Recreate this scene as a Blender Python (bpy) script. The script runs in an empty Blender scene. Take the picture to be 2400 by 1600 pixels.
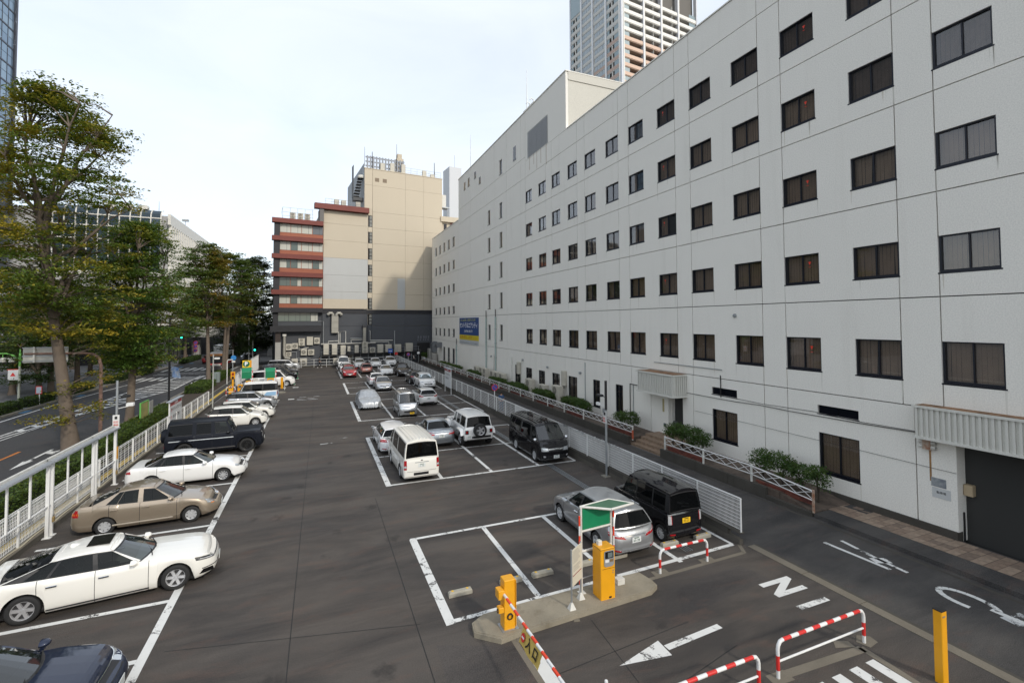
import bpy, math, random
import numpy as np
from mathutils import Matrix, Vector
R_ = math.radians
SC = bpy.context.scene
COL = SC.collection

# ------------------------------------------------------------------ camera
CAM_H = 7.5
YAW, PITCH, ROLL = R_(22.4), R_(1.85), R_(0.28)
_f0 = Vector((math.sin(YAW), math.cos(YAW), 0)); _r0 = Vector((math.cos(YAW), -math.sin(YAW), 0)); _u0 = Vector((0, 0, 1))
_f = _f0*math.cos(PITCH)+_u0*math.sin(PITCH); _u = _u0*math.cos(PITCH)-_f0*math.sin(PITCH)
_r = _r0*math.cos(ROLL)-_u*math.sin(ROLL); _u2 = _u*math.cos(ROLL)+_r0*math.sin(ROLL)
cd = bpy.data.cameras.new('camera'); cam = bpy.data.objects.new('camera', cd); COL.objects.link(cam)
cd.sensor_width = 36; cd.lens = 16.5; cd.shift_y = -82/2400; cd.clip_start = 0.1; cd.clip_end = 3000
cam.matrix_world = Matrix(((_r.x, _u2.x, -_f.x, 0), (_r.y, _u2.y, -_f.y, 0), (_r.z, _u2.z, -_f.z, CAM_H), (0, 0, 0, 1)))
SC.camera = cam

# ------------------------------------------------------------------ sky, sun, exposure
SUN_EL = R_(33)
SUN_AZ = math.atan2(0.355, -0.935)        # clockwise from +Y towards +X: the sun stands behind the camera to the right
w = bpy.data.worlds.new('World'); SC.world = w; w.use_nodes = True
nt = w.node_tree; nt.nodes.clear()
N = nt.nodes.new; Lk = nt.links.new
out = N('ShaderNodeOutputWorld'); bg = N('ShaderNodeBackground'); sky = N('ShaderNodeTexSky')
sky.sky_type = 'NISHITA'; sky.sun_disc = False; sky.sun_elevation = SUN_EL; sky.sun_rotation = SUN_AZ
sky.air_density = 1.0; sky.dust_density = 1.5; sky.ozone_density = 1.5
tc = N('ShaderNodeTexCoord'); mp = N('ShaderNodeMapping'); mp.inputs['Scale'].default_value = (1.2, 1.2, 3.2); mp.inputs['Rotation'].default_value = (0.1, 0.25, 0.6)
no = N('ShaderNodeTexNoise'); no.inputs['Scale'].default_value = 1.6; no.inputs['Detail'].default_value = 7; no.inputs['Roughness'].default_value = 0.55; no.inputs['Distortion'].default_value = 0.6
cr = N('ShaderNodeValToRGB'); cr.color_ramp.elements[0].position = 0.30; cr.color_ramp.elements[0].color = (0.60, 0.60, 0.60, 1); cr.color_ramp.elements[1].position = 0.72; cr.color_ramp.elements[1].color = (0.80, 0.80, 0.80, 1)
mx = N('ShaderNodeMix'); mx.data_type = 'RGBA'
Lk(tc.outputs['Generated'], mp.inputs['Vector']); Lk(mp.outputs[0], no.inputs['Vector']); Lk(no.outputs['Fac'], cr.inputs['Fac'])
Lk(cr.outputs['Color'], mx.inputs['Factor']); Lk(sky.outputs['Color'], mx.inputs['A']); mx.inputs['B'].default_value = (5.55, 5.85, 6.2, 1)   # thin high cloud veil
Lk(mx.outputs['Result'], bg.inputs['Color']); bg.inputs['Strength'].default_value = 0.137; Lk(bg.outputs[0], out.inputs['Surface'])
sd = bpy.data.lights.new('sun', 'SUN'); sun = bpy.data.objects.new('sun', sd); COL.objects.link(sun)
sd.energy = 1.3; sd.angle = R_(3.5); sd.color = (1.0, 0.93, 0.82)
_sv = Vector((math.sin(SUN_AZ)*math.cos(SUN_EL), math.cos(SUN_AZ)*math.cos(SUN_EL), math.sin(SUN_EL)))
sun.rotation_euler = _sv.to_track_quat('Z', 'Y').to_euler(); sun.location = (30, -60, 60)
SC.view_settings.view_transform = 'Standard'; SC.view_settings.look = 'None'; SC.view_settings.gamma = 1; SC.view_settings.exposure = 0.6
SC.cycles.max_bounces = 6; SC.cycles.diffuse_bounces = 3; SC.cycles.glossy_bounces = 3; SC.cycles.transparent_max_bounces = 10; SC.cycles.transmission_bounces = 3
SC.cycles.caustics_reflective = False; SC.cycles.caustics_refractive = False
try: SC.cycles.use_denoising = True
except Exception: pass

# ------------------------------------------------------------------ helpers
rnd = random.Random(7)
def wmat(o):
    m = o.matrix_basis.copy()
    return wmat(o.parent) @ o.matrix_parent_inverse @ m if o.parent else m
def link(o, parent=None, local=False):
    COL.objects.link(o)
    if parent:
        o.parent = parent
        if not local: o.matrix_parent_inverse = wmat(parent).inverted()
    return o
def empty(name, loc=(0, 0, 0), rz=0):
    o = bpy.data.objects.new(name, None); o.location = loc; o.rotation_euler = (0, 0, rz); o.empty_display_size = .2
    COL.objects.link(o); return o
def tag(o, label=None, cat=None, group=None, kind=None):
    if label: o['label'] = label
    if cat: o['category'] = cat
    if group: o['group'] = group
    if kind: o['kind'] = kind
    return o
class MB:
    """collects faces; build() links them as one mesh object"""
    def __init__(s): s.v = []; s.f = []; s.m = []
    def add(s, vs, fs, mi=0):
        b = len(s.v); s.v += [tuple(p) for p in vs]; s.f += [tuple(b+i for i in f) for f in fs]; s.m += [mi]*len(fs); return s
    def quad(s, a, b, c, d, mi=0): return s.add([a, b, c, d], [(0, 1, 2, 3)], mi)
    def box(s, x0, y0, z0, x1, y1, z1, mi=0):
        return s.add([(x0, y0, z0), (x1, y0, z0), (x1, y1, z0), (x0, y1, z0), (x0, y0, z1), (x1, y0, z1), (x1, y1, z1), (x0, y1, z1)],
                     [(0, 3, 2, 1), (4, 5, 6, 7), (0, 1, 5, 4), (1, 2, 6, 5), (2, 3, 7, 6), (3, 0, 4, 7)], mi)
    def bbox(s, x0, y0, z0, x1, y1, z1, b=.02, mi=0):
        """box with chamfered vertical and top edges"""
        pl = [(x0+b, y0), (x1-b, y0), (x1, y0+b), (x1, y1-b), (x1-b, y1), (x0+b, y1), (x0, y1-b), (x0, y0+b)]
        pt = [(x0+b*2, y0+b), (x1-b*2, y0+b), (x1-b, y0+b*2), (x1-b, y1-b*2), (x1-b*2, y1-b), (x0+b*2, y1-b), (x0+b, y1-b*2), (x0+b, y0+b*2)]
        vs = [(x, y, z0) for x, y in pl]+[(x, y, z1-b) for x, y in pl]+[(x, y, z1) for x, y in pt]
        fs = [tuple(range(7, -1, -1))]+[(i, (i+1) % 8, 8+(i+1) % 8, 8+i) for i in range(8)]+[(8+i, 8+(i+1) % 8, 16+(i+1) % 8, 16+i) for i in range(8)]+[tuple(range(16, 24))]
        return s.add(vs, fs, mi)
    def prism(s, poly, z0, z1, mi=0):
        n = len(poly)
        return s.add([(x, y, z0) for x, y in poly]+[(x, y, z1) for x, y in poly], [tuple(range(n-1, -1, -1)), tuple(range(n, 2*n))]+[(i, (i+1) % n, n+(i+1) % n, n+i) for i in range(n)], mi)
    def sheet(s, poly, z, mi=0): return s.add([(x, y, z) for x, y in poly], [tuple(range(len(poly)))], mi)
    def tube(s, pts, r, n=8, cap=True, mi=0):
        pts = [Vector(p) for p in pts]; k = len(pts); rr = r if isinstance(r, (list, tuple)) else [r]*k
        vs = []; fs = []; prev = None
        for i, p in enumerate(pts):
            t = (pts[min(i+1, k-1)]-pts[max(i-1, 0)]).normalized()
            a = Vector((0, 0, 1)) if abs(t.z) < .9 else Vector((1, 0, 0))
            if prev is not None: a = prev
            u = (a-t*a.dot(t)); u = u.normalized() if u.length > 1e-6 else t.orthogonal().normalized(); v = t.cross(u); prev = u
            for j in range(n):
                an = 2*math.pi*j/n; vs.append(p+(u*math.cos(an)+v*math.sin(an))*rr[i])
        for i in range(k-1):
            for j in range(n):
                j2 = (j+1) % n; fs.append((i*n+j, i*n+j2, (i+1)*n+j2, (i+1)*n+j))
        if cap: fs += [tuple(range(n-1, -1, -1)), tuple(range((k-1)*n, k*n))]
        return s.add(vs, fs, mi)
    def lathe(s, prof, c=(0, 0, 0), axis='z', n=24, mi=0):
        vs = []; fs = []; k = len(prof)
        for r, h in prof:
            for j in range(n):
                a = 2*math.pi*j/n; x, y = r*math.cos(a), r*math.sin(a)
                p = (x, y, h) if axis == 'z' else ((x, h, y) if axis == 'y' else (h, x, y))
                vs.append((p[0]+c[0], p[1]+c[1], p[2]+c[2]))
        for i in range(k-1):
            for j in range(n):
                j2 = (j+1) % n; f = (i*n+j, i*n+j2, (i+1)*n+j2, (i+1)*n+j); fs.append(f if axis != 'y' else f[::-1])
        return s.add(vs, fs, mi)
    def mesh(s, name, mats, smooth=False, ang=40):
        me = bpy.data.meshes.new(name); me.from_pydata(s.v, [], s.f)
        mats = mats if isinstance(mats, (list, tuple)) else [mats]
        for m in mats: me.materials.append(m)
        if len(mats) > 1: me.polygons.foreach_set('material_index', s.m)
        if smooth:
            me.polygons.foreach_set('use_smooth', [True]*len(me.polygons))
            me.set_sharp_from_angle(angle=R_(ang))
        me.update(); return me
    def build(s, name, mats, parent=None, local=False, smooth=False, ang=40):
        o = bpy.data.objects.new(name, s.mesh(name, mats, smooth, ang)); return link(o, parent, local)
def inst(name, me, loc=(0, 0, 0), rot=(0, 0, 0), parent=None, local=False, scale=None):
    o = bpy.data.objects.new(name, me); o.location = loc; o.rotation_euler = rot
    if scale: o.scale = scale
    return link(o, parent, local)
def copy_tree(o, parent=None):
    c = o.copy(); COL.objects.link(c)
    if parent: c.parent = parent
    for ch in list(o.children): copy_tree(ch, c)
    return c
_TMP = bpy.data.scenes.new('scratch')
def to_mesh(o, name):
    # turns a text or modifier object into a plain mesh, in a scratch scene so that the big scene is not re-evaluated
    _TMP.collection.objects.link(o); vl = _TMP.view_layers[0]; vl.update(); me = bpy.data.meshes.new_from_object(o.evaluated_get(vl.depsgraph)); me.name = name; _TMP.collection.objects.unlink(o); return me
def text(name, body, size, loc, rot, mat, parent=None, local=False, align='CENTER', ext=.002, sx=1.0, bold=0.0):
    """lettering turned into a plain mesh"""
    cu = bpy.data.curves.new('type', 'FONT'); cu.body = body; cu.size = size; cu.align_x = align; cu.align_y = 'CENTER'; cu.extrude = ext; cu.offset = bold; cu.resolution_u = 2
    t = bpy.data.objects.new('type', cu)
    me = to_mesh(t, name); me.materials.clear(); me.materials.append(mat)
    bpy.data.objects.remove(t); bpy.data.curves.remove(cu)
    o = bpy.data.objects.new(name, me); o.location = loc; o.rotation_euler = rot; o.scale = (sx, 1, 1); return link(o, parent, local)

# ------------------------------------------------------------------ materials
MATS = {}
def mat(name, col, rough=.6, metal=0., spec=.5, coat=0., var=0., vscale=3., bump=0., bscale=30., col2=None, streak=0., emit=None):
    if name in MATS: return MATS[name]
    m = bpy.data.materials.new(name); m.use_nodes = True; t = m.node_tree; b = t.nodes['Principled BSDF']
    b.inputs['Base Color'].default_value = (*col, 1); b.inputs['Roughness'].default_value = rough; b.inputs['Metallic'].default_value = metal
    b.inputs['Specular IOR Level'].default_value = spec
    if coat: b.inputs['Coat Weight'].default_value = coat; b.inputs['Coat Roughness'].default_value = .04
    if emit: b.inputs['Emission Color'].default_value = (*emit[0], 1); b.inputs['Emission Strength'].default_value = emit[1]
    if var or bump or col2:
        tc = t.nodes.new('ShaderNodeTexCoord')
        def noise(sc, det=4, vec=None):
            n = t.nodes.new('ShaderNodeTexNoise'); n.inputs['Scale'].default_value = sc; n.inputs['Detail'].default_value = det; n.inputs['Roughness'].default_value = .6
            if streak:
                mp = t.nodes.new('ShaderNodeMapping'); mp.inputs['Scale'].default_value = (1, 1, 1/streak); t.links.new(tc.outputs['Object'], mp.inputs['Vector']); t.links.new(mp.outputs[0], n.inputs['Vector'])
            else: t.links.new(tc.outputs['Object'], n.inputs['Vector'])
            return n
        if var or col2:
            n = noise(vscale); mxn = t.nodes.new('ShaderNodeMix'); mxn.data_type = 'RGBA'
            mrn = t.nodes.new('ShaderNodeMapRange'); mrn.inputs['From Min'].default_value = .3; mrn.inputs['From Max'].default_value = .7
            t.links.new(n.outputs['Fac'], mrn.inputs['Value']); t.links.new(mrn.outputs[0], mxn.inputs['Factor'])
            a = tuple(max(0, c*(1-var)) for c in col); bb = col2 if col2 else tuple(min(1, c*(1+var)) for c in col)
            mxn.inputs['A'].default_value = (*a, 1); mxn.inputs['B'].default_value = (*bb, 1); t.links.new(mxn.outputs['Result'], b.inputs['Base Color'])
        if bump:
            streak = 0
            n2 = noise(bscale, 5); bn = t.nodes.new('ShaderNodeBump'); bn.inputs['Strength'].default_value = bump; bn.inputs['Distance'].default_value = .02
            t.links.new(n2.outputs['Fac'], bn.inputs['Height']); t.links.new(bn.outputs[0], b.inputs['Normal'])
    MATS[name] = m; return m
def nodes(name):
    m = bpy.data.materials.new(name); m.use_nodes = True; MATS[name] = m; return m, m.node_tree, m.node_tree.nodes['Principled BSDF']
def nz(t, vec, sc, det=4, rough=.6, dist=0):
    n = t.nodes.new('ShaderNodeTexNoise'); n.inputs['Scale'].default_value = sc; n.inputs['Detail'].default_value = det; n.inputs['Roughness'].default_value = rough; n.inputs['Distortion'].default_value = dist
    if vec: t.links.new(vec, n.inputs['Vector'])
    return n.outputs['Fac']
def ramp(t, fac, stops):
    r = t.nodes.new('ShaderNodeValToRGB'); el = r.color_ramp.elements
    while len(el) < len(stops): el.new(.5)
    for e, (p, c) in zip(el, stops): e.position = p; e.color = (*c, 1) if len(c) == 3 else c
    t.links.new(fac, r.inputs['Fac']); return r.outputs['Color']
def mixc(t, fac, a, b, mode='MIX'):
    m = t.nodes.new('ShaderNodeMix'); m.data_type = 'RGBA'; m.blend_type = mode
    for k, v in (('Factor', fac), ('A', a), ('B', b)):
        if isinstance(v, (int, float)): m.inputs[k].default_value = v
        elif isinstance(v, tuple): m.inputs[k].default_value = (*v, 1)
        else: t.links.new(v, m.inputs[k])
    return m.outputs['Result']
def mapping(t, vec, sc=(1, 1, 1), rot=(0, 0, 0)):
    mp = t.nodes.new('ShaderNodeMapping'); mp.inputs['Scale'].default_value = sc; mp.inputs['Rotation'].default_value = rot; t.links.new(vec, mp.inputs['Vector']); return mp.outputs[0]
def bump(t, b, h, strength=.3, dist=.01):
    n = t.nodes.new('ShaderNodeBump'); n.inputs['Strength'].default_value = strength; n.inputs['Distance'].default_value = dist
    t.links.new(h, n.inputs['Height']); t.links.new(n.outputs[0], b.inputs['Normal'])

def asphalt(name, base, warm, rough=.85, speck=.16, streaks=True):
    m, t, b = nodes(name); o = t.nodes.new('ShaderNodeTexCoord').outputs['Object']
    big = nz(t, o, .22, 6, .62, .4); c = mixc(t, ramp(t, big, [(.35, (0, 0, 0)), (.68, (1, 1, 1))]), base, warm)
    patch = nz(t, mapping(t, o, (.18, .75, 1)), 1.0, 5, .65, .5)
    if streaks: c = mixc(t, 1.0, c, ramp(t, patch, [(.36, (.62, .62, .64)), (.62, (1.16, 1.13, 1.1))]), 'MULTIPLY')  # bands along X: stripes of reflected light put into the colour, with tyre streaks
    rust = nz(t, mapping(t, o, (.5, 1.4, 1)), 1.1, 6, .7, .3); c = mixc(t, ramp(t, rust, [(.54, (0, 0, 0)), (.74, (.55, .55, .55))]), c, (base[0]*1.7, base[1]*1.15, base[2]*.95))
    fine = nz(t, o, 55, 3, .75); c = mixc(t, 1.0, c, ramp(t, fine, [(.32, (.5, .5, .5)), (.5, (1, 1, 1)), (.7, (1.75, 1.75, 1.72))]), 'MULTIPLY')
    vo = t.nodes.new('ShaderNodeTexVoronoi'); vo.inputs['Scale'].default_value = 24; t.links.new(o, vo.inputs['Vector'])
    c = mixc(t, ramp(t, vo.outputs['Distance'], [(.04, (.75, .75, .75)), (.11, (0, 0, 0))]), c, (speck, speck*.97, speck*.92))
    if streaks:      # oil drips and dark smears
        v2 = t.nodes.new('ShaderNodeTexVoronoi'); v2.inputs['Scale'].default_value = .55; t.links.new(o, v2.inputs['Vector']); sp_ = nz(t, o, 3.5, 5, .7)
        ad = t.nodes.new('ShaderNodeMath'); ad.operation = 'MULTIPLY_ADD'; t.links.new(sp_, ad.inputs[0]); ad.inputs[1].default_value = .5; t.links.new(v2.outputs['Distance'], ad.inputs[2])
        c = mixc(t, ramp(t, ad.outputs[0], [(.30, (.6, .6, .6)), (.42, (0, 0, 0))]), c, (.022, .020, .019))
    t.links.new(c, b.inputs['Base Color']); b.inputs['Roughness'].default_value = rough; b.inputs['Specular IOR Level'].default_value = .35
    bump(t, b, fine, .6, .008); return m
def worn_paint(name, col, under=(.05, .048, .046), wear=.56):
    m, t, b = nodes(name); o = t.nodes.new('ShaderNodeTexCoord').outputs['Object']
    a = nz(t, o, 1.6, 6, .75, .8); f = nz(t, o, 26, 5, .8)
    mul = t.nodes.new('ShaderNodeMath'); mul.operation = 'MULTIPLY_ADD'; t.links.new(f, mul.inputs[0]); mul.inputs[1].default_value = .38; t.links.new(a, mul.inputs[2])
    k = ramp(t, mul.outputs[0], [(wear+.19, (0, 0, 0)), (wear+.24, (1, 1, 1))])
    c = mixc(t, k, mixc(t, nz(t, o, 5, 4), tuple(x*.86 for x in col), col), under)
    t.links.new(c, b.inputs['Base Color']); b.inputs['Roughness'].default_value = .7; bump(t, b, f, .15, .004); return m
def glass(name, tint, trans=.5, rough=.02, refl=.07, spec_col=(1, 1, 1)):
    m = bpy.data.materials.new(name); m.use_nodes = True; t = m.node_tree; t.nodes.clear()
    o = t.nodes.new('ShaderNodeOutputMaterial'); g = t.nodes.new('ShaderNodeBsdfGlossy'); g.inputs['Roughness'].default_value = rough; g.inputs['Color'].default_value = (*spec_col, 1)
    tr = t.nodes.new('ShaderNodeBsdfTransparent'); tr.inputs['Color'].default_value = (*[min(1, c) for c in tint], 1)
    df = t.nodes.new('ShaderNodeBsdfDiffuse'); df.inputs['Color'].default_value = (*[c*.05 for c in tint], 1)
    m1 = t.nodes.new('ShaderNodeMixShader'); m1.inputs[0].default_value = 1-trans; t.links.new(tr.outputs[0], m1.inputs[1]); t.links.new(df.outputs[0], m1.inputs[2])
    ge = t.nodes.new('ShaderNodeNewGeometry'); vm = t.nodes.new('ShaderNodeVectorMath'); vm.operation = 'DOT_PRODUCT'; t.links.new(ge.outputs['Normal'], vm.inputs[0]); t.links.new(ge.outputs['Incoming'], vm.inputs[1])
    def mth(op, a, b=None):
        n = t.nodes.new('ShaderNodeMath'); n.operation = op; n.use_clamp = op == 'SUBTRACT'
        for i, v in enumerate((a, b)):
            if v is None: continue
            if isinstance(v, (int, float)): n.inputs[i].default_value = v
            else: t.links.new(v, n.inputs[i])
        return n.outputs[0]
    fac = mth('ADD', mth('MULTIPLY', mth('POWER', mth('SUBTRACT', 1.0, mth('ABSOLUTE', vm.outputs['Value'])), 4.0), .85), refl)   # Schlick reflectance, the same from both sides
    m2 = t.nodes.new('ShaderNodeMixShader'); t.links.new(fac, m2.inputs[0]); t.links.new(m1.outputs[0], m2.inputs[1]); t.links.new(g.outputs[0], m2.inputs[2])
    t.links.new(m2.outputs[0], o.inputs['Surface']); MATS[name] = m; return m
def leafmat(name, greens, yellow, ymix=(.5, .62), nscale=.35):
    m = bpy.data.materials.new(name); m.use_nodes = True; t = m.node_tree; t.nodes.clear()
    o = t.nodes.new('ShaderNodeOutputMaterial'); geo = t.nodes.new('ShaderNodeNewGeometry'); oc = t.nodes.new('ShaderNodeTexCoord').outputs['Object']
    c = mixc(t, geo.outputs['Random Per Island'], greens[0], greens[1])
    a = nz(t, oc, nscale, 4, .6); mul = t.nodes.new('ShaderNodeMath'); mul.operation = 'MULTIPLY_ADD'; t.links.new(geo.outputs['Random Per Island'], mul.inputs[0]); mul.inputs[1].default_value = .12; t.links.new(a, mul.inputs[2])
    c = mixc(t, ramp(t, mul.outputs[0], [(ymix[0], (0, 0, 0)), (ymix[1], (1, 1, 1))]), c, yellow)
    d = t.nodes.new('ShaderNodeBsdfPrincipled'); d.inputs['Roughness'].default_value = .55; d.inputs['Specular IOR Level'].default_value = .3; t.links.new(c, d.inputs['Base Color'])
    tl = t.nodes.new('ShaderNodeBsdfTranslucent'); t.links.new(mixc(t, .5, c, (.25, .3, .02)), tl.inputs['Color'])
    ms = t.nodes.new('ShaderNodeMixShader'); ms.inputs[0].default_value = .28; t.links.new(d.outputs[0], ms.inputs[1]); t.links.new(tl.outputs[0], ms.inputs[2]); t.links.new(ms.outputs[0], o.inputs['Surface'])
    MATS[name] = m; return m
def concrete(name, col, stain=.5, scale=1., rough=.85, streaks=.0, bumpk=.15):
    m, t, b = nodes(name); o = t.nodes.new('ShaderNodeTexCoord').outputs['Object']
    a = nz(t, o, .8*scale, 6, .65); c = mixc(t, ramp(t, a, [(.3, (0, 0, 0)), (.7, (1, 1, 1))]), tuple(x*(1-stain*.35) for x in col), col)
    f = nz(t, o, 40*scale, 4, .7); c = mixc(t, 1.0, c, ramp(t, f, [(.3, (.86, .86, .86)), (.7, (1.1, 1.1, 1.1))]), 'MULTIPLY')
    if streaks:
        s1 = nz(t, mapping(t, o, (1, 1, .06)), 2.2*scale, 5, .7); c = mixc(t, ramp(t, s1, [(.55, (0, 0, 0)), (.8, (streaks, streaks, streaks))]), c, (col[0]*.42, col[1]*.39, col[2]*.33))
        s2 = nz(t, o, 1.9*scale, 6, .8, .5); c = mixc(t, ramp(t, s2, [(.62, (0, 0, 0)), (.8, (streaks*.6, streaks*.6, streaks*.6))]), c, (col[0]*.5, col[1]*.48, col[2]*.44))
    t.links.new(c, b.inputs['Base Color']); b.inputs['Roughness'].default_value = rough; b.inputs['Specular IOR Level'].default_value = .3
    if bumpk: bump(t, b, f, bumpk, .008)
    return m

ASPH = asphalt('lot_asphalt', (.069, .063, .058), (.083, .072, .062))
ROAD = asphalt('road_asphalt', (.050, .050, .052), (.058, .057, .057), speck=.10, streaks=False)
ALLEY = asphalt('alley_asphalt', (.062, .060, .058), (.072, .069, .066), speck=.13)
WALK = asphalt('pavement_asphalt', (.055, .053, .05), (.065, .062, .058), speck=.12, streaks=False)
PAINT = worn_paint('road_paint', (.74, .74, .71)); PAINT2 = worn_paint('old_paint', (.60, .61, .60), wear=.50)
ORANGE_P = worn_paint('orange_paint', (.62, .20, .03)); BLUE_P = worn_paint('blue_paint', (.05, .19, .36), wear=.55)
YELLOW_P = mat('tactile_yellow', (.50, .34, .06), .8, var=.2)
CONC = concrete('concrete', (.30, .28, .23), .9, streaks=.5)
CONC_D = concrete('dark_concrete', (.085, .078, .066), .9, streaks=.5)
WALLW = concrete('facade_white', (.85, .825, .755), .07, scale=.6, streaks=.12, bumpk=.35)
STRIP = concrete('kerb_strip', (.21, .185, .145), .8)
WHITE = mat('white_metal', (.74, .74, .72), .4, var=.06, vscale=2)
WHITE_D = mat('white_dirty', (.62, .61, .56), .5, var=.12, vscale=4)
STEEL = mat('galvanised', (.36, .38, .39), .45, .6, var=.12)
BLACK = mat('black_trim', (.012, .012, .013), .5)
BLACKG = mat('black_gloss', (.008, .008, .009), .18)
DARKM = mat('dark_metal', (.03, .028, .028), .5, .3)
FRAME = mat('window_frame', (.014, .016, .024), .35, .4)
YEL = mat('machine_orange', (.78, .36, .012), .35, var=.04)
RED = mat('guard_red', (.62, .035, .03), .35, var=.08)
GREEN = mat('canopy_green', (.006, .20, .085), .4, var=.06)
GREEND = mat('canopy_top_green', (.055, .13, .075), .6, var=.15)
RUST = mat('rust', (.20, .07, .03), .8, var=.4, vscale=8)
TYRE = mat('tyre', (.018, .018, .018), .75); RIMS = mat('rim_silver', (.66, .67, .68), .3, .5); RIMD = mat('rim_dark', (.62, .62, .63), .2, .55); RIMB = mat('rim_black', (.02, .02, .02), .3, .3)
CHROME = mat('chrome', (.75, .76, .77), .08, 1.0); PLATE = mat('plate_white', (.72, .74, .72), .4); PLATEY = mat('plate_yellow', (.85, .52, .02), .4); PTXT = mat('plate_green', (.02, .09, .05), .5); PTXK = mat('plate_ink', (.01, .01, .01), .5)
CARGL = glass('car_glass', (.30, .35, .34), .5, refl=.02); CARPV = glass('privacy_glass', (.08, .09, .10), .2, refl=.015); CARWS = glass('windscreen_glass', (.5, .58, .57), .5, refl=.09); WINGL = glass('window_glass', (.86, .86, .86), .92, refl=.06)
HEADL = mat('headlamp', (.55, .58, .60), .12, .55, coat=1); HEADD = mat('headlamp_dark', (.07, .075, .08), .1, .4, coat=1); TAIL = mat('tail_lamp', (.36, .008, .012), .12, coat=1); AMBER = mat('amber_lamp', (.75, .22, .02), .15, coat=1); CLEAR = mat('clear_lamp', (.60, .61, .62), .15, .3, coat=1)
SEAT = mat('seat_fabric', (.05, .05, .052), .9); SEATB = mat('seat_beige', (.28, .25, .19), .9)
# ================================================================== ground, roads, markings
def struct(name, mb, m, parent=None, **k):
    o = mb.build(name, m, parent, **k)
    if not parent: o['kind'] = 'structure'
    return o
GROUNDM = mat('city_ground', (.12, .115, .11), .9, var=.25, vscale=.05)
struct('ground', MB().sheet([(-1500, -400), (1500, -400), (1500, 2200), (-1500, 2200)], -.012), GROUNDM)
lot = struct('parking_lot', MB().sheet([(-8.9, -3), (13.25, -3), (13.25, 88), (-8.9, 88)], .0), ASPH)
ZL = .006
def line(p, q, wd, parent, m=PAINT, z=ZL, name='painted_line'):
    p = Vector((*p, 0)); q = Vector((*q, 0)); d = (q-p).normalized(); s = Vector((-d.y, d.x, 0))*wd/2
    k = max(1, int((q-p).length/1.2)); mb = MB()
    for i in range(k):
        a = p+(q-p)*(i/k); b = p+(q-p)*((i+1)/k)
        mb.quad(*[(v.x, v.y, z) for v in (a-s, b-s, b+s, a+s)])
    return mb.build(name, m, parent)
def poly(pts, parent, m=PAINT, z=ZL, name='painted_shape'): return MB().sheet(pts, z).build(name, m, parent)
# left row of stalls
line((-3.59, 4), (-3.59, 50.5), .2, lot)
for y in (10.55, 13.05, 15.5, 18.05, 20.62, 23.1, 25.6, 28.1, 30.6, 33.1, 35.6, 38.1, 40.6, 43.1, 45.6): line((-8.6, y-.03), (-3.69, y), .15, lot, z=ZL+.003)
for x0 in (-4.0, -2.7): line((x0, 51.1), (x0+.55, 51.1), .5, lot)
for x0 in (-4.0, -2.7): line((x0, 60.2), (x0+.6, 60.2), .55, lot)
# the middle rows: (front y, middle y, back y, left x, divider xs, right x)
def row(y0, ym, y1, xl, xd, xr, sk=0.0):
    line((xl, y0-.1), (xl-.03, y1), .24, lot)
    line((xl-.12, y0), (xr, y0+sk), .15, lot, z=ZL+.003)
    if ym: line((xl+.12, ym), (xr, ym), .12, lot, z=ZL+.003)
    line((xl-.12, y1), (xr, y1), .14, lot, z=ZL+.003)
    for x in xd: line((x, y0+.07), (x, y1-.07), .16, lot, z=ZL)
    if xr > 12: line((xr, y0+sk), (xr, y1), .12, lot, z=ZL)
row(11.68, None, 16.55, 3.1, (5.62, 8.05, 10.5), 12.9, .3)
row(22.35, 27.2, 32.06, 3.03, (5.54, 8.09, 10.68), 12.85)
row(37.65, 42.45, 47.2, 2.95, (5.45, 8.0, 10.55), 12.9)
row(52.3, 56.9, 61.7, 2.95, (5.45, 8.0, 10.55), 12.9)
row(67.1, 72.0, 77.0, 2.92, (5.45, 8.0, 10.5), 12.8)
line((2.9, 80.5), (2.9, 85), .16, lot)
# old erased marks and seams in the asphalt
SEAM = mat('asphalt_seam', (.018, .018, .018), .8)
for p, q in (((-.6, 6), (-.35, 50)), ((2.3, 5), (2.3, 21)), ((-3.2, 13.2), (2.4, 11.9)), ((4.7, 7.4), (4.75, 10.3)), ((6.1, 7.0), (6.4, 10.4)), ((4.7, 9.1), (8.6, 9.4)), ((5.6, 7.6), (9.0, 8.3))):
    line(p, q, .02, lot, SEAM, ZL-.002, 'asphalt_seam')
for x, y, l, wd in ((-1.9, 50.2, 1.9, .18), (-1.9, 51.0, 1.6, .12), (-1.75, 52, 1.9, .16), (.15, 31.5, .7, .12), (1.3, 32.6, .5, .1)): line((x, y), (x+l, y+.1), wd, lot, PAINT2, ZL, 'worn_marking')
PATCHM = asphalt('asphalt_patch', (.064, .059, .056), (.074, .066, .06), speck=.14)
poly([(8.6, 9.6), (12.2, 10.0), (12.0, 10.9), (9.4, 10.7)], lot, PATCHM, .003, 'asphalt_patch'); poly([(2.4, 7.2), (4.6, 7.4), (4.4, 10.2), (2.6, 11.0)], lot, PATCHM, .003, 'asphalt_patch')
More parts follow.
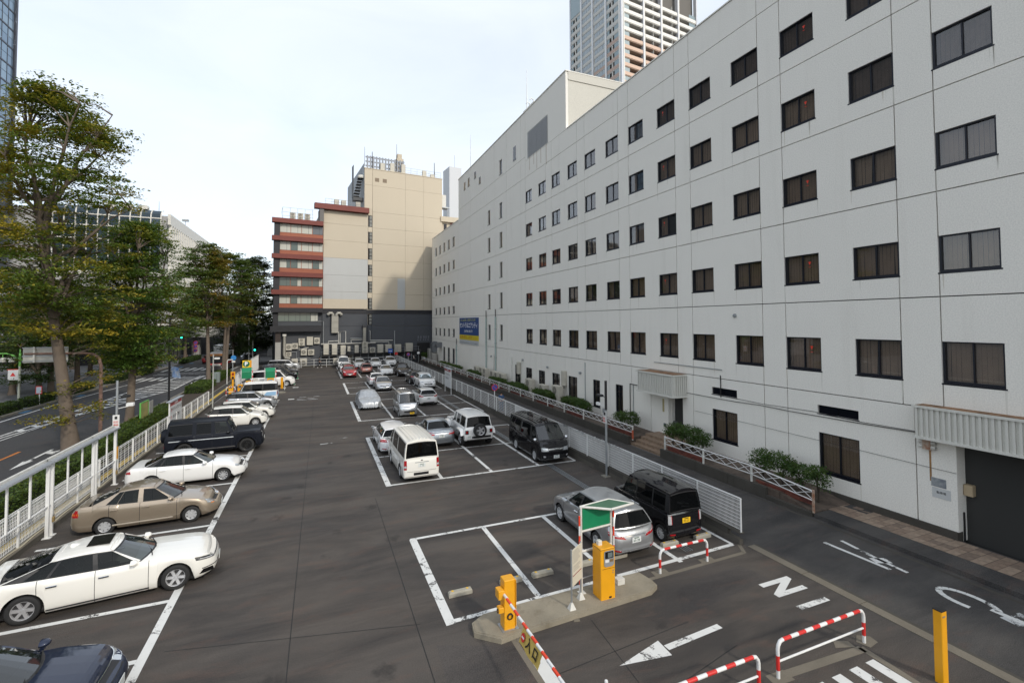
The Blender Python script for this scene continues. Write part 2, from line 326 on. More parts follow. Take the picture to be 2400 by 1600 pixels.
# entrance lane marks
for p, q in (((11.62, 9.83), (12.76, 9.83)), ((11.6, 9.33), (12.74, 9.33))): line(p, q, .17, lot, name='letter_stroke')
line((12.7, 9.83), (11.66, 9.33), .19, lot, z=ZL+.003, name='letter_stroke'); line((11.64, 8.71), (12.74, 8.71), .17, lot, name='letter_stroke')
poly([(6.12, 8.80), (7.40, 8.62), (7.43, 9.13)], lot, name='arrow_head'); line((7.45, 8.86), (9.18, 8.97), .17, lot, name='arrow_shaft')
for x in (11.27, 10.72, 10.16, 9.6): line((x, 6.8), (x, 4.2), .27, lot, name='crossing_bar')
line((4.58, 10.1), (4.62, 5.5), .35, lot, name='stop_line')
def tan(p, q, wd, z=.004): return line(p, q, wd, lot, STRIP, z, 'mortar_strip')
tan((4.32, 10.5), (4.4, 6), .14); tan((8.75, 11.33), (12.78, 11.43), .13); tan((12.78, 11.4), (13.1, 11.9), .12); tan((9.0, 7.25), (11.55, 7.1), .2); tan((11.55, 7.15), (11.42, 4.5), .16)
poly([(11.65, 7.3), (11.75, 7.05), (12.1, 7.1), (12.15, 7.3), (11.9, 7.45)], lot, STRIP, .009, 'mortar_pad'); poly([(11.0, 7.35), (11.45, 7.2), (11.5, 7.4), (11.2, 7.55)], lot, STRIP, .009, 'mortar_pad')
for x, y in ((9.45, 11.47), (11.28, 11.48), (8.98, 7.19)): poly([(x-.25, y-.12), (x+.28, y-.14), (x+.3, y+.16), (x-.2, y+.18)], lot, STRIP, .0085, 'mortar_pad')
# drain channel with steel grating
g = MB()
for k, x in enumerate((11.10, 11.19, 11.28, 11.37)): g.box(x, 12.2, -.02, x+.035, 62, .007)
gr = g.build('drain_grating', STEEL, lot); gr['kind'] = 'stuff'
MB().box(11.08, 12.2, -.03, 11.44, 62, .003).build('drain_channel', mat('drain_dark', (.012, .012, .012), .8), lot)
# right-hand alley
alley = struct('alley_road', MB().sheet([(13.25, -8), (17.5, -8), (17.5, 150), (13.25, 150)], -.002), ALLEY)
for a, b in ((-8, -2), (-2, 1.2), (1.2, 3.4), (3.4, 5.0), (5.0, 6.6), (6.6, 8.2), (8.2, 9.8), (9.8, 11.7)):
    MB().box(13.26, a+.01, -.05, 13.55, b-.01, .012).build('kerb_stone', STRIP, alley); MB().box(13.56, a, -.05, 13.68, b, .004).build('gutter_stone', CONC_D, alley)
for p, q, wd in (((15.86, 10.9), (15.95, 8.95), .13), ((16.52, 10.75), (16.3, 9.5), .13), ((16.3, 9.5), (16.23, 8.65), .12), ((16.05, 9.5), (16.5, 9.3), .32)): line(p, q, wd, alley, name='letter_stroke', z=.004)
pts = [(16.0+.33*math.cos(a)*1.1+.1, 7.2+.62*math.sin(a)) for a in [i*math.pi/10 for i in range(-4, 12)]]
for a, b in zip(pts, pts[1:]): line(a, b, .15, alley, PAINT, .004, 'letter_stroke')
line((16.15, 6.75), (16.2, 5.2), .16, alley, name='letter_stroke', z=.004); line((15.9, 6.3), (16.6, 6.2), .4, alley, PAINT2, .003, 'letter_stroke')
line((17.25, -6), (17.25, 84), .12, alley, CONC_D, .003, 'gutter_stone')
# main road on the left
road = struct('main_road', MB().sheet([(-13.45, -60), (-13.45, 78), (-12.9, 84), (-12.9, 400), (-22.9, 400), (-23.3, 50), (-23.3, -60)], -.004), ROAD)
RZ = .002
rl = lambda p, q, wd, m=PAINT, z=RZ, name='painted_line': line(p, q, wd, road, m, z, name)
for a, b in zip([(-22.5, -20), (-22.5, 48.5), (-22.55, 56.6), (-22.0, 65.6), (-21.2, 74)], [(-22.5, 48.5), (-22.55, 56.6), (-22.0, 65.6), (-21.2, 74), (-21.1, 76)]): rl(a, b, .16)
rl((-12.48, 50), (-12.3, 63), .15) if 0 else rl((-13.62, 20), (-13.62, 64), .14)
up = [(-19.9, 20), (-19.67, 42.4), (-19.34, 50.3), (-19.17, 64.4), (-17.94, 74.1), (-17.4, 79.3)]; lo = [(-19.6, 20), (-19.33, 41.7), (-18.49, 48.1), (-16.74, 56.3), (-15.15, 64.4), (-15.55, 79.5)]
for c in (up, lo):
    for a, b in zip(c, c[1:]): rl(a, b, .15)
rl((-19.5, 30), (-17.5, 66), .1)
def xat(c, y): return float(np.interp(y, [p[1] for p in c], [p[0] for p in c]))
for y in np.arange(44, 79, 1.55):
    x0, x1 = xat(up, y), xat(lo, y); rl((x0, y+.35), (x1, y-.35), .42, z=RZ+.003)
for x in np.arange(-22.2, -12.6, 1.0): rl((x, 74.6+(x+22)*.0), (x+.2, 79.0), .48, z=RZ+.006, name='crossing_bar') if (x < -17.6 or x > -15.6) else None
for x in np.arange(-22.4, -12.6, 1.05): rl((x, 88.0), (x+.25, 93.5), .5, z=RZ, name='crossing_bar')
for y in (82.5, 84.6): rl((-22, y), (-13.2, y+.2), .4, z=RZ)
rl((-16.22, 33.0), (-16.19, 36.8), .17, ORANGE_P); rl((-16.3, 8), (-16.25, 14), .17, ORANGE_P)
# straight-and-turn arrows
def arrow(x, y, s=1.0):
    poly([(x-.22*s, y), (x, y-1.7*s), (x+.22*s, y)], road, z=RZ, name='arrow_head'); poly([(x-.08*s, y), (x+.08*s, y), (x+.06*s, y+2.6*s), (x-.1*s, y+2.6*s)], road, z=RZ, name='arrow_shaft')
    poly([(x+.06*s, y+1.6*s), (x+.5*s, y+1.3*s), (x+.55*s, y+2.3*s), (x+.3*s, y+2.0*s), (x+.06*s, y+2.2*s)], road, z=RZ, name='arrow_branch')
arrow(-14.65, 34.1, 1.0); arrow(-14.6, 70.6, .9); arrow(-13.3, 70, .9)
for x, y in ((-13.1, 25.5), (-13.1, 33.8), (-13.1, 46.8), (-12.9, 66.5), (-22.9, 52.5), (-22.6, 62), (-21.5, 96), (-21.7, 104)): rl((x-.3, y), (x-.3, y+1.4), .55, BLUE_P, RZ, 'cycle_mark')
# left pavement, planting strip
pav = struct('left_pavement', MB().box(-10.45, -30, -.1, -9.1, 74, .10), WALK)
line((-9.55, -10), (-9.55, 73), .3, pav, YELLOW_P, .106, 'tactile_strip'); line((-10.38, -10), (-10.38, 73), .1, pav, CONC, .104, 'pavement_edge')
soil = struct('planting_bed', MB().box(-13.2, -30, -.1, -10.46, 79.5, .12), mat('soil', (.05, .037, .025), .95, var=.3, vscale=4, bump=.6))
for y in np.arange(-20, 79, 4.0): MB().box(-13.42, y+.02, -.1, -13.21, y+3.98, .15).build('kerb_stone', CONC, soil)
# plaza across the road
plaza = struct('station_plaza', MB().box(-140, -60, -.1, -23.55, 400, .12), concrete('plaza_paving', (.20, .205, .215), .5, scale=.3))
for y in np.arange(-20, 100, 4.0): MB().box(-23.54, y+.02, -.1, -23.31, y+3.98, .15).build('kerb_stone', CONC, plaza)
for y in np.arange(40, 130, 3.2): line((-60, y), (-23.8, y), .05, plaza, CONC_D, .124, 'paving_joint')
for x in np.arange(-56, -24, 4.5): line((x, 40), (x, 130), .05, plaza, CONC_D, .124, 'paving_joint')
# raised pavement along the white building (three tread heights)
rs = struct('right_pavement', MB().add([(17.52, -8, -.05), (19.8, -8, -.05), (19.8, 12.4, -.05), (17.52, 12.4, -.05), (17.52, -8, .12), (19.8, -8, .12), (19.8, 12.4, .16), (17.52, 12.4, .14)], [(0, 1, 5, 4), (1, 2, 6, 5), (2, 3, 7, 6), (3, 0, 4, 7), (4, 5, 6, 7)]), ALLEY)
TILE = [mat('paving_tile_%d' % i, c, .8, var=.2, vscale=6) for i, c in enumerate(((.27, .20, .145), (.23, .165, .12), (.30, .225, .165), (.19, .14, .105)))]
tm = {}
for j, y in enumerate(np.arange(3.2, 12.6, .31)):
    for i, x in enumerate((18.42, 18.75, 19.08, 19.41)):
        k = rnd.randrange(4)
        if k not in tm: tm[k] = MB().box(-.157, -.147, -.03, .157, .147, .012).mesh('paving_tile', TILE[k])
        inst('paving_tile', tm[k], (x+.16, y+.15, .145+rnd.uniform(-.003, .003)), parent=rs)
ch = struct('raised_pavement', MB().box(17.58, 13.9, -.05, 19.8, 21.0, .44).box(17.58, 23.9, -.05, 19.8, 90, .46)
            .add([(17.58, 12.45, -.05), (19.8, 12.45, -.05), (19.8, 13.88, -.05), (17.58, 13.88, -.05), (17.58, 12.45, .17), (19.8, 12.45, .17), (19.8, 13.88, .43), (17.58, 13.88, .43)], [(0, 1, 5, 4), (1, 2, 6, 5), (2, 3, 7, 6), (3, 0, 4, 7), (4, 5, 6, 7)]), mat('damp_paving', (.10, .075, .058), .9, var=.45, vscale=2.5, bump=.4, bscale=20))
for a, b in ((12.45, 14.4), (14.42, 16.4), (16.42, 18.4), (18.42, 21.0)): MB().box(17.42, a, -.05, 17.57, b, .17+(min(1, max(0, (a-12.4)/2)))*.32).build('kerb_stone', CONC_D, ch)
for a in np.arange(23.9, 88, 2.0): MB().box(17.42, a+.01, -.05, 17.57, a+1.99, .52).build('kerb_stone', CONC_D, ch)
TREAD = mat('step_tile', (.24, .17, .115), .8, var=.3, vscale=5)
for i in range(4): MB().box(17.62+i*.36, 21.02, -.05, 17.62+(i+1)*.36-.012+(1.0 if i == 3 else 0), 23.88, .13+i*.155).build('entrance_step', TREAD, ch)
# brick planter edges
BRK = [mat('brick_%d' % i, c, .85, var=.25, vscale=9) for i, c in enumerate(((.16, .045, .03), (.12, .04, .03), (.19, .06, .04)))]
bm_ = [MB().box(0, -.10, 0, .1, .10, .062).mesh('brick', b) for b in BRK]
def brick_row(x, y0, y1, z):
    n = 0
    for r in range(3):
        for y in np.arange(y0+(.1 if r % 2 else 0), y1, .215):
            inst('brick', rnd.choice(bm_), (x, y+.1, z+r*.072), parent=ch)
brick_row(17.75, 12.6, 15.0, .34); brick_row(17.75, 18.2, 20.7, .44); brick_row(17.75, 24.0, 26.4, .46); brick_row(17.75, 29.6, 32.0, .46)
BRJ = mat('brick_edge', (.13, .045, .032), .85, var=.35, vscale=8)
for a, b in ((34.5, 37.5), (40.5, 43.5), (46, 49.5), (53, 58), (61, 66), (70, 76)): MB().box(17.75, a, .45, 17.86, b, .64).build('planter_edge', BRJ, ch)
# ================================================================== white office building on the right
XF = 19.75; YE = -6.0; ZR = 24.15
WB = tag(empty('office_building', (XF+6, 40, 0)), 'long white concrete panel office building lining the alley on the right', 'building')
JOINT = mat('joint_dark', (.03, .03, .028), .8)
FZ = [4.42, 8.29, 11.93, 15.47, 18.91, 22.42]           # horizontal joints
RW = [(5.33, 6.75), (9.11, 10.38), (12.71, 13.97), (16.22, 17.5), (19.7, 20.9)]   # window rows
GAP = .019
# core behind the panels
core = MB(); core.box(XF+.5, YE, 0, XF+14, 35.7, ZR-.6); core.box(XF+.5, 35.75, 0, XF+14, 69.3, 28.8); core.box(XF+.5, 69.3, 0, XF+14, 87.4, 22.6)
core.build('core_wall', JOINT, WB)
BACK = mat('room_dark', (.010, .009, .009), .9)
def yz_panel(poly2, x0=XF, th=.25, name='panel', m=WALLW):
    """poly2: (y,z) outline seen from -X; extruded to +X"""
    n = len(poly2); mb = MB()
    mb.add([(x0, y, z) for y, z in poly2]+[(x0+th, y, z) for y, z in poly2], [tuple(range(n)), tuple(range(2*n-1, n-1, -1))]+[((i+1) % n, i, n+i, n+(i+1) % n) for i in range(n)])
    return mb.build(name, m, WB)
def rect(y0, y1, z0, z1): return [(y0+GAP, z0+GAP), (y0+GAP, z1-GAP), (y1-GAP, z1-GAP), (y1-GAP, z0+GAP)]
# --- windows
BLIND = [mat('blind_brown', (.36, .25, .165), .8, var=.12, vscale=1.5), mat('blind_tan', (.40, .285, .19), .8, var=.12, vscale=1.5), mat('blind_dark', (.16, .11, .08), .8, var=.2)]
REDM = mat('rescue_red', (.75, .05, .02), .5)
STAIN = [mat('sill_stain_%d' % i, c, .9) for i, c in enumerate(((.72, .70, .63), (.62, .60, .53), (.66, .62, .53)))]
STM = [MB().add([(0, 0, 0), (0, .045, 0), (0, .034, -.5), (0, .014, -.8)], [(0, 1, 2, 3)]).mesh('sill_stain', m) for m in STAIN]
_wm = {}
def win_mesh(wd, h):
    k = (round(wd, 2), round(h, 2))
    if k in _wm: return _wm[k]
    f = MB(); t = .055
    f.box(.02, 0, 0, .16, wd, t*1.5).box(.02, 0, h-t*.7, .16, wd, h).box(.02, 0, t*1.5, .16, t, h-t*.7).box(.02, wd-t, t*1.5, .16, wd, h-t*.7)
    f.box(.06, wd/2-.024, t*1.5, .15, wd/2+.024, h-t*.7)
    f.box(-.035, -.04, -.055, .03, wd+.04, -.004)
    fr = f.mesh('window', FRAME)
    pa = MB().box(.098, t, t*1.5, .104, wd/2-.035, h-t*.7).mesh('pane', WINGL)
    pb = MB().box(.082, wd/2+.035, t*1.5, .088, wd-t, h-t*.7).mesh('pane', WINGL)
    bls = []
    for v in range(6):
        b = MB(); rr = random.Random(v*7+int(wd*10)); ns = max(5, int(wd/.125)); sw = wd/ns
        lo, hi = (0, ns) if v < 4 else ((0, ns//2) if v == 4 else (ns//2+1, ns))
        for i in range(lo, hi):
            a = R_(rr.uniform(3, 9)); c = sw*(i+.5); hwid = sw*(.505 if rr.random() < .85 else .44)
            zb = rr.uniform(.03, .06); sh = rr.uniform(-.004, .004) if rr.random() < .88 else rr.uniform(-.05, .05)
            b.quad((.24-hwid*math.sin(a), c-hwid*math.cos(a)+sh, zb), (.24+hwid*math.sin(a), c+hwid*math.cos(a)+sh, zb), (.24+hwid*math.sin(a), c+hwid*math.cos(a), h-.02), (.24-hwid*math.sin(a), c-hwid*math.cos(a), h-.02))
        bls.append([b.mesh('blind', m) for m in BLIND])
    rv = MB().box(.16, 0, 0, .52, .012, h).box(.16, wd-.012, 0, .52, wd, h).box(.16, .012, h-.012, .52, wd-.012, h).box(.16, .012, 0, .52, wd-.012, .012).box(.5, 0, 0, .515, wd, h).mesh('recess', BACK)
    _wm[k] = (fr, pa, pb, bls, rv); return _wm[k]
def window(y0, z0, wd, h, blind=None, red=None, x=XF+.03, shade=0):
    fr, pa, pb, bls, rv = win_mesh(wd, h)
    o = inst('window', fr, (x, y0, z0), parent=WB)
    inst('pane', pa, parent=o, local=True); inst('pane', pb, parent=o, local=True); inst('recess', rv, parent=o, local=True)
    if blind is None: blind = rnd.choice((0, 0, 1, 1, 2, 3, 0, 1, 2, 3, 2, 5))
    if blind >= 0: inst('blind', bls[blind][shade], parent=o, local=True)
    if z0 < 19 and y0 < 48:
        for q in range(rnd.randrange(1, 4)): inst('sill_stain', STM[rnd.randrange(3)], (XF-.002, y0+rnd.choice((-.03, wd-.02, rnd.uniform(0, wd))), z0-.06), parent=WB, scale=(1, rnd.uniform(.6, 1.6), rnd.uniform(.4, 1.5)))
    if red:
        MB().box(.072, wd*red-.05, h*.55, .076, wd*red+.05, h*.565).add([(.076, wd*red-.065, h*.74), (.076, wd*red+.065, h*.74), (.076, wd*red, h*.62)], [(0, 1, 2)]).build('rescue_mark', REDM, o, local=True)
    return o
MOD = 5.785; Y0 = 10.50; WW = 1.6; PW = 4.58
def wide_panel(ys, z0, z1, r):
    """panel with a window notch at each end"""
    y1 = ys+PW; a, b = r
    yz_panel([(ys+GAP, z0+GAP), (ys+GAP, a), (ys+WW, a), (ys+WW, b), (ys+GAP, b), (ys+GAP, z1-GAP), (y1-GAP, z1-GAP), (y1-GAP, b), (y1-WW, b), (y1-WW, a), (y1-GAP, a), (y1-GAP, z0+GAP)])
bands = list(zip(FZ, FZ[1:]))
for k in range(-1, 6):
    ys = Y0+MOD*k
    for i, (z0, z1) in enumerate(bands):
        if k == 5: continue
        wide_panel(ys, z0, z1, RW[i])
        if ys+PW+1.2 < 44.5: yz_panel(rect(ys+PW, ys+MOD, z0, z1))
        for e, yy in enumerate((ys, ys+PW-WW)):
            if k == -1 and e == 0: continue
            shade = 0 if i < 3 else (rnd.choice((0, 2)) if i == 3 else 2)
            window(yy+.005, RW[i][0]+.005, WW-.01, RW[i][1]-RW[i][0]-.01, red=(.3 if (k == 0 and e == 1) else .72 if (k == 2 and e == 0) else None), shade=rnd.choice((0, 1)) if shade == 0 else shade)
    if k < 5:
        yz_panel(rect(ys, ys+PW, FZ[-1], ZR)); yz_panel(rect(ys+PW, ys+MOD, FZ[-1], ZR))
# single end column (left-most window column) and its neighbours
yE = Y0+MOD*5            # 39.4
for i, (z0, z1) in enumerate(bands):
    a, b = RW[i]; ys = yE; y1 = 44.1
    yz_panel([(ys+GAP, z0+GAP), (ys+GAP, a), (ys+WW, a), (ys+WW, b), (ys+GAP, b), (ys+GAP, z1-GAP), (y1-GAP, z1-GAP), (y1-GAP, b), (y1-WW+.05, b), (y1-WW+.05, a), (y1-GAP, a), (y1-GAP, z0+GAP)])
    window(ys+.005, a+.005, WW-.01, b-a-.01, shade=2 if i == 4 else 0); window(y1-WW+.055, a+.005, WW-.06, b-a-.01, shade=1)
# panels near the right edge and beyond the frame
for z0, z1 in bands+[(FZ[-1], ZR)]: yz_panel(rect(YE, Y0-MOD, z0, z1))
# stair and lift section with slit windows, y 44.1 .. 69.3, reaching to the penthouse top
SLY = (51.25, 55.4); SW = .9
YS = [44.1, 45.3, 49.4, 53.2, 57.3, 63.2, 69.3]
rows2 = bands+[(FZ[-1], 24.6), (24.6, 29.3)]
for (a, b) in zip(YS, YS[1:]):
    for i, (z0, z1) in enumerate(rows2):
        sl = next((s for s in SLY if a < s < b), None); zr = None
        if sl and i < 5: zr = (RW[i][0]+.0, RW[i][0]+1.8)
        elif sl and i == 6 and sl < 53: zr = (24.9, 26.6)
        if zr:
            y0, y1 = sl-SW/2, sl+SW/2
            for q in (rect(a, y0, z0, z1), rect(y1, b, z0, z1)): q[2 if q[2][0] < sl else 0] = q[2 if q[2][0] < sl else 0]
            mb = MB()
            def bx(ya, yb, za, zb_): mb.box(XF, ya, za, XF+.25, yb, zb_)
            bx(a+GAP, y0, z0+GAP, z1-GAP); bx(y1, b-GAP, z0+GAP, z1-GAP); bx(y0, y1, z0+GAP, zr[0]); bx(y0, y1, zr[1], z1-GAP)
            mb.build('panel', WALLW, WB); MB().box(XF+.12, y0, zr[0], XF+.16, y1, zr[1]).build('slit_window', mat('slit_glass', (.012, .012, .015), .1), WB)
            MB().box(XF-.03, y0-.05, zr[0]-.06, XF+.1, y1+.05, zr[0]-.005).build('window_sill', FRAME, WB)
        else: yz_panel(rect(a, b, z0, z1))
# penthouse front above the window block (35.4 .. 44.1) with louvre
LV = (38.95, 43.55, 24.25, 26.95)
mb = MB(); mb.box(XF, 35.42, ZR+.012, XF+.25, LV[0], 29.3).box(XF, LV[1], ZR+.012, XF+.25, 44.08, 29.3).box(XF, LV[0], LV[3], XF+.25, LV[1], 29.3).box(XF, LV[0], ZR+.012, XF+.25, LV[1], LV[2])
mb.build('panel', WALLW, WB)
for (a, b) in ((yE+.0, 44.1),): yz_panel(rect(a, b, FZ[-1], ZR))
lv = MB().box(XF+.2, LV[0], LV[2], XF+.24, LV[1], LV[3]).build('louvre', mat('louvre_back', (.12, .12, .12), .8), WB)
sl_me = MB().add([(-.02, 0, 0), (.10, 0, .07), (.10, 0, .082), (-.02, 0, .055), (-.02, 1.12, 0), (.10, 1.12, .07), (.10, 1.12, .082), (-.02, 1.12, .055)], [(0, 4, 7, 3), (3, 7, 6, 2), (0, 1, 5, 4)]).mesh('slat', mat('louvre_grey', (.50, .51, .52), .5, .1))
for c in range(4):
    for z in np.arange(LV[2]+.03, LV[3]-.08, .115): inst('slat', sl_me, (XF, LV[0]+.03+c*1.14, z), parent=lv)
RUSTS = mat('rust_streak', (.30, .17, .07), .8, var=.3, vscale=6)
for y, l in ((39.2, 1.9), (40.4, 1.4), (41.3, 1.7), (42.0, 1.0), (43.0, 1.3)):
    MB().box(XF-.004, y, LV[2]-.05-l, XF+.002, y+.05, LV[2]-.01).build('rust_streak', RUSTS, WB)
# penthouse south wall, parapets, roof
PW_ = concrete('penthouse_cream', (.62, .60, .53), .12, scale=.5, streaks=.08)
MB().box(XF+.26, 35.42, ZR-.5, XF+13.8, 35.7, 28.55).build('penthouse_wall', PW_, WB); MB().box(XF+.24, 35.36, 28.58, XF+13.8, 35.7, 29.3).build('penthouse_wall', PW_, WB)
MB().box(XF-.06, 35.34, 29.31, XF+13.8, 69.34, 29.4).build('coping', WALLW, WB)
MB().box(XF-.05, YE, ZR+.0, XF+.5, 35.33, ZR+.07).build('coping', WALLW, WB); MB().box(XF-.05, 69.4, 23.1, XF+13.8, 87.45, 23.2).build('coping', WALLW, WB)
MB().box(XF+.26, YE, 0, XF+.49, YE+.3, ZR).build('end_wall', WALLW, WB)
MB().box(XF+1.2, 44.5, 29.4, XF+2.4, 47.3, 30.9).build('roof_box', WALLW, WB)
for y in (45.2, 46.2): MB().tube([(XF+1.5, y, 30.9), (XF+1.5, y, 31.4), (XF+1.2, y, 31.5), (XF+1.1, y, 31.3)], .06, 6).build('vent_pipe', STEEL, WB)
for y, z0, h in ((44.3, 29.4, 4.6), (64.0, 29.4, 5.0)): MB().tube([(XF+.3, y, z0), (XF+.3, y, z0+1.8), (XF+.3, y, z0+h)], [.05, .045, .02], 6).build('lightning_rod', STEEL, WB)
# small openings high on the penthouse front
for y, z, h in ((65.6, 26.9, 1.1), (63.6, 26.9, 1.2), (60.6, 27.2, .9), (58.6, 25.9, .9), (46.6, 25.2, 1.5)):
    MB().box(XF-.012, y, z, XF-.002, y+.75, z+h).build('vent_window', mat('slit_glass', (.012, .012, .015), .1), WB); MB().box(XF-.04, y-.04, z-.06, XF-.003, y+.79, z-.004).build('window_sill', FRAME, WB)
# far wing: five columns of narrow windows
FY = [71.55+3.0*i for i in range(5)]; FR = [(5.16, 6.4), (8.82, 10.0), (12.29, 13.55), (15.91, 17.31), (19.5, 21.0)]
zb = [4.42]+[FZ[i] for i in (1, 2, 3, 4)]+[23.1]
for i in range(5):
    z0, z1 = zb[i], zb[i+1]; edges = [69.3]+[y+2.2 for y in FY[:-1]]+[87.4]
    for j, yy in enumerate(FY):
        a, b = edges[j], edges[j+1]; mb = MB(); y0, y1 = yy, yy+1.3
        mb.box(XF, a+GAP, z0+GAP, XF+.25, y0, z1-GAP).box(XF, y1, z0+GAP, XF+.25, b-GAP, z1-GAP).box(XF, y0, z0+GAP, XF+.25, y1, FR[i][0]).box(XF, y0, FR[i][1], XF+.25, y1, z1-GAP); mb.build('panel', WALLW, WB)
        w_ = MB().box(XF+.1, y0, FR[i][0], XF+.14, y1, FR[i][1]).build('window', mat('slit_glass', (.012, .012, .015), .1), WB); MB().box(XF-.03, y0-.04, FR[i][0]-.05, XF+.1, y1+.04, FR[i][0]-.004).build('sill', FRAME, w_)
MB().box(XF, 69.3+GAP, 22.5, XF+.2, 87.4, 23.1).build('parapet', WALLW, WB) if 0 else None
# ground floor
ZG = FZ[0]; BR = .42
def gpanel(y0, y1, z0=BR, z1=ZG): return yz_panel(rect(y0, y1, z0, z1))
holes = []      # (y0,y1,z0,z1)
gf = [(12.05, 13.68, 1.08, 2.75), (17.88, 19.53, 1.15, 2.76), (27.6, 28.5, .95, 3.0), (30.5, 31.5, .95, 3.0), (33.9, 35.4, 1.0, 2.88), (36.92, 38.4, 1.0, 2.85), (39.85, 41.24, .98, 2.82), (42.77, 44.24, .95, 2.82), (45.59, 47.13, .9, 2.85), (71.6, 72.9, 1.0, 3.3), (74.6, 75.9, 1.0, 3.3), (77.6, 78.9, 1.0, 3.3)]
vents = [(12.05, 13.7, 3.54, 3.9), (17.88, 19.53, 3.55, 3.93)]
cuts = sorted(gf+vents)
mods = [(10.15, 15.08), (15.08, 16.28), (16.28, 20.9)]
def holed(y0, y1, hs):
    ys = sorted({y0, y1, *[h[0] for h in hs], *[h[1] for h in hs]}); mb = MB()
    for a, b in zip(ys, ys[1:]):
        hh = sorted([h for h in hs if h[0] <= a+1e-6 and h[1] >= b-1e-6], key=lambda h: h[2]); z = BR
        aa = a+(GAP if a == y0 else 0); bb = b-(GAP if b == y1 else 0)
        for h in hh: mb.box(XF, aa, z, XF+.25, bb, h[2]); z = h[3]
        mb.box(XF, aa, z, XF+.25, bb, ZG-GAP)
    mb.build('panel', WALLW, WB)
def inside(a, b): return [h for h in gf+vents if h[0] >= a-.01 and h[1] <= b+.01]
for a, b in mods: holed(a, b, inside(a, b))
for a, b in ((24.6, 26.6), (26.6, 29.2), (29.2, 32.7), (32.7, 35.9), (35.9, 38.8), (38.8, 41.7), (41.7, 44.6), (44.6, 49.4), (49.4, 53.2), (53.2, 57.3), (57.3, 63.2), (63.2, 69.3), (69.3, 73.5), (73.5, 76.5), (76.5, 79.5), (79.5, 87.4)): holed(a, b, inside(a, b))
for h in gf:
    window(h[0]+.005, h[2]+.005, h[1]-h[0]-.01, h[3]-h[2]-.01, blind=rnd.choice((0, 1, 2)) if h[0] < 26 else (1 if rnd.random() < .6 else -1), shade=1 if h[0] < 20 else 2)
vs_me = MB().add([(.0, 0, 0), (.08, 0, .05), (0, .79, 0), (.08, .79, .05)], [(0, 1, 3, 2)]).mesh('slat', FRAME)
for h in vents:
    v = MB().box(XF+.12, h[0], h[2], XF+.2, h[1], h[3]).build('vent_louvre', BACK, WB)
    for c in range(2):
        for z in np.arange(h[2]+.01, h[3]-.04, .06): inst('slat', vs_me, (XF+.02, h[0]+.01+c*.82, z), parent=v)
    MB().box(XF-.01, h[0]-.03, h[2]-.04, XF+.1, h[1]+.03, h[2]-.003).build('frame', FRAME, v)
# recessed doorway with ribbed canopy
MB().box(XF, 23.0, BR, XF+.25, 24.6-GAP, ZG-GAP).build('panel', WALLW, WB); MB().box(XF, 20.9+GAP, .45, XF+.25, 21.75, ZG-GAP).build('panel', WALLW, WB)
MB().box(XF, 21.75, 3.05, XF+.25, 23.0, ZG-GAP).build('panel', WALLW, WB)
MB().box(XF+.25, 22.98, .4, XF+1.2, 23.2, ZG).build('door_reveal', WALLW, WB); MB().box(XF+.25, 21.55, .4, XF+1.2, 21.76, ZG).build('door_reveal', WALLW, WB); MB().box(XF+.25, 21.75, 3.05, XF+1.2, 23, 3.2).build('door_reveal', WALLW, WB)
MB().box(XF, 21.76, .4, XF+1.3, 22.98, .6).build('door_threshold', TREAD, WB)
dr = MB().box(XF+.9, 21.8, .6, XF+.96, 22.95, 3.02).build('door', FRAME, WB)
MB().box(XF+.885, 21.9, .72, XF+.897, 22.85, 2.4).build('pane', mat('door_glass', (.05, .065, .07), .12), dr); MB().box(XF+.885, 21.9, 2.5, XF+.897, 22.85, 2.95).build('pane', mat('door_glass', (.05, .065, .07), .12), dr)
MB().box(XF+.86, 22.75, 1.4, XF+.884, 22.8, 1.8).build('handle', CHROME, dr)
MB().box(XF-.02, 23.35, 1.9, XF-.002, 23.5, 2.7).build('name_plate', mat('yellowed', (.42, .36, .18), .6), WB); MB().box(XF-.02, 23.2, 1.0, XF-.002, 23.42, 1.22).build('name_plate', mat('plaque', (.10, .11, .12), .4), WB)
MB().bbox(XF+.3, 22.72, 1.1, XF+.75, 22.97, 1.42, .03).build('mail_box', mat('mailbox', (.13, .13, .13), .4, .3), WB)
CANW = concrete('canopy_white', (.68, .67, .61), .25, streaks=.35)
def ribbed(name, x0, x1, y0, y1, z0, z1):
    c = MB().box(x0+.06, y0+.06, z0+.04, x1, y1-.06, z1-.06).build(name, CANW, WB)
    rm = MB().box(0, 0, 0, .055, .07, z1-z0-.16).mesh('rib', CANW)
    for y in np.arange(y0+.08, y1-.1, .155): inst('rib', rm, (x0, y, z0+.06), parent=c)
    for x in np.arange(x0+.1, x1-.1, .155):
        inst('rib', rm, (x+.07, y0, z0+.06), (0, 0, R_(90)), parent=c); inst('rib', rm, (x+.07, y1-.055, z0+.06), (0, 0, R_(90)), parent=c)
    MB().box(x0-.03, y0-.03, z1-.1, x1, y1+.03, z1-.02).build('rim', CANW, c); MB().box(x0-.02, y0-.02, z0-.03, x1, y1+.02, z0+.06).build('rim', CANW, c)
    MB().box(x0+.05, y0+.05, z1-.019, x1, y1-.05, z1-.005).build('top', mat('rusty_top', (.22, .12, .06), .9, var=.5, vscale=3), c); return c
ribbed('entrance_canopy', XF-1.0, XF-.003, 21.4, 24.75, 3.1, 4.4); ribbed('garage_canopy', XF-.5, XF-.003, .6, 9.95, 3.42, 4.55)
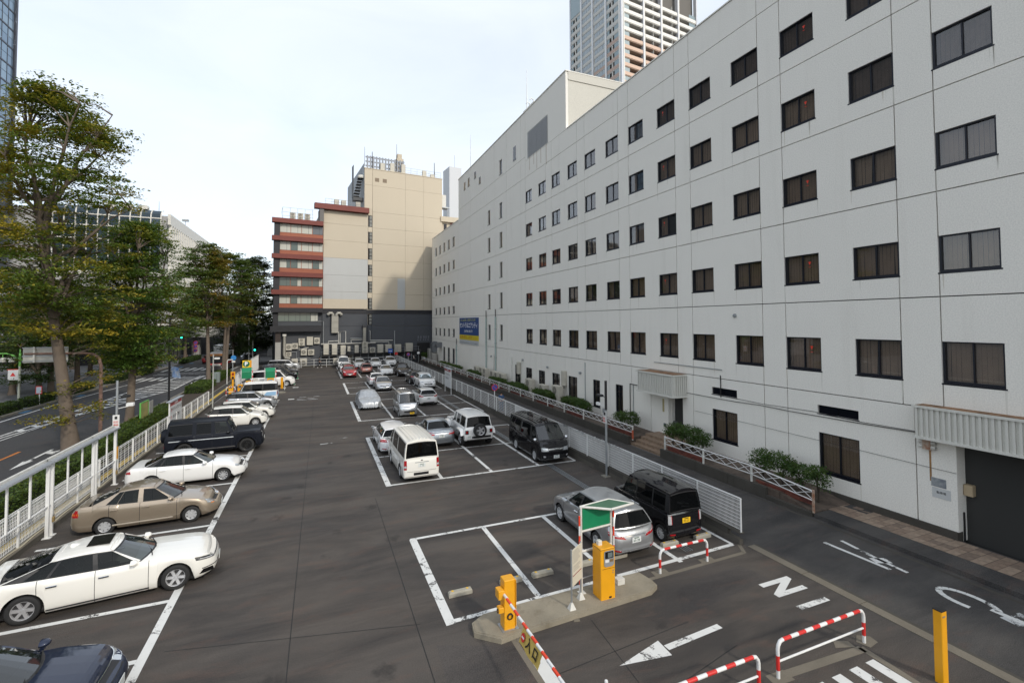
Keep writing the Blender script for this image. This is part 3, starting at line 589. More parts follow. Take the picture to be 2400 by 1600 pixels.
# garage with roller shutter
MB().box(XF, 9.0, BR, XF+.25, 10.15-GAP, ZG-GAP).build('panel', WALLW, WB); MB().box(XF+.25, 9.0, .1, XF+1.1, 9.14, 3.6).build('garage_reveal', WALLW, WB)
MB().box(XF, 1.0, 3.5, XF+.25, 9.0, ZG-GAP).build('panel', WALLW, WB); MB().box(XF, YE, BR, XF+.25, 1.0, ZG-GAP).build('panel', WALLW, WB)
MB().box(XF+1.15, 1, .1, XF+1.2, 9.0, 3.6).build('garage_back', mat('garage_dark', (.02, .018, .016), .9), WB)
sh = MB().box(XF+1.0, 1.0, .14, XF+1.06, 8.98, .24).build('roller_shutter', STEEL, WB)
slm = MB().box(0, 0, 0, .03, 7.95, .046).mesh('slat', mat('shutter_slat', (.50, .46, .42), .5, .2, var=.25, vscale=1.2))
for z in np.arange(.3, 3.5, .092): inst('slat', slm, (XF+1.0, 1.02, z), parent=sh)
for y in (2.5, 4.2, 5.9, 7.6): MB().box(XF+.985, y, .25, XF+.998, y+.02, 3.5).build('rod', DARKM, sh)
MB().tube([(XF+.55, 9.0, 2.62), (XF+.55, 1.0, 2.62)], .045, 10).build('height_bar', WHITE_D, WB)
MB().bbox(XF+.3, 8.74, 1.62, XF+.62, 8.99, 1.98, .02).build('control_box', mat('box_tan', (.42, .33, .21), .6), WB)
MB().box(XF+.27, 8.96, .1, XF+.33, 9.0-.003, 1.05).build('drain_pipe', BLACK, WB)
MB().box(XF-.07, 9.0, .05, XF+.26, 40, BR-.004).build('plinth', CONC_D, WB); MB().box(XF-.07, 40, .3, XF+.26, 87.4, BR-.004).build('plinth', CONC_D, WB); MB().box(XF-.07, YE, .05, XF+.26, 1.0, BR-.004).build('plinth', CONC_D, WB)
lamp = MB().bbox(XF-.22, 9.62, 3.0, XF-.02, 9.86, 3.35, .02).build('signal_lamp', mat('rusty_white', (.5, .44, .36), .7, col2=(.28, .10, .04), vscale=9), WB)
for z in (3.08, 3.24):
    for y in (9.56, 9.92): MB().lathe([(.06, 0), (.075, .12)], (XF-.12, y-.06, z), 'y', 12).build('lamp_hood', WHITE_D, lamp)
MB().box(XF-.003, 9.70, 1.9, XF+.002, 9.76, 2.98).build('rust_streak', RUSTS, WB)
nb = MB().box(XF-.012, 9.30, 1.75, XF-.002, 9.72, 2.05).build('notice_board', mat('poster_grey', (.36, .38, .38), .5, col2=(.12, .14, .17), vscale=5), WB)
MB().box(XF-.012, 9.18, 1.38, XF-.002, 9.7, 1.72).build('notice_board', mat('poster_white', (.55, .56, .55), .5), WB)
text('notice_text', '駐車場', .09, (XF-.016, 9.44, 1.57), (R_(90), 0, R_(-90)), BLACK, WB)
# cables and conduits on the wall
CAB = mat('cable', (.025, .025, .025), .6)
def cable(pts, r=.014, n=5, m=CAB, name='cable'): return MB().tube(pts, r, n).build(name, m, WB)
xs = XF-.03
cable([(xs, 9.9, 3.5), (xs, 12, 3.44), (xs, 15, 3.4), (xs, 16.5, 3.42), (xs, 18, 3.36), (xs, 21.4, 3.34)]); cable([(xs, 9.9, 3.53), (xs, 12, 3.5), (xs, 13.8, 3.58), (xs, 16.4, 3.5), (xs, 19, 3.55)], .01)
cable([(xs, 9.0, 2.36), (xs, 14, 2.4), (xs, 20.8, 2.42)], .007)
cable([(xs, 26.4, 3.2), (xs, 26.4, .5)], .03, 6, STEEL, 'conduit'); cable([(xs, 26.75, 3.2), (xs, 26.75, .5)], .03, 6, DARKM, 'conduit'); cable([(xs, 26.75, 3.22), (xs, 24.8, 3.2)], .03, 6, DARKM, 'conduit')
cable([(xs, 32.6, 4.2), (xs, 32.6, .5)], .04, 6, STEEL, 'drain_pipe'); cable([(xs, 18.8, 4.9), (xs, 24.2, 4.9)], .022, 6, STEEL, 'conduit'); cable([(xs, 18.9, 4.6), (xs, 18.9, 3.45)], .025, 6, DARKM, 'conduit')
PGR = mat('pipe_green', (.36, .45, .42), .5, .2)
for y, z1 in ((52.9, 9.0), (56.3, 8.9), (70.2, 4.9)):
    MB().tube([(XF-.12, y, .5), (XF-.12, y, z1-.9)], .09, 8).build('drain_pipe', PGR, WB); MB().tube([(XF-.12, y, z1-.9), (XF-.12, y, z1)], .05, 6).build('drain_pipe', DARKM, WB)
    for z in np.arange(1.5, z1-1, 1.7): MB().box(XF-.22, y-.13, z, XF-.002, y+.13, z+.05).build('pipe_clamp', STEEL, WB)
for y in (45.2, 53.6, 47.9): cable([(XF-.06, y, 3.6), (XF-.06, y+.05, 2.2), (XF-.06, y, .6)], .045, 6, WHITE_D, 'conduit')
for y, z in ((44.9, 3.55), (39.2, 3.3), (33.3, 3.35), (54.6, 3.3)): MB().lathe([(0, -.16), (.1, -.12), (.12, 0), (.1, .05)], (XF-.08, y, z), 'z', 12).build('vent_hood', STEEL, WB)
MB().lathe([(.0, -.05), (.09, -.04), (.11, .06)], (XF-.04, 17.9, 7.75), 'x', 12).build('wall_lamp', STEEL, WB)
hood = mat('vent_hood_grey', (.17, .18, .19), .5, .4)
for y, h in ((83.2, 1.9), (79.6, .9)): MB().add([(XF-.9, y, 4.0-h), (XF, y, 4.0-h), (XF, y, 4.0), (XF-.4, y, 4.0), (XF-.9, y, 3.6), (XF-.9, y+1.5, 4.0-h), (XF, y+1.5, 4.0-h), (XF, y+1.5, 4.0), (XF-.4, y+1.5, 4.0), (XF-.9, y+1.5, 3.6)], [(0, 1, 2, 3, 4), (9, 8, 7, 6, 5), (0, 4, 9, 5), (4, 3, 8, 9), (3, 2, 7, 8)]).build('vent_hood', hood, WB)
# the blue advertisement board
sg = tag(empty('advertising_board', (XF-.05, 64.1, 6)), 'blue and yellow advertising board with Japanese lettering high on the white wall', 'sign')
yA, yB = 59.55, 68.65
MB().box(XF-.06, yA, 5.62, XF-.004, yB, 8.08).build('upper_panel', mat('sign_blue', (.012, .055, .20), .5), sg); MB().box(XF-.06, yA, 4.92, XF-.004, yB, 5.615).build('middle_panel', mat('sign_yellow', (.62, .50, .015), .5), sg); MB().box(XF-.06, yA, 4.28, XF-.004, yB, 4.915).build('lower_panel', mat('sign_white', (.5, .52, .52), .5), sg)
SWT = mat('sign_letter_white', (.8, .82, .84), .5); SYT = mat('sign_letter_yellow', (.62, .62, .05), .5); SRT = mat('sign_letter_red', (.42, .10, .02), .5); SKT = mat('sign_letter_dark', (.06, .07, .1), .5)
RT = (R_(90), 0, R_(-90))
def bars(par, z, h, m, y0, y1, step):
    # lettering too small to read: short strokes
    mb = MB(); y = y0; rr = random.Random(int(z*10))
    while y < y1:
        if rr.random() < .9:
            a = step*.72
            if rr.random() < .6: mb.box(XF-.066, y, z+h*.3, XF-.061, y+a, z+h*.45)
            if rr.random() < .8: mb.box(XF-.066, y+a*.4, z-h*.5, XF-.061, y+a*.58, z+h*.28)
            mb.box(XF-.066, y, z-h*.12, XF-.061, y+a*.38, z+h*.02); mb.box(XF-.066, y+a*.6, z-h*.45, XF-.061, y+a, z-h*.3)
        y += step
    o = mb.build('small_lettering', m, par); o['kind'] = 'stuff'
text('lettering', 'セントラルエアシティ', .86, (XF-.066, 64.1, 6.95), RT, SWT, sg, sx=1.0, bold=.012); bars(sg, 7.75, .30, SYT, 60.9, 67.9, .36)
text('lettering', 'CENTRAL AIR CITY', .46, (XF-.066, 64.1, 6.15), RT, SWT, sg, sx=1.0); text('lettering', 'スーパーライフ、', .52, (XF-.066, 66.4, 5.27), RT, SRT, sg, sx=.95, bold=.015); bars(sg, 5.27, .42, SRT, 60.0, 64.2, .45)
bars(sg, 4.52, .2, SKT, 60.0, 68.2, .22)
# ================================================================== department building at the far end
FB = tag(empty('commercial_building', (0, 87.2, 0), R_(6)), 'beige and red banded office block with charcoal base beyond the far fence', 'building')
CREAM = concrete('cream_wall', (.565, .495, .385), .08, scale=.4, streaks=.05); CGREY = concrete('grey_repaint', (.50, .505, .49), .1, scale=.4, streaks=.14)
CHAR = concrete('charcoal_wall', (.085, .09, .10), .2, scale=.5, streaks=.1); CHARD = mat('charcoal_band', (.018, .018, .022), .6, var=.15); REDB = mat('red_band', (.165, .034, .023), .6, var=.1, vscale=.6); ORB = mat('orange_spandrel', (.31, .095, .048), .6, var=.08)
def fb(name, x0, y0, z0, x1, y1, z1, m, p=None): return MB().box(x0, y0, z0, x1, y1, z1).build(name, m, p or FB, local=True)
fb('core_wall', -6.6, .3, 0, 7.4, 18, 24.8, CHAR); fb('core_wall', 7.6, .3, 0, 22.3, 18, 35.2, CREAM); fb('core_wall', .75, .3, 24.82, 7.58, 18, 27.6, CREAM)
g = .012
def pan(x0, x1, z0, z1, m=CREAM): return fb('panel', x0+g, 0, z0+g, x1-g, .28, z1-g, m)
# middle bay (0.7 .. 8.2)
zc = [9.9, 12.9, 15.8, 18.8, 21.85, 24.8, 27.0]
for i, (a, b) in enumerate(zip(zc, zc[1:])): pan(.68, 8.2, a, b, CGREY if i in (1, 2) else CREAM)
fb('repaint_edge', .70, -.003, 11.6, 8.15, .002, 12.88, CGREY)
for x0, z0, z1 in ((1.5, 13.9, 14.95),): fb('blind_panel', x0, -.012, z0, x0+2.5, -.002, z1, CGREY)
# slit window column between the bays
for z0, z1 in ((24.8, 26.85), (21.83, 23.83), (18.85, 20.85), (15.87, 17.87), (12.86, 14.86), (9.89, 11.87), (7.1, 8.9)):
    w_ = fb('slit_window', 8.3, .16, z0, 8.95, .2, z1, mat('slit_glass', (.012, .012, .015), .1))
    for k in range(3): fb('pane', 8.52, .1, z0+.06+k*(z1-z0)/3, 8.93, .14, z0+(k+1)*(z1-z0)/3-.05, mat('slit_pane', (.22, .22, .20), .2), w_)
zz = [9.9, 11.88, 12.84, 14.88, 15.85, 17.9, 18.83, 20.87, 21.8, 23.85, 24.78, 26.87, 28.0]
for i in range(1, len(zz)-1, 2): pan(8.22, 8.97, zz[i], zz[i+1])
# right bay
zr = [9.75, 12.64, 15.7, 18.7, 21.8, 24.65, 27.6, 32.45, 35.4]
xr = [9.0, 15.05, 18.6, 22.35]
for a, b in zip(zr, zr[1:]):
    for c, d in zip(xr, xr[1:]): pan(c, d, a, b)
for a, b in ((28.0, 32.45), (32.45, 35.4)): pan(7.55, 8.98, a, b)
fb('grey_strip', 13.6, -.004, 9.9, 15.0, .002, 15.6, CGREY)
fb('gable_wall', 7.5, .3, 27.9, 7.58, 18, 36.4, mat('side_grey', (.42, .45, .48), .7))
for x in (9.4, 10.8): fb('vent_opening', x, -.006, 33.2, x+.75, -.001, 33.9, mat('vent_brown', (.22, .17, .12), .8))
# charcoal lower storeys
fb('dark_band', .55, -.05, 9.05, 22.3, .28, 9.74, CHARD)
for a, b in ((.6, 8.2), (8.97, 15.0), (15.0, 22.3)): pan(a, b, 6.85, 9.04, CHAR); pan(a, b, 1.9, 6.83, CHAR); pan(a, b, -.1, 1.88, mat('charcoal_low', (.05, .053, .06), .5, var=.15))
pan(8.22, 8.95, .2, 7.05, CHAR)
# red-banded window bay on the left
tops = [24.86, 21.9, 18.92, 15.9, 12.94, 9.98]
for i, zt in enumerate(tops):
    m = REDB if i < 5 else CHARD
    fb('sun_band', -7.3, -.75, zt-.75, .6, .28, zt, m)
    if i == 5: break
    zw1 = zt-.8; zw0 = zw1-1.45; zs0 = tops[i+1]+.02
    sp = fb('spandrel', -6.1, -.02, zs0, .62, .25, zw0-.02, ORB)
    for x in (-4.45, -2.78, -1.08): fb('mullion', x-.03, -.05, zs0, x+.03, -.021, zw0-.02, ORB, sp)
    fb('side_column', -6.95, -.3, tops[i+1], -6.12, .28, zw1+.02, CHARD)
    wi = fb('window_band', -6.1, .12, zw0, .62, .2, zw1, mat('band_back', (.05, .06, .06), .4))
    xs_ = [-6.1, -4.45, -2.78, -1.08, .62]
    for k in range(4):
        a, b = xs_[k], xs_[k+1]; sp_ = a+(b-a)*.64
        for c, d in ((a+.04, sp_-.02), (sp_+.02, b-.04)):
            t_ = rnd.random(); br = (t_ < (.85 if i in (0, 1, 4) else .45)); cc = mat('blind_pale_%d' % rnd.randrange(3), (.50, .50, .44), .6) if br else mat('pane_green', (.10, .13, .12), .1)
            if i == 0 and k == 3: cc = mat('pane_grey', (.13, .14, .15), .15)
            fb('pane', c, .06, zw0+.03, d, .1, zw1-.03, cc, wi)
        fb('frame', b-.035, .02, zw0, b+.035-(0 if k < 3 else .036), .055, zw1, ORB, wi)
# storey with green glass, charcoal soffit
wi = fb('window_band', -6.25, .12, 7.72, -.1, .2, 9.2, mat('band_back', (.05, .06, .06), .4))
for k, a in enumerate((-6.25, -4.65, -2.92, -1.25)):
    b = (-4.65, -2.92, -1.25, -.1)[k]
    for c, d in ((a+.04, a+(b-a)*.62-.02), (a+(b-a)*.62+.02, b-.04)): fb('pane', c, .06, 7.76, d, .1, 9.16, mat('pane_sky', (.14, .18, .16), .06) if k < 3 else mat('blind_pale_0', (.5, .5, .44), .6), wi)
fb('spandrel', -6.25, -.02, 6.98, .5, .25, 7.7, CHAR); fb('side_column', -7.0, -.2, 6.95, -6.27, .28, 9.24, CHARD)
fb('dark_band', -7.42, -.8, 6.0, .52, .28, 6.95, CHARD); fb('wall_panel', -6.2, 1.2, 0, .55, 1.4, 6.0, CHAR); fb('brown_column', -6.62, -.3, 4.3, -5.85, .29, 6.0, mat('brown_clad', (.035, .022, .018), .5)); fb('concrete_column', -6.62, -.4, 0, -5.8, .29, 4.28, concrete('pale_concrete', (.42, .41, .38), .3))
# roof edges
fb('red_eave', -.85, -.9, 27.1, 8.25, .28, 28.0, REDB); fb('soffit', .0, -.7, 24.88, .66, 2, 27.08, mat('soffit_grey', (.16, .15, .14), .8)); fb('coping', 7.5, -.05, 35.42, 22.4, .5, 35.55, CREAM)
fb('roof_slab', 22.0, -.3, 27.1, 27.5, 3, 28.1, CREAM); fb('link_wall', 22.36, .4, 20, 26, 4, 27.08, CREAM); fb('link_window', 22.8, .36, 24.6, 23.4, .39, 26.8, mat('slit_glass', (.012, .012, .015), .1)); fb('red_corner', 24.2, .2, 20, 25.2, .38, 27.07, REDB)
# roof railings
def rail(x0, x1, y, z, h=1.5, step=1.1, y1=None):
    r = MB()
    for k in (h, h*.62, h*.3): r.tube([(x0, y, z+k), (x1, y, z+k)], .022, 5)
    for x in np.arange(x0, x1+.01, step): r.tube([(x, y, z), (x, y, z+h)], .024, 5)
    if y1: r.tube([(x0, y, z+h), (x0, y1, z+h)], .022, 5); r.tube([(x0, y, z), (x0, y1, z+h)], .022, 5)
    o = r.build('roof_railing', STEEL, FB, local=True); return o
rail(-5.7, -.9, .3, 24.88, 2.0, 1.15, 5); rail(1.0, 7.3, .6, 28.0, 1.25); rail(15.0, 22.2, .4, 35.5, 1.25, 1.2, 4)
sc_ = MB()
for x in np.arange(8.0, 15.0, .55): sc_.box(x, .5, 35.5, x+.3, .56, 38.0)
for z in (36.0, 36.8, 37.6): sc_.box(7.8, .57, z, 15.0, .62, z+.25)
sc_.build('roof_screen', mat('mesh_grey', (.26, .28, .31), .6), FB, local=True)['kind'] = 'stuff'
fb('chimney', 13.6, .8, 35.5, 14.9, 2.2, 38.5, CREAM); fb('chimney_cap', 13.8, 1.0, 38.5, 14.65, 2.0, 39.4, CREAM)
def pole(x, y, z0, z1, r=.05, name='mast'): return MB().tube([(x, y, z0), (x, y, z1)], [r, r*.6], 6).build(name, DARKM, FB, local=True)
pole(13.5, .5, 36, 41.0); m_ = pole(9.0, .5, 35.5, 38.8, .09)
for s in (-1, 1): MB().bbox(9.0+s*.85-.18, .4, 37.3, 9.0+s*.85+.18, .6, 38.7, .03).build('antenna_panel', WHITE_D, m_); MB().tube([(9.0, .5, 38.2), (9.0+s*.85, .5, 38.2)], .03, 5).build('bracket', DARKM, m_)
m2 = pole(7.7, .8, 36, 39.6, .04); MB().tube([(6.6, .8, 39.3), (8.9, .8, 39.2)], .025, 5).build('aerial', DARKM, m2)
for k in range(6): MB().tube([(6.8+k*.38, .45, 39.28), (6.8+k*.38, 1.15, 39.28)], .012, 4).build('aerial_rod', DARKM, m2)
MB().tube([(7.1, .8, 37.2), (8.4, .8, 37.1)], .02, 5).build('aerial', DARKM, m2)
m3 = pole(20.9, .5, 35.5, 38.6, .09); MB().bbox(20.7, .3, 37.2, 21.1, .6, 38.6, .03).build('antenna_panel', DARKM, m3); MB().bbox(21.05, .35, 36.8, 21.3, .6, 38.0, .03).build('antenna_panel', STEEL, m3)
# outside stair at the gable
st = MB()
for k in range(7): st.box(5.9+k*.12, 1.0, 30.4+k*.55, 6.9+k*.08, 2.2, 30.5+k*.55)
st.box(5.8, .9, 29.6, 7.45, 2.4, 30.2).box(5.75, .9, 30.2, 5.82, 2.4, 36); st.build('gable_stair', mat('dark_steel', (.06, .062, .065), .6), FB, local=True)
MB().lathe([(0, .5), (.5, .35), (.75, 0), (.7, -.25)], (7.2, 1.2, 34.0), 'z', 14).build('satellite_dish', WHITE_D, FB, local=True)
for y0, zz_ in ((.6, 28.2),): fb('gable_platform', 22.4, .5, 30.0, 24.0, 2.2, 30.2, STEEL); fb('gable_unit', 22.5, .7, 30.22, 23.4, 1.8, 32.6, WHITE_D); fb('platform_leg', 23.7, .6, 28.1, 23.8, .7, 30, STEEL)
# louvred corner of louvre duct pair "Y" exhaust
DUCT = mat('duct_grey', (.36, .345, .30), .5, .35, var=.12, vscale=1)
yd = FB
dct = fb('exhaust_duct', 2.03, -.75, 5.7, 3.12, -.02, 8.6, DUCT)
for s in (-1, 1):
    pts = [(2.57+s*.28, -.4, 8.5), (2.57+s*.28, -.4, 8.8), (2.57+s*.5, -.4, 9.1), (2.57+s*.85, -.4, 9.1), (2.57+s*1.15, -.4, 8.8)]
    MB().tube(pts, .27, 8).build('elbow', DUCT, dct, local=True)
for z in (6.6, 7.6): fb('flange', 1.98, -.8, z, 3.17, -.02, z+.06, DUCT, dct)
d2 = MB().box(7.36, -.5, 3.9, 7.84, -.02, 6.6).build('exhaust_duct', DUCT, FB, local=True); fb('cowl', 7.25, -.62, 6.6, 7.95, -.02, 7.0, mat('dark_steel', (.06, .062, .065), .6), d2)
d3 = MB().tube([(-5.27, -.3, 5.3), (-5.27, -.3, 2.2), (-5.1, -.3, 1.7), (-4.4, -.3, 1.55)], .24, 10).build('exhaust_duct', DUCT, FB, local=True); fb('cowl', -5.55, -.6, 5.3, -5.0, .0, 5.6, WHITE_D, d3)
# pipes on the dark wall
for pts in ([(-.05, -.1, 7.7), (.78, -.1, 7.7), (.78, -.1, 3.8)], [(3.26, -.1, 3.9), (3.26, -.1, 5.9), (4.45, -.1, 5.95), (4.45, -.1, 3.8)], [(3.5, -.1, 3.9), (3.5, -.1, 5.7)], [(5.24, -.1, 3.8), (5.24, -.1, 4.7), (7.3, -.1, 4.66)], [(5.42, -.12, 3.8), (5.42, -.12, 4.45), (7.3, -.12, 4.42)], [(8.45, -.1, 6.0), (8.65, -.1, 6.0), (8.65, -.1, 4.28), (12.7, -.1, 4.2)], [(8.7, -.14, 4.0), (12.0, -.14, 3.95), (12.0, -.14, 3.4)], [(1.6, -.1, 3.9), (1.6, -.1, 4.25), (3.2, -.1, 4.3)], [(-4.3, .2, 2.6), (-3.4, .2, 2.6), (-3.4, .2, 1.5), (-1.2, .2, 1.45)], [(-3.0, .2, 3.4), (-3.0, .2, 2.9), (-1.5, .2, 3.3)]):
    MB().tube(pts, .06, 6).build('pipe', WHITE_D if rnd.random() < .6 else STEEL, FB, local=True)
fb('cable_tray', .4, -.3, 3.72, 9.6, -.03, 3.92, mat('tray', (.42, .41, .38), .5, .3)); fb('equipment_deck', .3, -1.3, 1.75, 5.9, -.02, 1.92, DARKM); fb('equipment_deck', 5.9, -1.2, 1.95, 17.4, -.02, 2.06, DARKM)
dk = MB()
for x in np.arange(.3, 17.4, 1.3): dk.tube([(x, -1.25, .05), (x, -1.25, 1.75)], .04, 5); dk.tube([(x, -1.3, 1.9), (x, -1.3, 3.0)], .02, 5)
for z in (2.5, 3.0): dk.tube([(.3, -1.3, z), (17.4, -1.3, z)], .02, 5)
dk.build('deck_frame', STEEL, FB, local=True)['kind'] = 'stuff'
fb('service_door', 5.0, -.03, .0, 5.7, -.012, 1.7, mat('beige_door', (.34, .31, .24), .6)); fb('service_opening', 17.3, -.03, .0, 19.8, -.012, 3.6, BLACK); fb('service_opening', 13.6, -.03, 0, 14.4, -.012, 1.7, BLACK)
for z in (.6, 1.2): fb('wall_rail', 6.0, -.09, z, 17.2, -.012, z+.05, STEEL)
ps = MB()
for x in (17.4, 17.9, 18.5, 18.9, 19.4): ps.box(x, -.06, 4.0, x+.2, -.013, 4.3); ps.box(x+.05, -.06, 4.4, x+.3, -.013, 4.9)
text('lettering', 'ダイエー', .62, (18.6, -.03, 4.3), (R_(90), 0, 0), mat('dim_letter', (.16, .17, .19), .6), FB, local=True) if 0 else ps.build('wall_lettering', mat('dim_letter', (.14, .15, .17), .6), FB, local=True)
# --- air-conditioning units: each a thing
ACW = mat('ac_cream', (.50, .47, .395), .5, var=.08, vscale=3); ACG = mat('ac_grille', (.11, .105, .09), .6)
FBM = Matrix.Translation((0, 87.2, 0)) @ Matrix.Rotation(R_(6), 4, 'Z')
def ac_parts(o, wd, h, dp, fans, side):
    MB().bbox(0, 0, 0, wd, dp, h, .03).build('casing', ACW, o, local=True)
    if side: 
        gq = MB()
        for k in range(7): gq.box(-.012, dp*.15, h*(.12+.11*k), -.001, dp*.85, h*(.17+.11*k))
        gq.build('side_grille', ACG, o, local=True)
    for k in range(fans):
        r = min(wd*.36, h/fans*.40); c = (wd*.45 if fans else wd/2, -.005, h*(k+.5)/fans)
        f = MB().lathe([(r, -.02), (r, .0), (r*.92, .0), (.0, .0)], c, 'y', 18).build('fan_grille', ACG, o, local=True)
        gg = MB()
        for rr in (.35, .6, .85): gg.lathe([(r*rr-.012, -.015), (r*rr+.012, -.015)], c, 'y', 16)
        gg.lathe([(r*.16, -.018), (0, -.018)], c, 'y', 12); gg.build('guard', ACW, f, local=True)
def ac(loc, wd, h, dp, fans, label, side=False, rz=R_(6), group='outdoor units on the charcoal wall'):
    o = tag(empty('air_conditioner', loc, rz), label, 'air conditioner', group); ac_parts(o, wd, h, dp, fans, side); return o
ordn = ['first', 'second', 'third', 'fourth', 'fifth', 'sixth', 'seventh', 'eighth', 'ninth', 'tenth', 'eleventh', 'twelfth']
def fbw(x, y, z): return tuple(FBM @ Vector((x, y, z)))
up_ = [(-5.03, 2.92, .9, 1.06, 1), (-4.1, 3.11, .9, .95, 1), (-3.11, 3.62, .97, 1.24, 2), (-1.85, 3.7, 1.0, 1.4, 0), (-.69, 3.89, .9, 1.05, 1)]
for k, (x, z, wd, h, f) in enumerate(up_):
    lb = ['cream outdoor unit left of the upper row beside the curved duct', 'cream single fan unit second in the upper row on charcoal wall', 'cream double fan unit stacked high on charcoal wall', 'tall plain cream unit without fan high on charcoal wall', 'cream fan unit at the right end of the upper row near the corner'][k]
    ac(fbw(x, -.18, z), wd, h, .4, f, lb)
for k, (x, z, wd, h, f) in enumerate([(-5.02, 1.92, .84, .7, 1), (-2.74, 2.01, .95, 1.03, 1), (-1.62, 2.0, .96, .95, 1), (-4.15, .0, .95, 1.5, 1), (-2.88, .0, 1.1, 1.45, 1)]):
    ac(fbw(x, -.18, z), wd, h, .4, f, ['small cream outdoor unit low beside the curved duct', 'cream outdoor unit left of the middle pair on charcoal wall', 'cream outdoor unit right of the middle pair on charcoal wall', 'grey outdoor unit on the ground behind the far fence, left one', 'grey outdoor unit on the ground behind the far fence, beside the bicycle'][k])
dkU = [(.7, 2.05, .85, 1.72, 0), (2.07, 2.0, .85, 1.73, 0), (3.47, 1.95, .86, 1.57, 0), (4.62, 2.44, .48, .9, 0), (5.83, 2.16, .68, 1.35, 0), (7.12, 3.42, .93, .6, 1), (7.12, 2.11, .94, 1.25, 2), (8.43, 2.12, .93, .91, 1), (9.76, 2.07, 1.04, 1.45, 0), (11.17, 2.14, 1.13, 1.34, 0), (12.84, 2.08, 1.2, 1.36, 0), (14.91, 2.12, 1.3, 1.5, 0)]
for k, (x, z, wd, h, f) in enumerate(dkU):
    ac(fbw(x, -1.1, z), wd, h, .8, f, '%s cream unit from the left on the equipment deck, %s' % (ordn[k], 'plain faced' if f == 0 else 'with %d round fan%s' % (f, '' if f == 1 else 's')), side=True)
for x, lb in ((4.0, 'grey outdoor unit under the equipment deck, right one'), (2.3, 'grey outdoor unit under the equipment deck, left one'), (5.9, 'grey outdoor unit behind the white van at the far fence')): ac(fbw(x, -1.0, 0), 1.1, 1.4, .5, 1, lb)
for k, x in enumerate((-4.6, -3.4, -2.3)): ac(fbw(x, .5, 24.9), .9, 1.25, .4, 2, '%s double fan unit from the left on the red banded roof' % ordn[k], group='rooftop units')
for k, (x, y, z) in enumerate(((2.6, 1.2, 28.05), (3.8, 1.2, 28.05), (6.3, 1.2, 28.05))): ac(fbw(x, y, z), .8, 1.4, .8, 0, '%s grey unit from the left behind the railing above the red eave' % ordn[k], True, group='rooftop units')
for k, (x, h) in enumerate(((10.4, 1.3), (12.2, 1.6), (14.3, 1.7), (18.4, 1.1), (20.0, .6))): ac(fbw(x, .1, 35.55), .8, h, .35, 0, '%s roof unit from the left along the top of the beige tower' % ordn[k], True, group='rooftop units')
# units along the white building's raised pavement
for k, (y, h, wd) in enumerate(((35.3, 1.55, 1.3), (38.1, 1.3, 1.25), (40.9, 1.5, 1.4), (48.4, 1.3, 1.2), (49.9, 1.3, 1.2), (51.3, 1.3, 1.2), (53.9, 1.35, 1.2), (55.3, 1.35, 1.2), (57.4, 1.3, 1.3))):
    o = ac((18.75, y+wd, .46), wd, h, .5, 2, '%s outdoor unit from the doorway along the white facade' % ordn[k], rz=R_(-90), group='outdoor units along the white facade')
for y, lb in ((36.1, 'slim cream unit hung on the white wall above the nearest planter'), (46.0, 'slim cream unit hung on the white wall beside grey pipes')):
    o = tag(empty('air_conditioner', (19.42, y, 2.0), R_(-90)), lb, 'air conditioner', 'outdoor units along the white facade'); MB().bbox(0, 0, 0, .55, .3, 1.25, .03).build('casing', ACW, o, local=True); MB().box(.05, .05, -.3, .1, .28, -.01).build('bracket', DARKM, o, local=True)
for y, h, wd, lb in ((84.6, 2.2, 1.6, 'large grey metal cabinet at the far corner of the white building'), (82.0, 1.5, 1.2, 'low grey metal cabinet beside the tall one at the far corner')):
    o = tag(empty('utility_cabinet', (18.6, y, .46)), lb, 'cabinet'); MB().bbox(0, 0, 0, .8, wd, h, .03).build('casing', mat('cabinet_grey', (.33, .32, .29), .5, var=.1), o, local=True); MB().box(-.012, wd*.48, .1, -.001, wd*.5, h-.1).build('door_gap', BLACK, o, local=True)
# ================================================================== towers and background buildings
# residential tower: local x along the right face, local y back along the left face
TW = tag(empty('apartment_tower', (98.26, 135.5, 0), R_(6)), 'tall white and peach residential tower rising behind the white roof', 'tower')
TWH = mat('tower_white', (.80, .78, .72), .6, var=.04); TPE = mat('tower_peach', (.66, .48, .37), .7, var=.05); TGR = mat('tower_grey', (.54, .53, .49), .7, var=.06); TPB = mat('tower_brown', (.46, .34, .28), .7, var=.06); TDK = mat('tower_recess', (.15, .14, .125), .8); TGL = mat('tower_glass', (.26, .33, .35), .08, .1); TGW = mat('tower_glass_pale', (.38, .45, .46), .15); TST = mat('tower_steel', (.60, .61, .63), .4, .2)
FL = 3.25; ZT0 = 59.0; NF = 28
def tw(name, x0, y0, z0, x1, y1, z1, m, p=None): return MB().box(x0, y0, z0, x1, y1, z1).build(name, m, p or TW, local=True)
tw('core', 1.9, 1.9, 0, 38.6, 30.8, ZT0+NF*FL, TDK)
tw('lower_storeys', .2, .2, 0, 39, 31, ZT0-.1, TPE)
tw('corner_column', .1, .1, ZT0, .95, .95, ZT0+NF*FL, TST); tw('corner_column', -.05, .96, ZT0, .5, 1.5, ZT0+NF*FL, TWH); tw('corner_column', .96, -.05, ZT0, 1.35, .5, ZT0+NF*FL, TWH)
bays = [(1.35, 10.1), (11.4, 19.0), (20.2, 27.95), (29.0, 38.2)]
for x in (10.15, 19.05, 28.0): tw('column', x, -.25, ZT0, x+.5, 1.2, ZT0+NF*FL, TST); tw('column', x+.55, -.2, ZT0, x+.95, 1.2, ZT0+NF*FL, TWH)
tw('column', 38.3, -.2, ZT0, 38.95, 1.2, ZT0+NF*FL, TST)
bal = {}
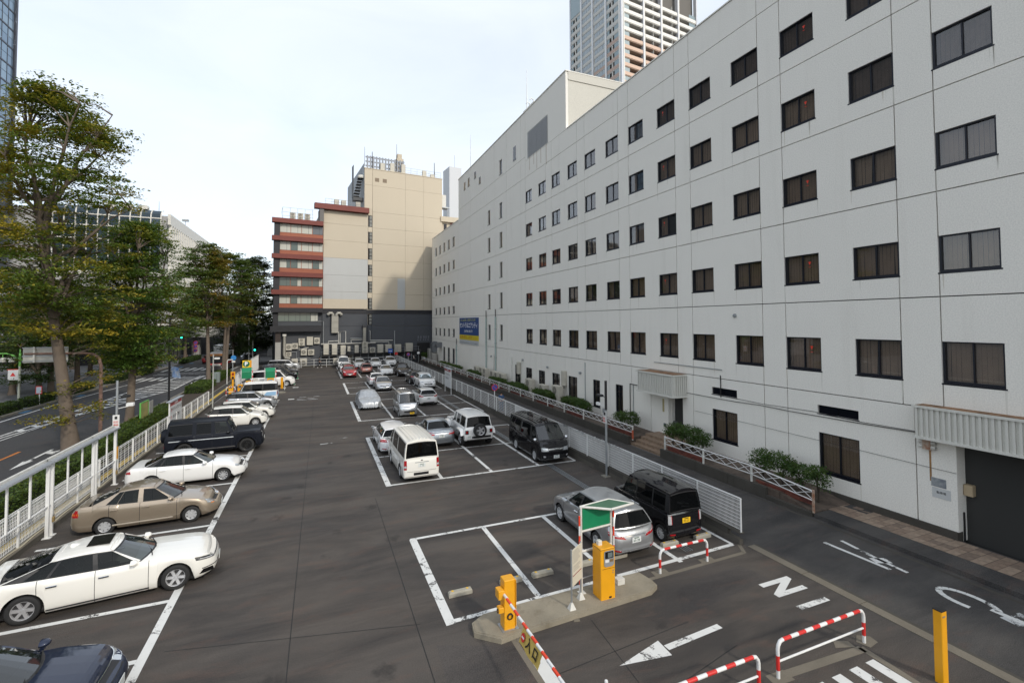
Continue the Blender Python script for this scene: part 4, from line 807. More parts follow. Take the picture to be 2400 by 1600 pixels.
for b, (x0, x1) in enumerate(bays):
    for mi, m in enumerate((TWH, TPE)):
        q = MB().box(0, 0, 0, x1-x0, .18, 1.25).box(0, .18, -.22, x1-x0, 1.9, -.02)
        bal[b, mi] = q.mesh('balcony', m)
grl = MB()
for k in range(24): grl.box(k*.1*0, 0, 0, .01, .01, .01)
for f in range(NF):
    z = ZT0+f*FL
    for b, (x0, x1) in enumerate(bays):
        peach = f < 17-b*.0+ (0 if b < 1 else 0) and (f < 16 - (0 if b == 0 else 0))
        if z > 126: continue
        o = inst('balcony', bal[b, 1 if z < 110.5-(.3*b) else 0], (x0, 0, z), parent=TW, local=True)
        if b == 0: tw('window', x0+.05, .35, 1.3, x0+2.6, .45, 2.9, TGW, o).location = (-x0, 0, 0)
        if b == 3: tw('window', x1-3.4, .3, 1.3, x1-.1, .4, 2.9, TGL, o).location = (-x0, 0, 0)
        if b in (1, 2): tw('partition', x0+3.2+b, .3, 1.25, x0+3.35+b, 1.85, 3.0, TGR, o).location = (-x0, 0, 0)
for y in (8.1, 15.9, 22.9): tw('column', -.25, y, ZT0, 1.2, y+.45, ZT0+NF*FL, TST); tw('column', -.2, y+.5, ZT0, 1.2, y+.85, ZT0+NF*FL, TWH)
tw('column', -.2, 30.3, ZT0, 1.2, 31.0, ZT0+NF*FL, TST)
lb_ = [(1.55, 8.1), (8.95, 15.9), (16.75, 22.9), (23.8, 30.25)]
for f in range(NF):
    z = ZT0+f*FL
    if z > 131: continue
    for b, (y0, y1) in enumerate(lb_):
        br = z < (108.5 if b == 0 else 104 if b == 1 else 98 if b == 2 else 88)
        wl = tw('wall_band', .1, y0, z, 1.9, y1, z+1.25 if b in (0, 3) else z+1.0, TPB if br else TGR); wl2 = tw('slab_edge', .15, y0, z+2.95, 1.9, y1, z+3.24, TGR)
        wn = tw('window', 1.0 if b in (0, 3) else .3, y0, z+(1.25 if b in (0, 3) else 1.0), 1.05 if b in (0, 3) else .36, y1, z+2.95, TDK if b in (0, 3) else TGR)
        if b in (0, 3):
            for c, d in ((.0, 2.6), (3.4, 4.1), (5.2, 6.5)): tw('pane', .22, y0+c, z+1.25, .3, min(y0+d, y1), z+2.93, TGL if c == 0 or c > 5 else TGR, wn)
        else:
            for k in range(4): tw('pane', .2, y0+.3+k*1.55, z+1.15, .28, y0+1.65+k*1.55, z+2.85, mat('tower_pane', (.34, .39, .42), .15), wn)
tw('crown_screen', -.05, 23.8, 131.2, .5, 30.25, 150, TGL); tw('crown_wall', .3, 1.5, 131.2, 1.9, 23.7, 150, TGR)

# slim white shaft behind the far block
sw = tag(empty('white_shaft', (34.6, 125, 0), R_(6)), 'plain slim white shaft with a rod behind the beige block', 'tower')
MB().box(-1.6, 0, 0, 2.0, 5, 50.3).build('shaft', mat('shaft_white', (.62, .64, .66), .7, var=.03), sw, local=True); MB().tube([(.1, .5, 50.3), (.1, .5, 53.8)], .05, 5).build('rod', STEEL, sw, local=True)

# white building with glass front across the street
LBX = tag(empty('white_department_store', (-45, 150, 0)), 'white fin-clad store with curved glass front above the street trees', 'building')
LW = mat('store_white', (.70, .68, .62), .6, var=.04); LG = mat('store_glass', (.05, .075, .10), .05, .3)
x1, y0 = -34.0, 138.7; zt = 34.4
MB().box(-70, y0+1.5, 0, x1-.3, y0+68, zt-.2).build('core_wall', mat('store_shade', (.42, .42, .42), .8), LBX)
MB().box(x1-.6, y0, zt-2.6, x1, y0+68, zt).build('cornice', LW, LBX)
fin = MB().box(0, 0, 0, .7, .55, zt-2.6).mesh('fin', LW); bk = MB().box(0, 0, 0, .1, 1.2, zt-2.6).mesh('glass_strip', mat('store_strip', (.22, .23, .24), .2))
for k in range(36): inst('fin', fin, (x1-.62, y0+1.0+k*1.85, 0), parent=LBX); inst('glass_strip', bk, (x1-.45, y0+1.6+k*1.85, 0), parent=LBX)
for z in (6, 10.5, 15, 19.5, 24, 28): MB().box(x1-.5, y0+1, z, x1-.3, y0+67, z+.5).build('floor_band', LW, LBX)
gl = MB()
for a, b, c, d in ((0, 0, 30, 33.2),): pass
prof = [(0, 27.0), (0, 33.2), (.35, 34.4), (1.1, 35.2), (2.2, 35.5)]
for i in range(11):
    xa = -36.0-i*2.05; xb = xa-2.0; mb = MB()
    for (ya, za), (yb, zb_) in zip([(0, 20.0)]+prof[1:], prof[1:]): mb.quad((xa, y0+ya, za), (xb, y0+ya, za), (xb, y0+yb, zb_), (xa, y0+yb, zb_))
    mb.build('glass_bay', LG, LBX)
    MB().tube([(xa+.02, y0-.1+q[0], q[1]) for q in [(0, 18)]+prof[1:]], .14, 6).build('glazing_rib', LW, LBX)
for z in (30.6, 33.2, 27.5): MB().box(-58.6, y0-.16, z-.12, -36, y0-.04, z+.12).build('transom', LW, LBX)
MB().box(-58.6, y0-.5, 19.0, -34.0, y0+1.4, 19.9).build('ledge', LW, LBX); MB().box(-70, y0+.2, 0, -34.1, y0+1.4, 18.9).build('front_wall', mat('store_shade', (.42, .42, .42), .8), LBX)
for k, x in enumerate((-40.0, -43.2, -46.4)): MB().bbox(x-.9, y0+1.2, 35.5, x+.9, y0+3, 36.5, .1).build('roof_fan', LW, LBX)
for x, h in ((-42.5, 40.2), (-36.8, 37.7)): MB().tube([(x, y0+1.5, 35.4), (x, y0+1.5, h)], [.07, .03], 5).build('rod', STEEL, LBX)
MB().tube([(x1-.5, y0+16, zt), (x1-.5, y0+16, zt+1.6)], .06, 5).build('camera_mast', STEEL, LBX); MB().box(x1-1.2, y0+15.5, zt+1.4, x1+.3, y0+16.4, zt+1.9).build('camera_head', STEEL, LBX)
# blue glass tower at the left edge
GT = tag(empty('glass_tower', (-60, 120, 0)), 'blue glass curtain wall tower cut by the left picture edge', 'tower')
GG = [mat('curtain_glass_%d' % i, c, .05, .35) for i, c in enumerate(((.20, .30, .40), (.24, .34, .43), (.17, .26, .36)))]; GF = mat('curtain_frame', (.05, .055, .07), .4, .5)
MB().box(-84, 60, 0, -60.15, 130, 110).build('core', mat('tower_core', (.06, .07, .08), .5), GT)
pm = [MB().box(0, 0, 0, .06, 1.9, 1.75).mesh('glass_panel', g_) for g_ in GG]
for z in np.arange(38, 92, 3.9):
    for j in range(5):
        y = 128.0-j*2.0
        inst('glass_panel', pm[rnd.randrange(3)], (-60.1, y, z+.15), parent=GT); inst('glass_panel', pm[rnd.randrange(3)], (-60.1, y, z+2.0), parent=GT)
    MB().box(-60.12, 118, z-.2, -59.95, 130, z+.1).build('spandrel', GF, GT)
for j in range(6): MB().box(-60.12, 129.93-j*2.0, 36, -59.98, 130.03-j*2.0, 95).build('mullion', GF, GT)
MB().box(-60.15, 130.0, 30, -59.7, 130.6, 110).build('corner_fin', GF, GT)
# elevated road across the street
VD = tag(empty('viaduct', (-25, 125, 0)), 'pale concrete elevated roadway crossing behind the street trees', 'viaduct')
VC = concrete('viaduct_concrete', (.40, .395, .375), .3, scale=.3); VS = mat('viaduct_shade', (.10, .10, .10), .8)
MB().box(-75, 118, 5.0, -4, 128, 6.6).build('deck', VC, VD); MB().box(-75, 117.6, 6.5, -4, 117.98, 7.4).build('parapet', WHITE_D, VD); MB().box(-75, 117.5, 4.55, -4, 117.9, 5.0-.003).build('beam', VC, VD)
for x in (-66, -52, -38, -24.5, -10): MB().box(x-.7, 120, 0, x+.7, 121.5, 4.99).build('pier', VC, VD)
MB().box(-75, 131, 0, -2, 132, 4.8).build('shade_backdrop', VS, VD)  # dark upright sheet added to stand for the shade under the deck
# low station block behind the plaza trees
SB = tag(empty('station_building', (-60, 100, 0)), 'low grey station building half hidden behind the plaza trees', 'building')
MB().box(-95, 70, 0, -46, 128, 11.5).build('wall', mat('station_grey', (.34, .345, .36), .7, var=.1), SB); MB().box(-96, 69, 11.5, -45, 129, 12.3).build('roof', mat('station_roof', (.46, .46, .45), .6), SB)
for y in np.arange(72, 126, 3.0): MB().box(-46, y, 1, -45.9, y+2.4, 4.6).build('window', mat('station_glass', (.05, .06, .07), .1), SB); MB().box(-46, y, 6.2, -45.9, y+2.4, 9.8).build('window', mat('station_glass', (.05, .06, .07), .1), SB)
SH = tag(empty('street_shop', (-27, 122, 0)), 'grey shop front with red banners under the elevated road', 'building')
MB().box(-45, 106, 0, -26.2, 116, 4.9).build('wall', mat('shop_grey', (.20, .19, .18), .7, var=.1), SH); MB().box(-45.4, 105.5, 4.9, -25.9, 116.4, 5.6).build('awning', VC, SH)
for x in (-43, -39.5, -36, -32.5, -29): MB().box(x, 105.9, 0, x+2.5, 105.97, 3.2).build('shop_window', mat('shop_dark', (.025, .025, .028), .2), SH)
for x in (-40.3, -30.0): MB().box(x, 105.7, 3.0, x+1.2, 105.85, 4.6).build('banner', RED, SH)
for y in (107, 110, 113): MB().box(-26.2, y, 0, -26.12, y+2.3, 3.4).build('shop_window', mat('shop_dark', (.025, .025, .028), .2), SH)
# ================================================================== walls, fences, guard rails
def wire(mb, a, b, r=.007): mb.tube([a, b], r, 4, cap=False)
# ---- right fence: block wall + mesh panels
RWAL = tag(empty('boundary_wall', (13.15, 48, 0)), 'low grey block wall carrying the white mesh fence along the alley', 'wall')
bw = [MB().box(0, 0, 0, .16, .985, .185).mesh('block', concrete('block_%d' % i, c, .7, streaks=.7)) for i, c in enumerate(((.115, .105, .09), (.095, .088, .076), (.13, .12, .10)))]
for r in range(2):
    for k, y in enumerate(np.arange(11.85+(.5 if r else 0), 60, 1.0)): inst('block', rnd.choice(bw), (13.07, y, r*.193), parent=RWAL)
MB().box(13.07, 60, 0, 13.23, 86, .385).build('wall_run', MATS['block_0'], RWAL); MB().box(13.05, 11.8, .39, 13.25, 86, .42).build('coping', CONC_D, RWAL)
RF = tag(empty('mesh_fence', (13.15, 48, .42)), 'long white wire mesh fence on the wall between car park and alley', 'fence')
pm_ = MB().tube([(0, 0, 0), (0, 0, 1.13)], .03, 8).mesh('post', WHITE)
for y in np.arange(11.85, 86, 1.95): inst('post', pm_, (13.15, y, .4), parent=RF)
def mesh_panel(y0, y1, z0, z1, dv, x):
    mb = MB()
    for z in np.arange(z0, z1, .12): wire(mb, (x, y0, z), (x, y1, z), .009)
    wire(mb, (x-.03, y0, z1), (x-.03, y1, z1), .016); wire(mb, (x+.03, y0, z1-.05), (x+.03, y1, z1-.05), .012)
    for y in np.arange(y0, y1, dv): wire(mb, (x, y, z0-.02), (x, y, z1), .0085 if dv < .08 else .009)
    return mb.mesh('mesh_panel', WHITE)
ms = mesh_panel(0, 1.95, 0, 1.06, .052, 0); mf = mesh_panel(0, 1.95, 0, 1.06, .26, 0)
for k, y in enumerate(np.arange(11.85, 84, 1.95)): inst('mesh_panel', ms if y < 30 else mf, (13.18, y, .48), parent=RF)
# torn plastic sheet tied on the fence
tp = MB(); rr = random.Random(3); n = 26
for i in range(n):
    y = 18.6+i*.22
    tp.add([(13.12+rr.uniform(-.05, .04), y, 1.56+rr.uniform(-.02, .05)), (13.2+rr.uniform(-.03, .06), y, 1.50+rr.uniform(-.08, .02)), (13.1+rr.uniform(-.05, .04), y+.23, 1.56+rr.uniform(-.02, .05)), (13.2+rr.uniform(-.03, .06), y+.23, 1.48+rr.uniform(-.08, .02))], [(0, 1, 3, 2)])
tag(tp.build('plastic_sheet', mat('plastic_film', (.55, .56, .56), .3), smooth=True), 'torn translucent plastic sheet tied along the fence top beside the black van', 'plastic sheet')
# ---- far fence
FF = tag(empty('rail_fence', (4, 85.6, 0)), 'white pipe fence across the far end before the charcoal wall', 'fence')
for x in np.arange(-6.5, 13, 1.95): MB().tube([(x, 85.7, 0), (x, 85.7, 1.35)], .035, 6).build('post', WHITE, FF)
for z in (.35, .85, 1.33): MB().tube([(-6.5, 85.7, z), (13, 85.7, z)], .025, 6).build('rail', WHITE, FF)
MB().box(-6.6, 85.8, 0, 13, 86.0, .3).build('kerb_wall', CONC_D, FF)
# ---- left fence: block wall + mesh
LWAL = tag(empty('retaining_wall', (-8.98, 35, 0)), 'low concrete block wall under the white fence on the left side', 'wall')
for r in range(1):
    for y in np.arange(8, 50.8, 1.0): inst('block', rnd.choice(bw), (-9.06, y, 0), parent=LWAL)
MB().box(-9.08, 8, .19, -8.88, 50.8, .235).build('coping', concrete('wall_cap', (.26, .235, .19), .6), LWAL)
LF = tag(empty('mesh_fence', (-9.0, 35, .24)), 'white mesh fence with square posts between left pavement and parked cars', 'fence')
lp = MB().box(-.03, -.03, 0, .03, .03, 1.22).mesh('post', WHITE)
for y in np.arange(8.2, 51, 2.05): inst('post', lp, (-9.0, y, .2), parent=LF)
l1 = mesh_panel(0, 2.05, 0, 1.12, .085, 0); l2 = mesh_panel(0, 2.05, 0, 1.12, .5, 0)
for y in np.arange(8.2, 49, 2.05): inst('mesh_panel', l1 if y < 26.5 else l2, (-9.03, y, .3), parent=LF)
# wavy cable in front of the fence foot
MB().tube([(-8.93, y, .24+.05*abs(math.sin(y*1.53))) for y in np.arange(10, 50, .35)], .022, 5).build('hose', mat('hose_cream', (.52, .47, .34), .6), LF)
# ---- tall gate frames on the left
GFR = tag(empty('gate_frame', (-8.75, 22, 0)), 'tall white metal frame with silver top beam at the near left fence', 'gate')
SILV = mat('silver_beam', (.50, .53, .57), .35, .5)
pf = MB().box(-.05, -.07, 0, .05, .0, 2.55).mesh('post', WHITE)
for y in (9.9, 13.3, 17.75, 18.0, 21.7, 21.97, 25.3, 25.55, 27.6): inst('post', pf, (-8.75, y, .02), parent=GFR); MB().box(-8.86, y-.14, 0, -8.62, y+.05, .02).build('base_plate', WHITE, GFR)
for a, b in ((9.9, 13.2), (13.4, 17.85), (18.02, 21.82), (21.92, 25.4), (25.5, 27.75)):
    MB().box(-8.9, a, 2.56, -8.62, b, 2.62).build('top_beam', SILV, GFR); MB().box(-8.94, a-.1, 2.62, -8.86, b+.05, 2.70).build('beam_cap', WHITE_D, GFR)
    MB().tube([(-8.75, a, 1.1), (-8.75, b, 1.1)], .035, 6).build('middle_rail', WHITE, GFR)
    n = max(1, int((b-a)/1.3))
    for k in range(1, n+1): MB().box(-8.775, a+k*(b-a)/(n+1)-.03, 1.12, -8.725, a+k*(b-a)/(n+1)+.03, 2.56).build('upright', WHITE, GFR)
for y in (21.85, 27.5):
    pl = tag(empty('padlock', (-8.66, y, .5)), 'brass padlock on the tall white frame, %s' % ('nearer one' if y < 25 else 'farther one'), 'padlock', 'padlocks'); MB().bbox(-8.68, y-.06, .5, -8.62, y+.06, .68, .015).build('body', mat('brass', (.45, .32, .14), .4, .5), pl)
    MB().tube([(-8.65, y-.04, .68), (-8.65, y-.04, .76), (-8.65, y+.04, .76), (-8.65, y+.04, .68)], .012, 5).build('shackle', CHROME, pl)
# ---- short white fence on the left by the second entrance
F2 = tag(empty('mesh_fence', (-8.7, 72, 0)), 'white panel fence running from the second entrance to the far corner', 'fence')
for y in np.arange(63, 86, 1.5): MB().box(-8.93, y, 0, -8.87, y+.06, 1.55 if y < 76 else 2.4).build('post', WHITE, F2)
for a, b, h in ((63, 75, 1.5), (76.5, 85.5, 2.35)):
    MB().box(-8.94, a, h-.05, -8.88, b, h+.03).build('top_rail', WHITE, F2); mb = MB()
    for y in np.arange(a, b, .22): mb.box(-8.92, y, .1, -8.9, y+.05, h-.05)
    o = mb.build('infill_bars', WHITE, F2); o['kind'] = 'stuff'
# ---- white crossed guard rail along the raised pavement
GRL = [(12.43, 20.75), (23.6, 86.0)]
for gi, (a, b) in enumerate(GRL):
    G = tag(empty('guard_rail', (17.55, (a+b)/2, .4)), ['short white crossed guard rail between the doorway and the tiled pavement', 'long white crossed guard rail running past the shrubs to the far end'][gi], 'guard rail', 'crossed guard rails')
    step = (b-a)/round((b-a)/2.78); ys = [a+step*k for k in range(int(round((b-a)/step))+1)]
    for k, y in enumerate(ys):
        zf = .25+min(1, max(0, (y-12.4)/2))*.2
        MB().tube([(17.55, y, zf-.1), (17.55, y, zf+.76)], .05, 8).build('post', WHITE_D if k not in (0,) or gi else mat('rusty_white', (.5, .44, .36), .7), G)
        if gi == 1 and k == 0: MB().tube([(17.55, y, zf-.05), (17.55, y, zf+.5)], .054, 8).build('red_band', mat('rust_red', (.42, .09, .04), .7, var=.3), G)
    for y0_, y1_ in zip(ys, ys[1:]):
        zf = lambda y: .25+min(1, max(0, (y-12.4)/2))*.2
        z0, z1 = zf(y0_), zf(y1_); sp = MB()
        MB().tube([(17.53, y0_, z0+.72), (17.53, y1_, z1+.72)], .027, 6).build('top_rail', WHITE, G); MB().tube([(17.53, y0_, z0+.36), (17.53, y1_, z1+.36)], .022, 6).build('lower_rail', WHITE, G)
        n = 4
        for k in range(n):
            p, q = y0_+(y1_-y0_)*k/n, y0_+(y1_-y0_)*(k+1)/n; zp, zq = z0+(z1-z0)*k/n, z0+(z1-z0)*(k+1)/n
            sp.tube([(17.55, p, zp+.38), (17.55, (p+q)/2, (zp+zq)/2+.56), (17.55, q, zq+.70)], .013, 5); sp.tube([(17.5, p, zp+.70), (17.5, (p+q)/2, (zp+zq)/2+.56), (17.5, q, zq+.38)], .013, 5)
        sp.build('cross_bracing', WHITE, G)
# ---- red and white hoop guards at the entrance
def hoop(x0, x1, y, h, label, mid=True):
    o = tag(empty('hoop_guard', ((x0+x1)/2, y, 0)), label, 'guard', 'red and white hoop guards'); r = .038
    rr_ = .16; pts = [(x0, 0), (x0, h*.5), (x0, h-rr_), (x0+rr_*.3, h-rr_*.3), (x0+rr_, h)]; L = x1-x0-2*rr_; n = max(5, int(L/.23)|1)
    def seg(pp, m, nm): MB().tube([(a, y, b) for a, b in pp], r, 10).build(nm, m, o, smooth=True)
    for s, xx in ((1, x0), (-1, x1)):
        seg([(xx, .0), (xx, .17)], WHITE, 'post_white'); seg([(xx, .171), (xx, h*.62)], RED, 'post_red')
        seg([(xx, h*.621), (xx, h-rr_), (xx+s*rr_*.12, h-rr_*.55), (xx+s*rr_*.45, h-rr_*.12), (xx+s*rr_, h)], WHITE, 'bend')
    for k in range(n): seg([(x0+rr_+L*k/n+.001, h), (x0+rr_+L*(k+1)/n-.001, h)], RED if k % 2 == 0 else WHITE, 'bar_red' if k % 2 == 0 else 'bar_white')
    if mid: MB().tube([(x0, y, h*.45), (x1, y, h*.45)], .022, 8).build('lower_bar', WHITE, o, smooth=True)
    return o
hoop(9.45, 11.28, 11.47, .68, 'red and white hoop guard behind the silver wagon', False); hoop(8.98, 11.8, 7.22, .76, 'red and white hoop guard next to the orange post'); hoop(5.3, 8.28, 7.1, .74, 'red and white hoop guard cut by the lower picture edge')
# ---- wheel stops
wsm = MB().prism([(0, -.075), (.66, -.075), (.66, .075), (0, .075)], 0, .09); wsm.add([(0, -.075, .09), (.66, -.075, .09), (.63, .05, .135), (.03, .05, .135), (0, .075, .09), (.66, .075, .09), (.63, -.045, .135), (.03, -.045, .135)], [(0, 1, 6, 7), (6, 2, 3, 7), (3, 2, 5, 4), (0, 7, 3, 4), (1, 5, 2, 6)])
ws_me = wsm.mesh('wheel_stop', concrete('stop_concrete', (.40, .375, .31), .5, streaks=.3)); rf_me = MB().box(0, -.03, 0, .06, .03, .006).mesh('reflector', mat('reflector', (.75, .45, .02), .4))
for k, (x, lb) in enumerate(((3.34, 'concrete wheel stop at the left of the nearest empty stall'), (4.85, 'concrete wheel stop behind the orange barrier post'), (5.86, 'concrete wheel stop at the left of the second empty stall'), (7.28, 'concrete wheel stop behind the ticket machine'), (8.5, 'concrete wheel stop under the left rear of the silver wagon'), (10.58, 'concrete wheel stop beside the black kei car wheel'), (12.0, 'concrete wheel stop under the right rear of the black kei car'))):
    o = tag(empty('wheel_stop', (x, 12.75, 0)), lb, 'wheel stop', 'concrete wheel stops'); inst('block', ws_me, parent=o, local=True)
    for q in (.08, .5): inst('reflector', rf_me, (q, -.0, .136), parent=o, local=True)
o = tag(empty('wheel_stop', (-8.2, 14.1, 0), R_(90)), 'cream wheel stop at the rear wheel of the white sedan', 'wheel stop', 'concrete wheel stops'); inst('block', ws_me, parent=o, local=True, scale=(1.6, 1.1, .9)); inst('block', ws_me, (1.9, 0, 0), parent=o, local=True)
# ================================================================== trees, hedges, shrubs
def quad_mesh(name, V, m):
    n = len(V)//4; me = bpy.data.meshes.new(name)
    me.vertices.add(4*n); me.vertices.foreach_set('co', V.astype(np.float32).ravel())
    me.loops.add(4*n); me.loops.foreach_set('vertex_index', np.arange(4*n, dtype=np.int32))
    me.polygons.add(n); me.polygons.foreach_set('loop_start', np.arange(0, 4*n, 4, dtype=np.int32))
    try: me.polygons.foreach_set('loop_total', np.full(n, 4, dtype=np.int32))
    except Exception: pass
    me.materials.append(m); me.update(calc_edges=True); return me
def leaf_quads(C, size, rg, flat=.45, aspect=.5):
    """rhombic leaves at the points C, lying mostly flat"""
    n = len(C); nrm = rg.normal(size=(n, 3)); nrm[:, 2] = np.abs(nrm[:, 2])+1.0/max(flat, .05)*.6; nrm /= np.linalg.norm(nrm, axis=1, keepdims=True)
    a = rg.normal(size=(n, 3)); a -= nrm*(a*nrm).sum(1, keepdims=True); a /= np.linalg.norm(a, axis=1, keepdims=True); b = np.cross(nrm, a)
    s = size*rg.uniform(.65, 1.35, (n, 1)); V = np.empty((n, 4, 3))
    V[:, 0] = C-a*s*.5; V[:, 1] = C+b*s*.5*aspect+a*s*.05; V[:, 2] = C+a*s*.5-nrm*s*.12; V[:, 3] = C-b*s*.5*aspect+a*s*.05
    return V.reshape(-1, 3)
BARK = concrete('bark_grey', (.17, .135, .105), .8, scale=2.2, streaks=.4, bumpk=.7); BARKD = concrete('bark_dark', (.07, .055, .042), .7, scale=2.5, streaks=.3, bumpk=.7)
def tree(name, label, base, h, fork, crown, lean=(0, 0), r0=.32, nl=30000, ls=.17, nclus=150, seed=1, m=None, limbs=7, bark=None, zlo=None, group='street trees', spray=.95, squash=.2, stems=1, cx=0, cy=0, topw=1.0, hole=0., straight=.6):
    """crown = (radius x, radius y); fork = height of the first limbs"""
    rg = np.random.default_rng(seed); o = tag(empty(name, (base[0], base[1], 0)), label, 'tree', group); bark = bark or BARK
    mb = MB(); tg = MB(); zlo = zlo if zlo is not None else fork*.95
    def tp(z, s=0): k = max(0., z/h); return Vector((base[0]+lean[0]*k**1.1+s*(.25+.35*k), base[1]+lean[1]*k**1.1, z))
    nodes = []
    for st in range(stems):
        s = 0 if stems == 1 else (st-.5)*1.0
        zs = np.linspace(-.1, h*straight, 9); pts = [tp(z, s) for z in zs]
        rr = [r0*(1.35 if i == 0 else 1)*(1-.72*(z/(h*.75))) for i, z in enumerate(zs)]; MB().tube(pts, [max(.04, q) for q in rr], 12).build('trunk', bark, o, smooth=True, ang=60); nodes += [p for p in pts if p.z > fork*.8]
        for k in range(limbs):
            a = 2*math.pi*(k+rg.uniform(-.3, .3))/limbs; z0 = rg.uniform(fork, h*straight); p = tp(z0, s); pts = [p]
            L = rg.uniform(.6, 1.0); q = Vector((math.cos(a)*crown[0], math.sin(a)*crown[1], 0))*L*.85
            zt = min(h*.93, z0+(h-z0)*rg.uniform(.35, .85)); n = 5
            for i in range(1, n+1):
                f = i/n; pts.append(Vector((p.x+(q.x+cx*.6)*f**1.15, p.y+(q.y+cy*.6)*f**1.15, z0+(zt-z0)*f**.8))+Vector(rg.normal(size=3))*.12)
            MB().tube(pts, [r0*.42*(1-.85*i/n) for i in range(n+1)], 7).build('limb', bark, o, smooth=True, ang=60); nodes += pts[1:]
    NP = np.array([tuple(p) for p in nodes]); C = []
    tries = 0
    while len(C) < nclus and tries < nclus*30:
        tries += 1; u = rg.uniform(0, 1); z = zlo+(h-zlo)*u
        prof = math.sin(math.pi*min(1, (.12+u*.86)))**.55*(1 if u < .6 else topw+(1-topw)*(1-u)/.4)
        rr = rg.uniform(.15, 1)**.55*prof*rg.uniform(.75, 1.12); a = rg.uniform(0, 2*math.pi); k = z/h
        p = np.array([base[0]+lean[0]*k+cx*u+crown[0]*rr*math.cos(a), base[1]+lean[1]*k+cy*u+crown[1]*rr*math.sin(a), z])
        if hole and math.sin(p[0]*1.3+seed)+math.sin(p[1]*1.1+2*seed)+math.sin(p[2]*1.5) > 2.2-hole*2: continue
        C.append(p)
    C = np.array(C)
    for p in C:
        d = np.linalg.norm(NP-p, axis=1)+np.where(NP[:, 2] > p[2]+.3, 2.5, 0); q = Vector(NP[int(np.argmin(d))]); p = Vector(p)
        mid = (p+q)/2+Vector((0, 0, .25)); tg.tube([q, mid, p], [.045*(r0/.3), .028, .01], 4, cap=False)
    tg.build('twigs', bark, o)['kind'] = 'stuff'
    per = nl//len(C); P = []
    for p in C:
        n = int(per*rg.uniform(.55, 1.4)); s = spray*rg.uniform(.7, 1.3); a = rg.uniform(0, 2*math.pi); q = rg.normal(size=(n, 3)); q /= np.linalg.norm(q, axis=1, keepdims=True)+1e-9; q *= rg.uniform(0, 1, (n, 1))**.5
        q *= np.array([s*1.35, s*.9, s*squash*1.5]); x, y = q[:, 0].copy(), q[:, 1].copy(); q[:, 0] = x*math.cos(a)-y*math.sin(a); q[:, 1] = x*math.sin(a)+y*math.cos(a)
        q[:, 2] -= .10*(x*x+y*y)/max(s, .3)
        nsub = max(3, n//14); sub = q[rg.integers(0, n, nsub)]; q = sub[rg.integers(0, nsub, n)]+rg.normal(size=(n, 3))*np.array([.20, .20, .05])*max(.7, s)
        P.append(p+q)
    P = np.concatenate(P); P = P[P[:, 2] > 1.6]
    link(bpy.data.objects.new('crown', quad_mesh('crown', leaf_quads(P, ls, rg), m)), o)['kind'] = 'stuff'; return o
ZEL = leafmat('zelkova_leaf', ((.060, .115, .018), (.130, .190, .032)), (.36, .265, .026), (.52, .70), .33)
ZEL2 = leafmat('zelkova_leaf_green', ((.050, .112, .020), (.110, .185, .034)), (.32, .27, .026), (.58, .76), .36)
ZEL3 = leafmat('zelkova_leaf_far', ((.046, .088, .018), (.095, .145, .028)), (.27, .165, .024), (.57, .74), .25)
EVG = leafmat('evergreen_leaf', ((.010, .024, .010), (.020, .040, .013)), (.035, .05, .014), (.66, .85), .4)
PINE = leafmat('pine_leaf', ((.020, .045, .017), (.042, .075, .022)), (.05, .065, .018), (.64, .82), .4)
YELL = leafmat('sprout_leaf', ((.10, .12, .015), (.16, .15, .018)), (.28, .20, .02), (.5, .7), .8)
tree('zelkova_tree', 'tall leaning zelkova with grey trunk nearest on the left verge', (-13.4, 35.7), 22.0, 7.0, (4.0, 4.2), (-3.4, 1.0), .36, 56000, .19, 250, 11, ZEL, 11, zlo=6.8, cx=1.9, cy=0, spray=1.15, straight=.62, hole=.36)
tree('zelkova_tree', 'straight zelkova with scarred trunk between the map board and leaning tree', (-12.5, 41.8), 14.9, 5.0, (3.1, 3.4), (.4, .6), .29, 56000, .18, 250, 23, ZEL2, 9, zlo=4.2, spray=1.15, topw=.8, hole=.0)
tree('zelkova_tree', 'zelkova with slim bare trunk in front of the grey roadside cabinet', (-12.1, 66.0), 17.3, 7.0, (3.3, 3.6), (-.7, .8), .26, 30000, .24, 150, 37, ZEL3, 8, zlo=7.2, topw=.75, spray=1.15)
tree('zelkova_tree', 'forked orange-tinged zelkova beside the entrance signal', (-12.3, 77.2), 17.6, 7.0, (4.6, 4.4), (.6, 1.5), .26, 34000, .24, 170, 41, ZEL3, 7, zlo=7.6, stems=2, topw=.7, spray=1.2)
tree('evergreen_tree', 'dense dark evergreen against the corner of the red banded block', (-11.2, 101), 20, 3, (4.6, 4.6), (0, 0), .35, 34000, .32, 190, 53, EVG, 7, zlo=2.2, bark=BARKD, topw=.6, spray=1.3, squash=.35)
tree('evergreen_tree', 'lower dark evergreen beyond the far left corner of the car park', (-13.5, 93), 12.5, 3, (3.4, 3.6), (0, 0), .28, 14000, .3, 90, 59, EVG, 6, zlo=2.4, bark=BARKD, topw=.6, spray=1.2, squash=.35)
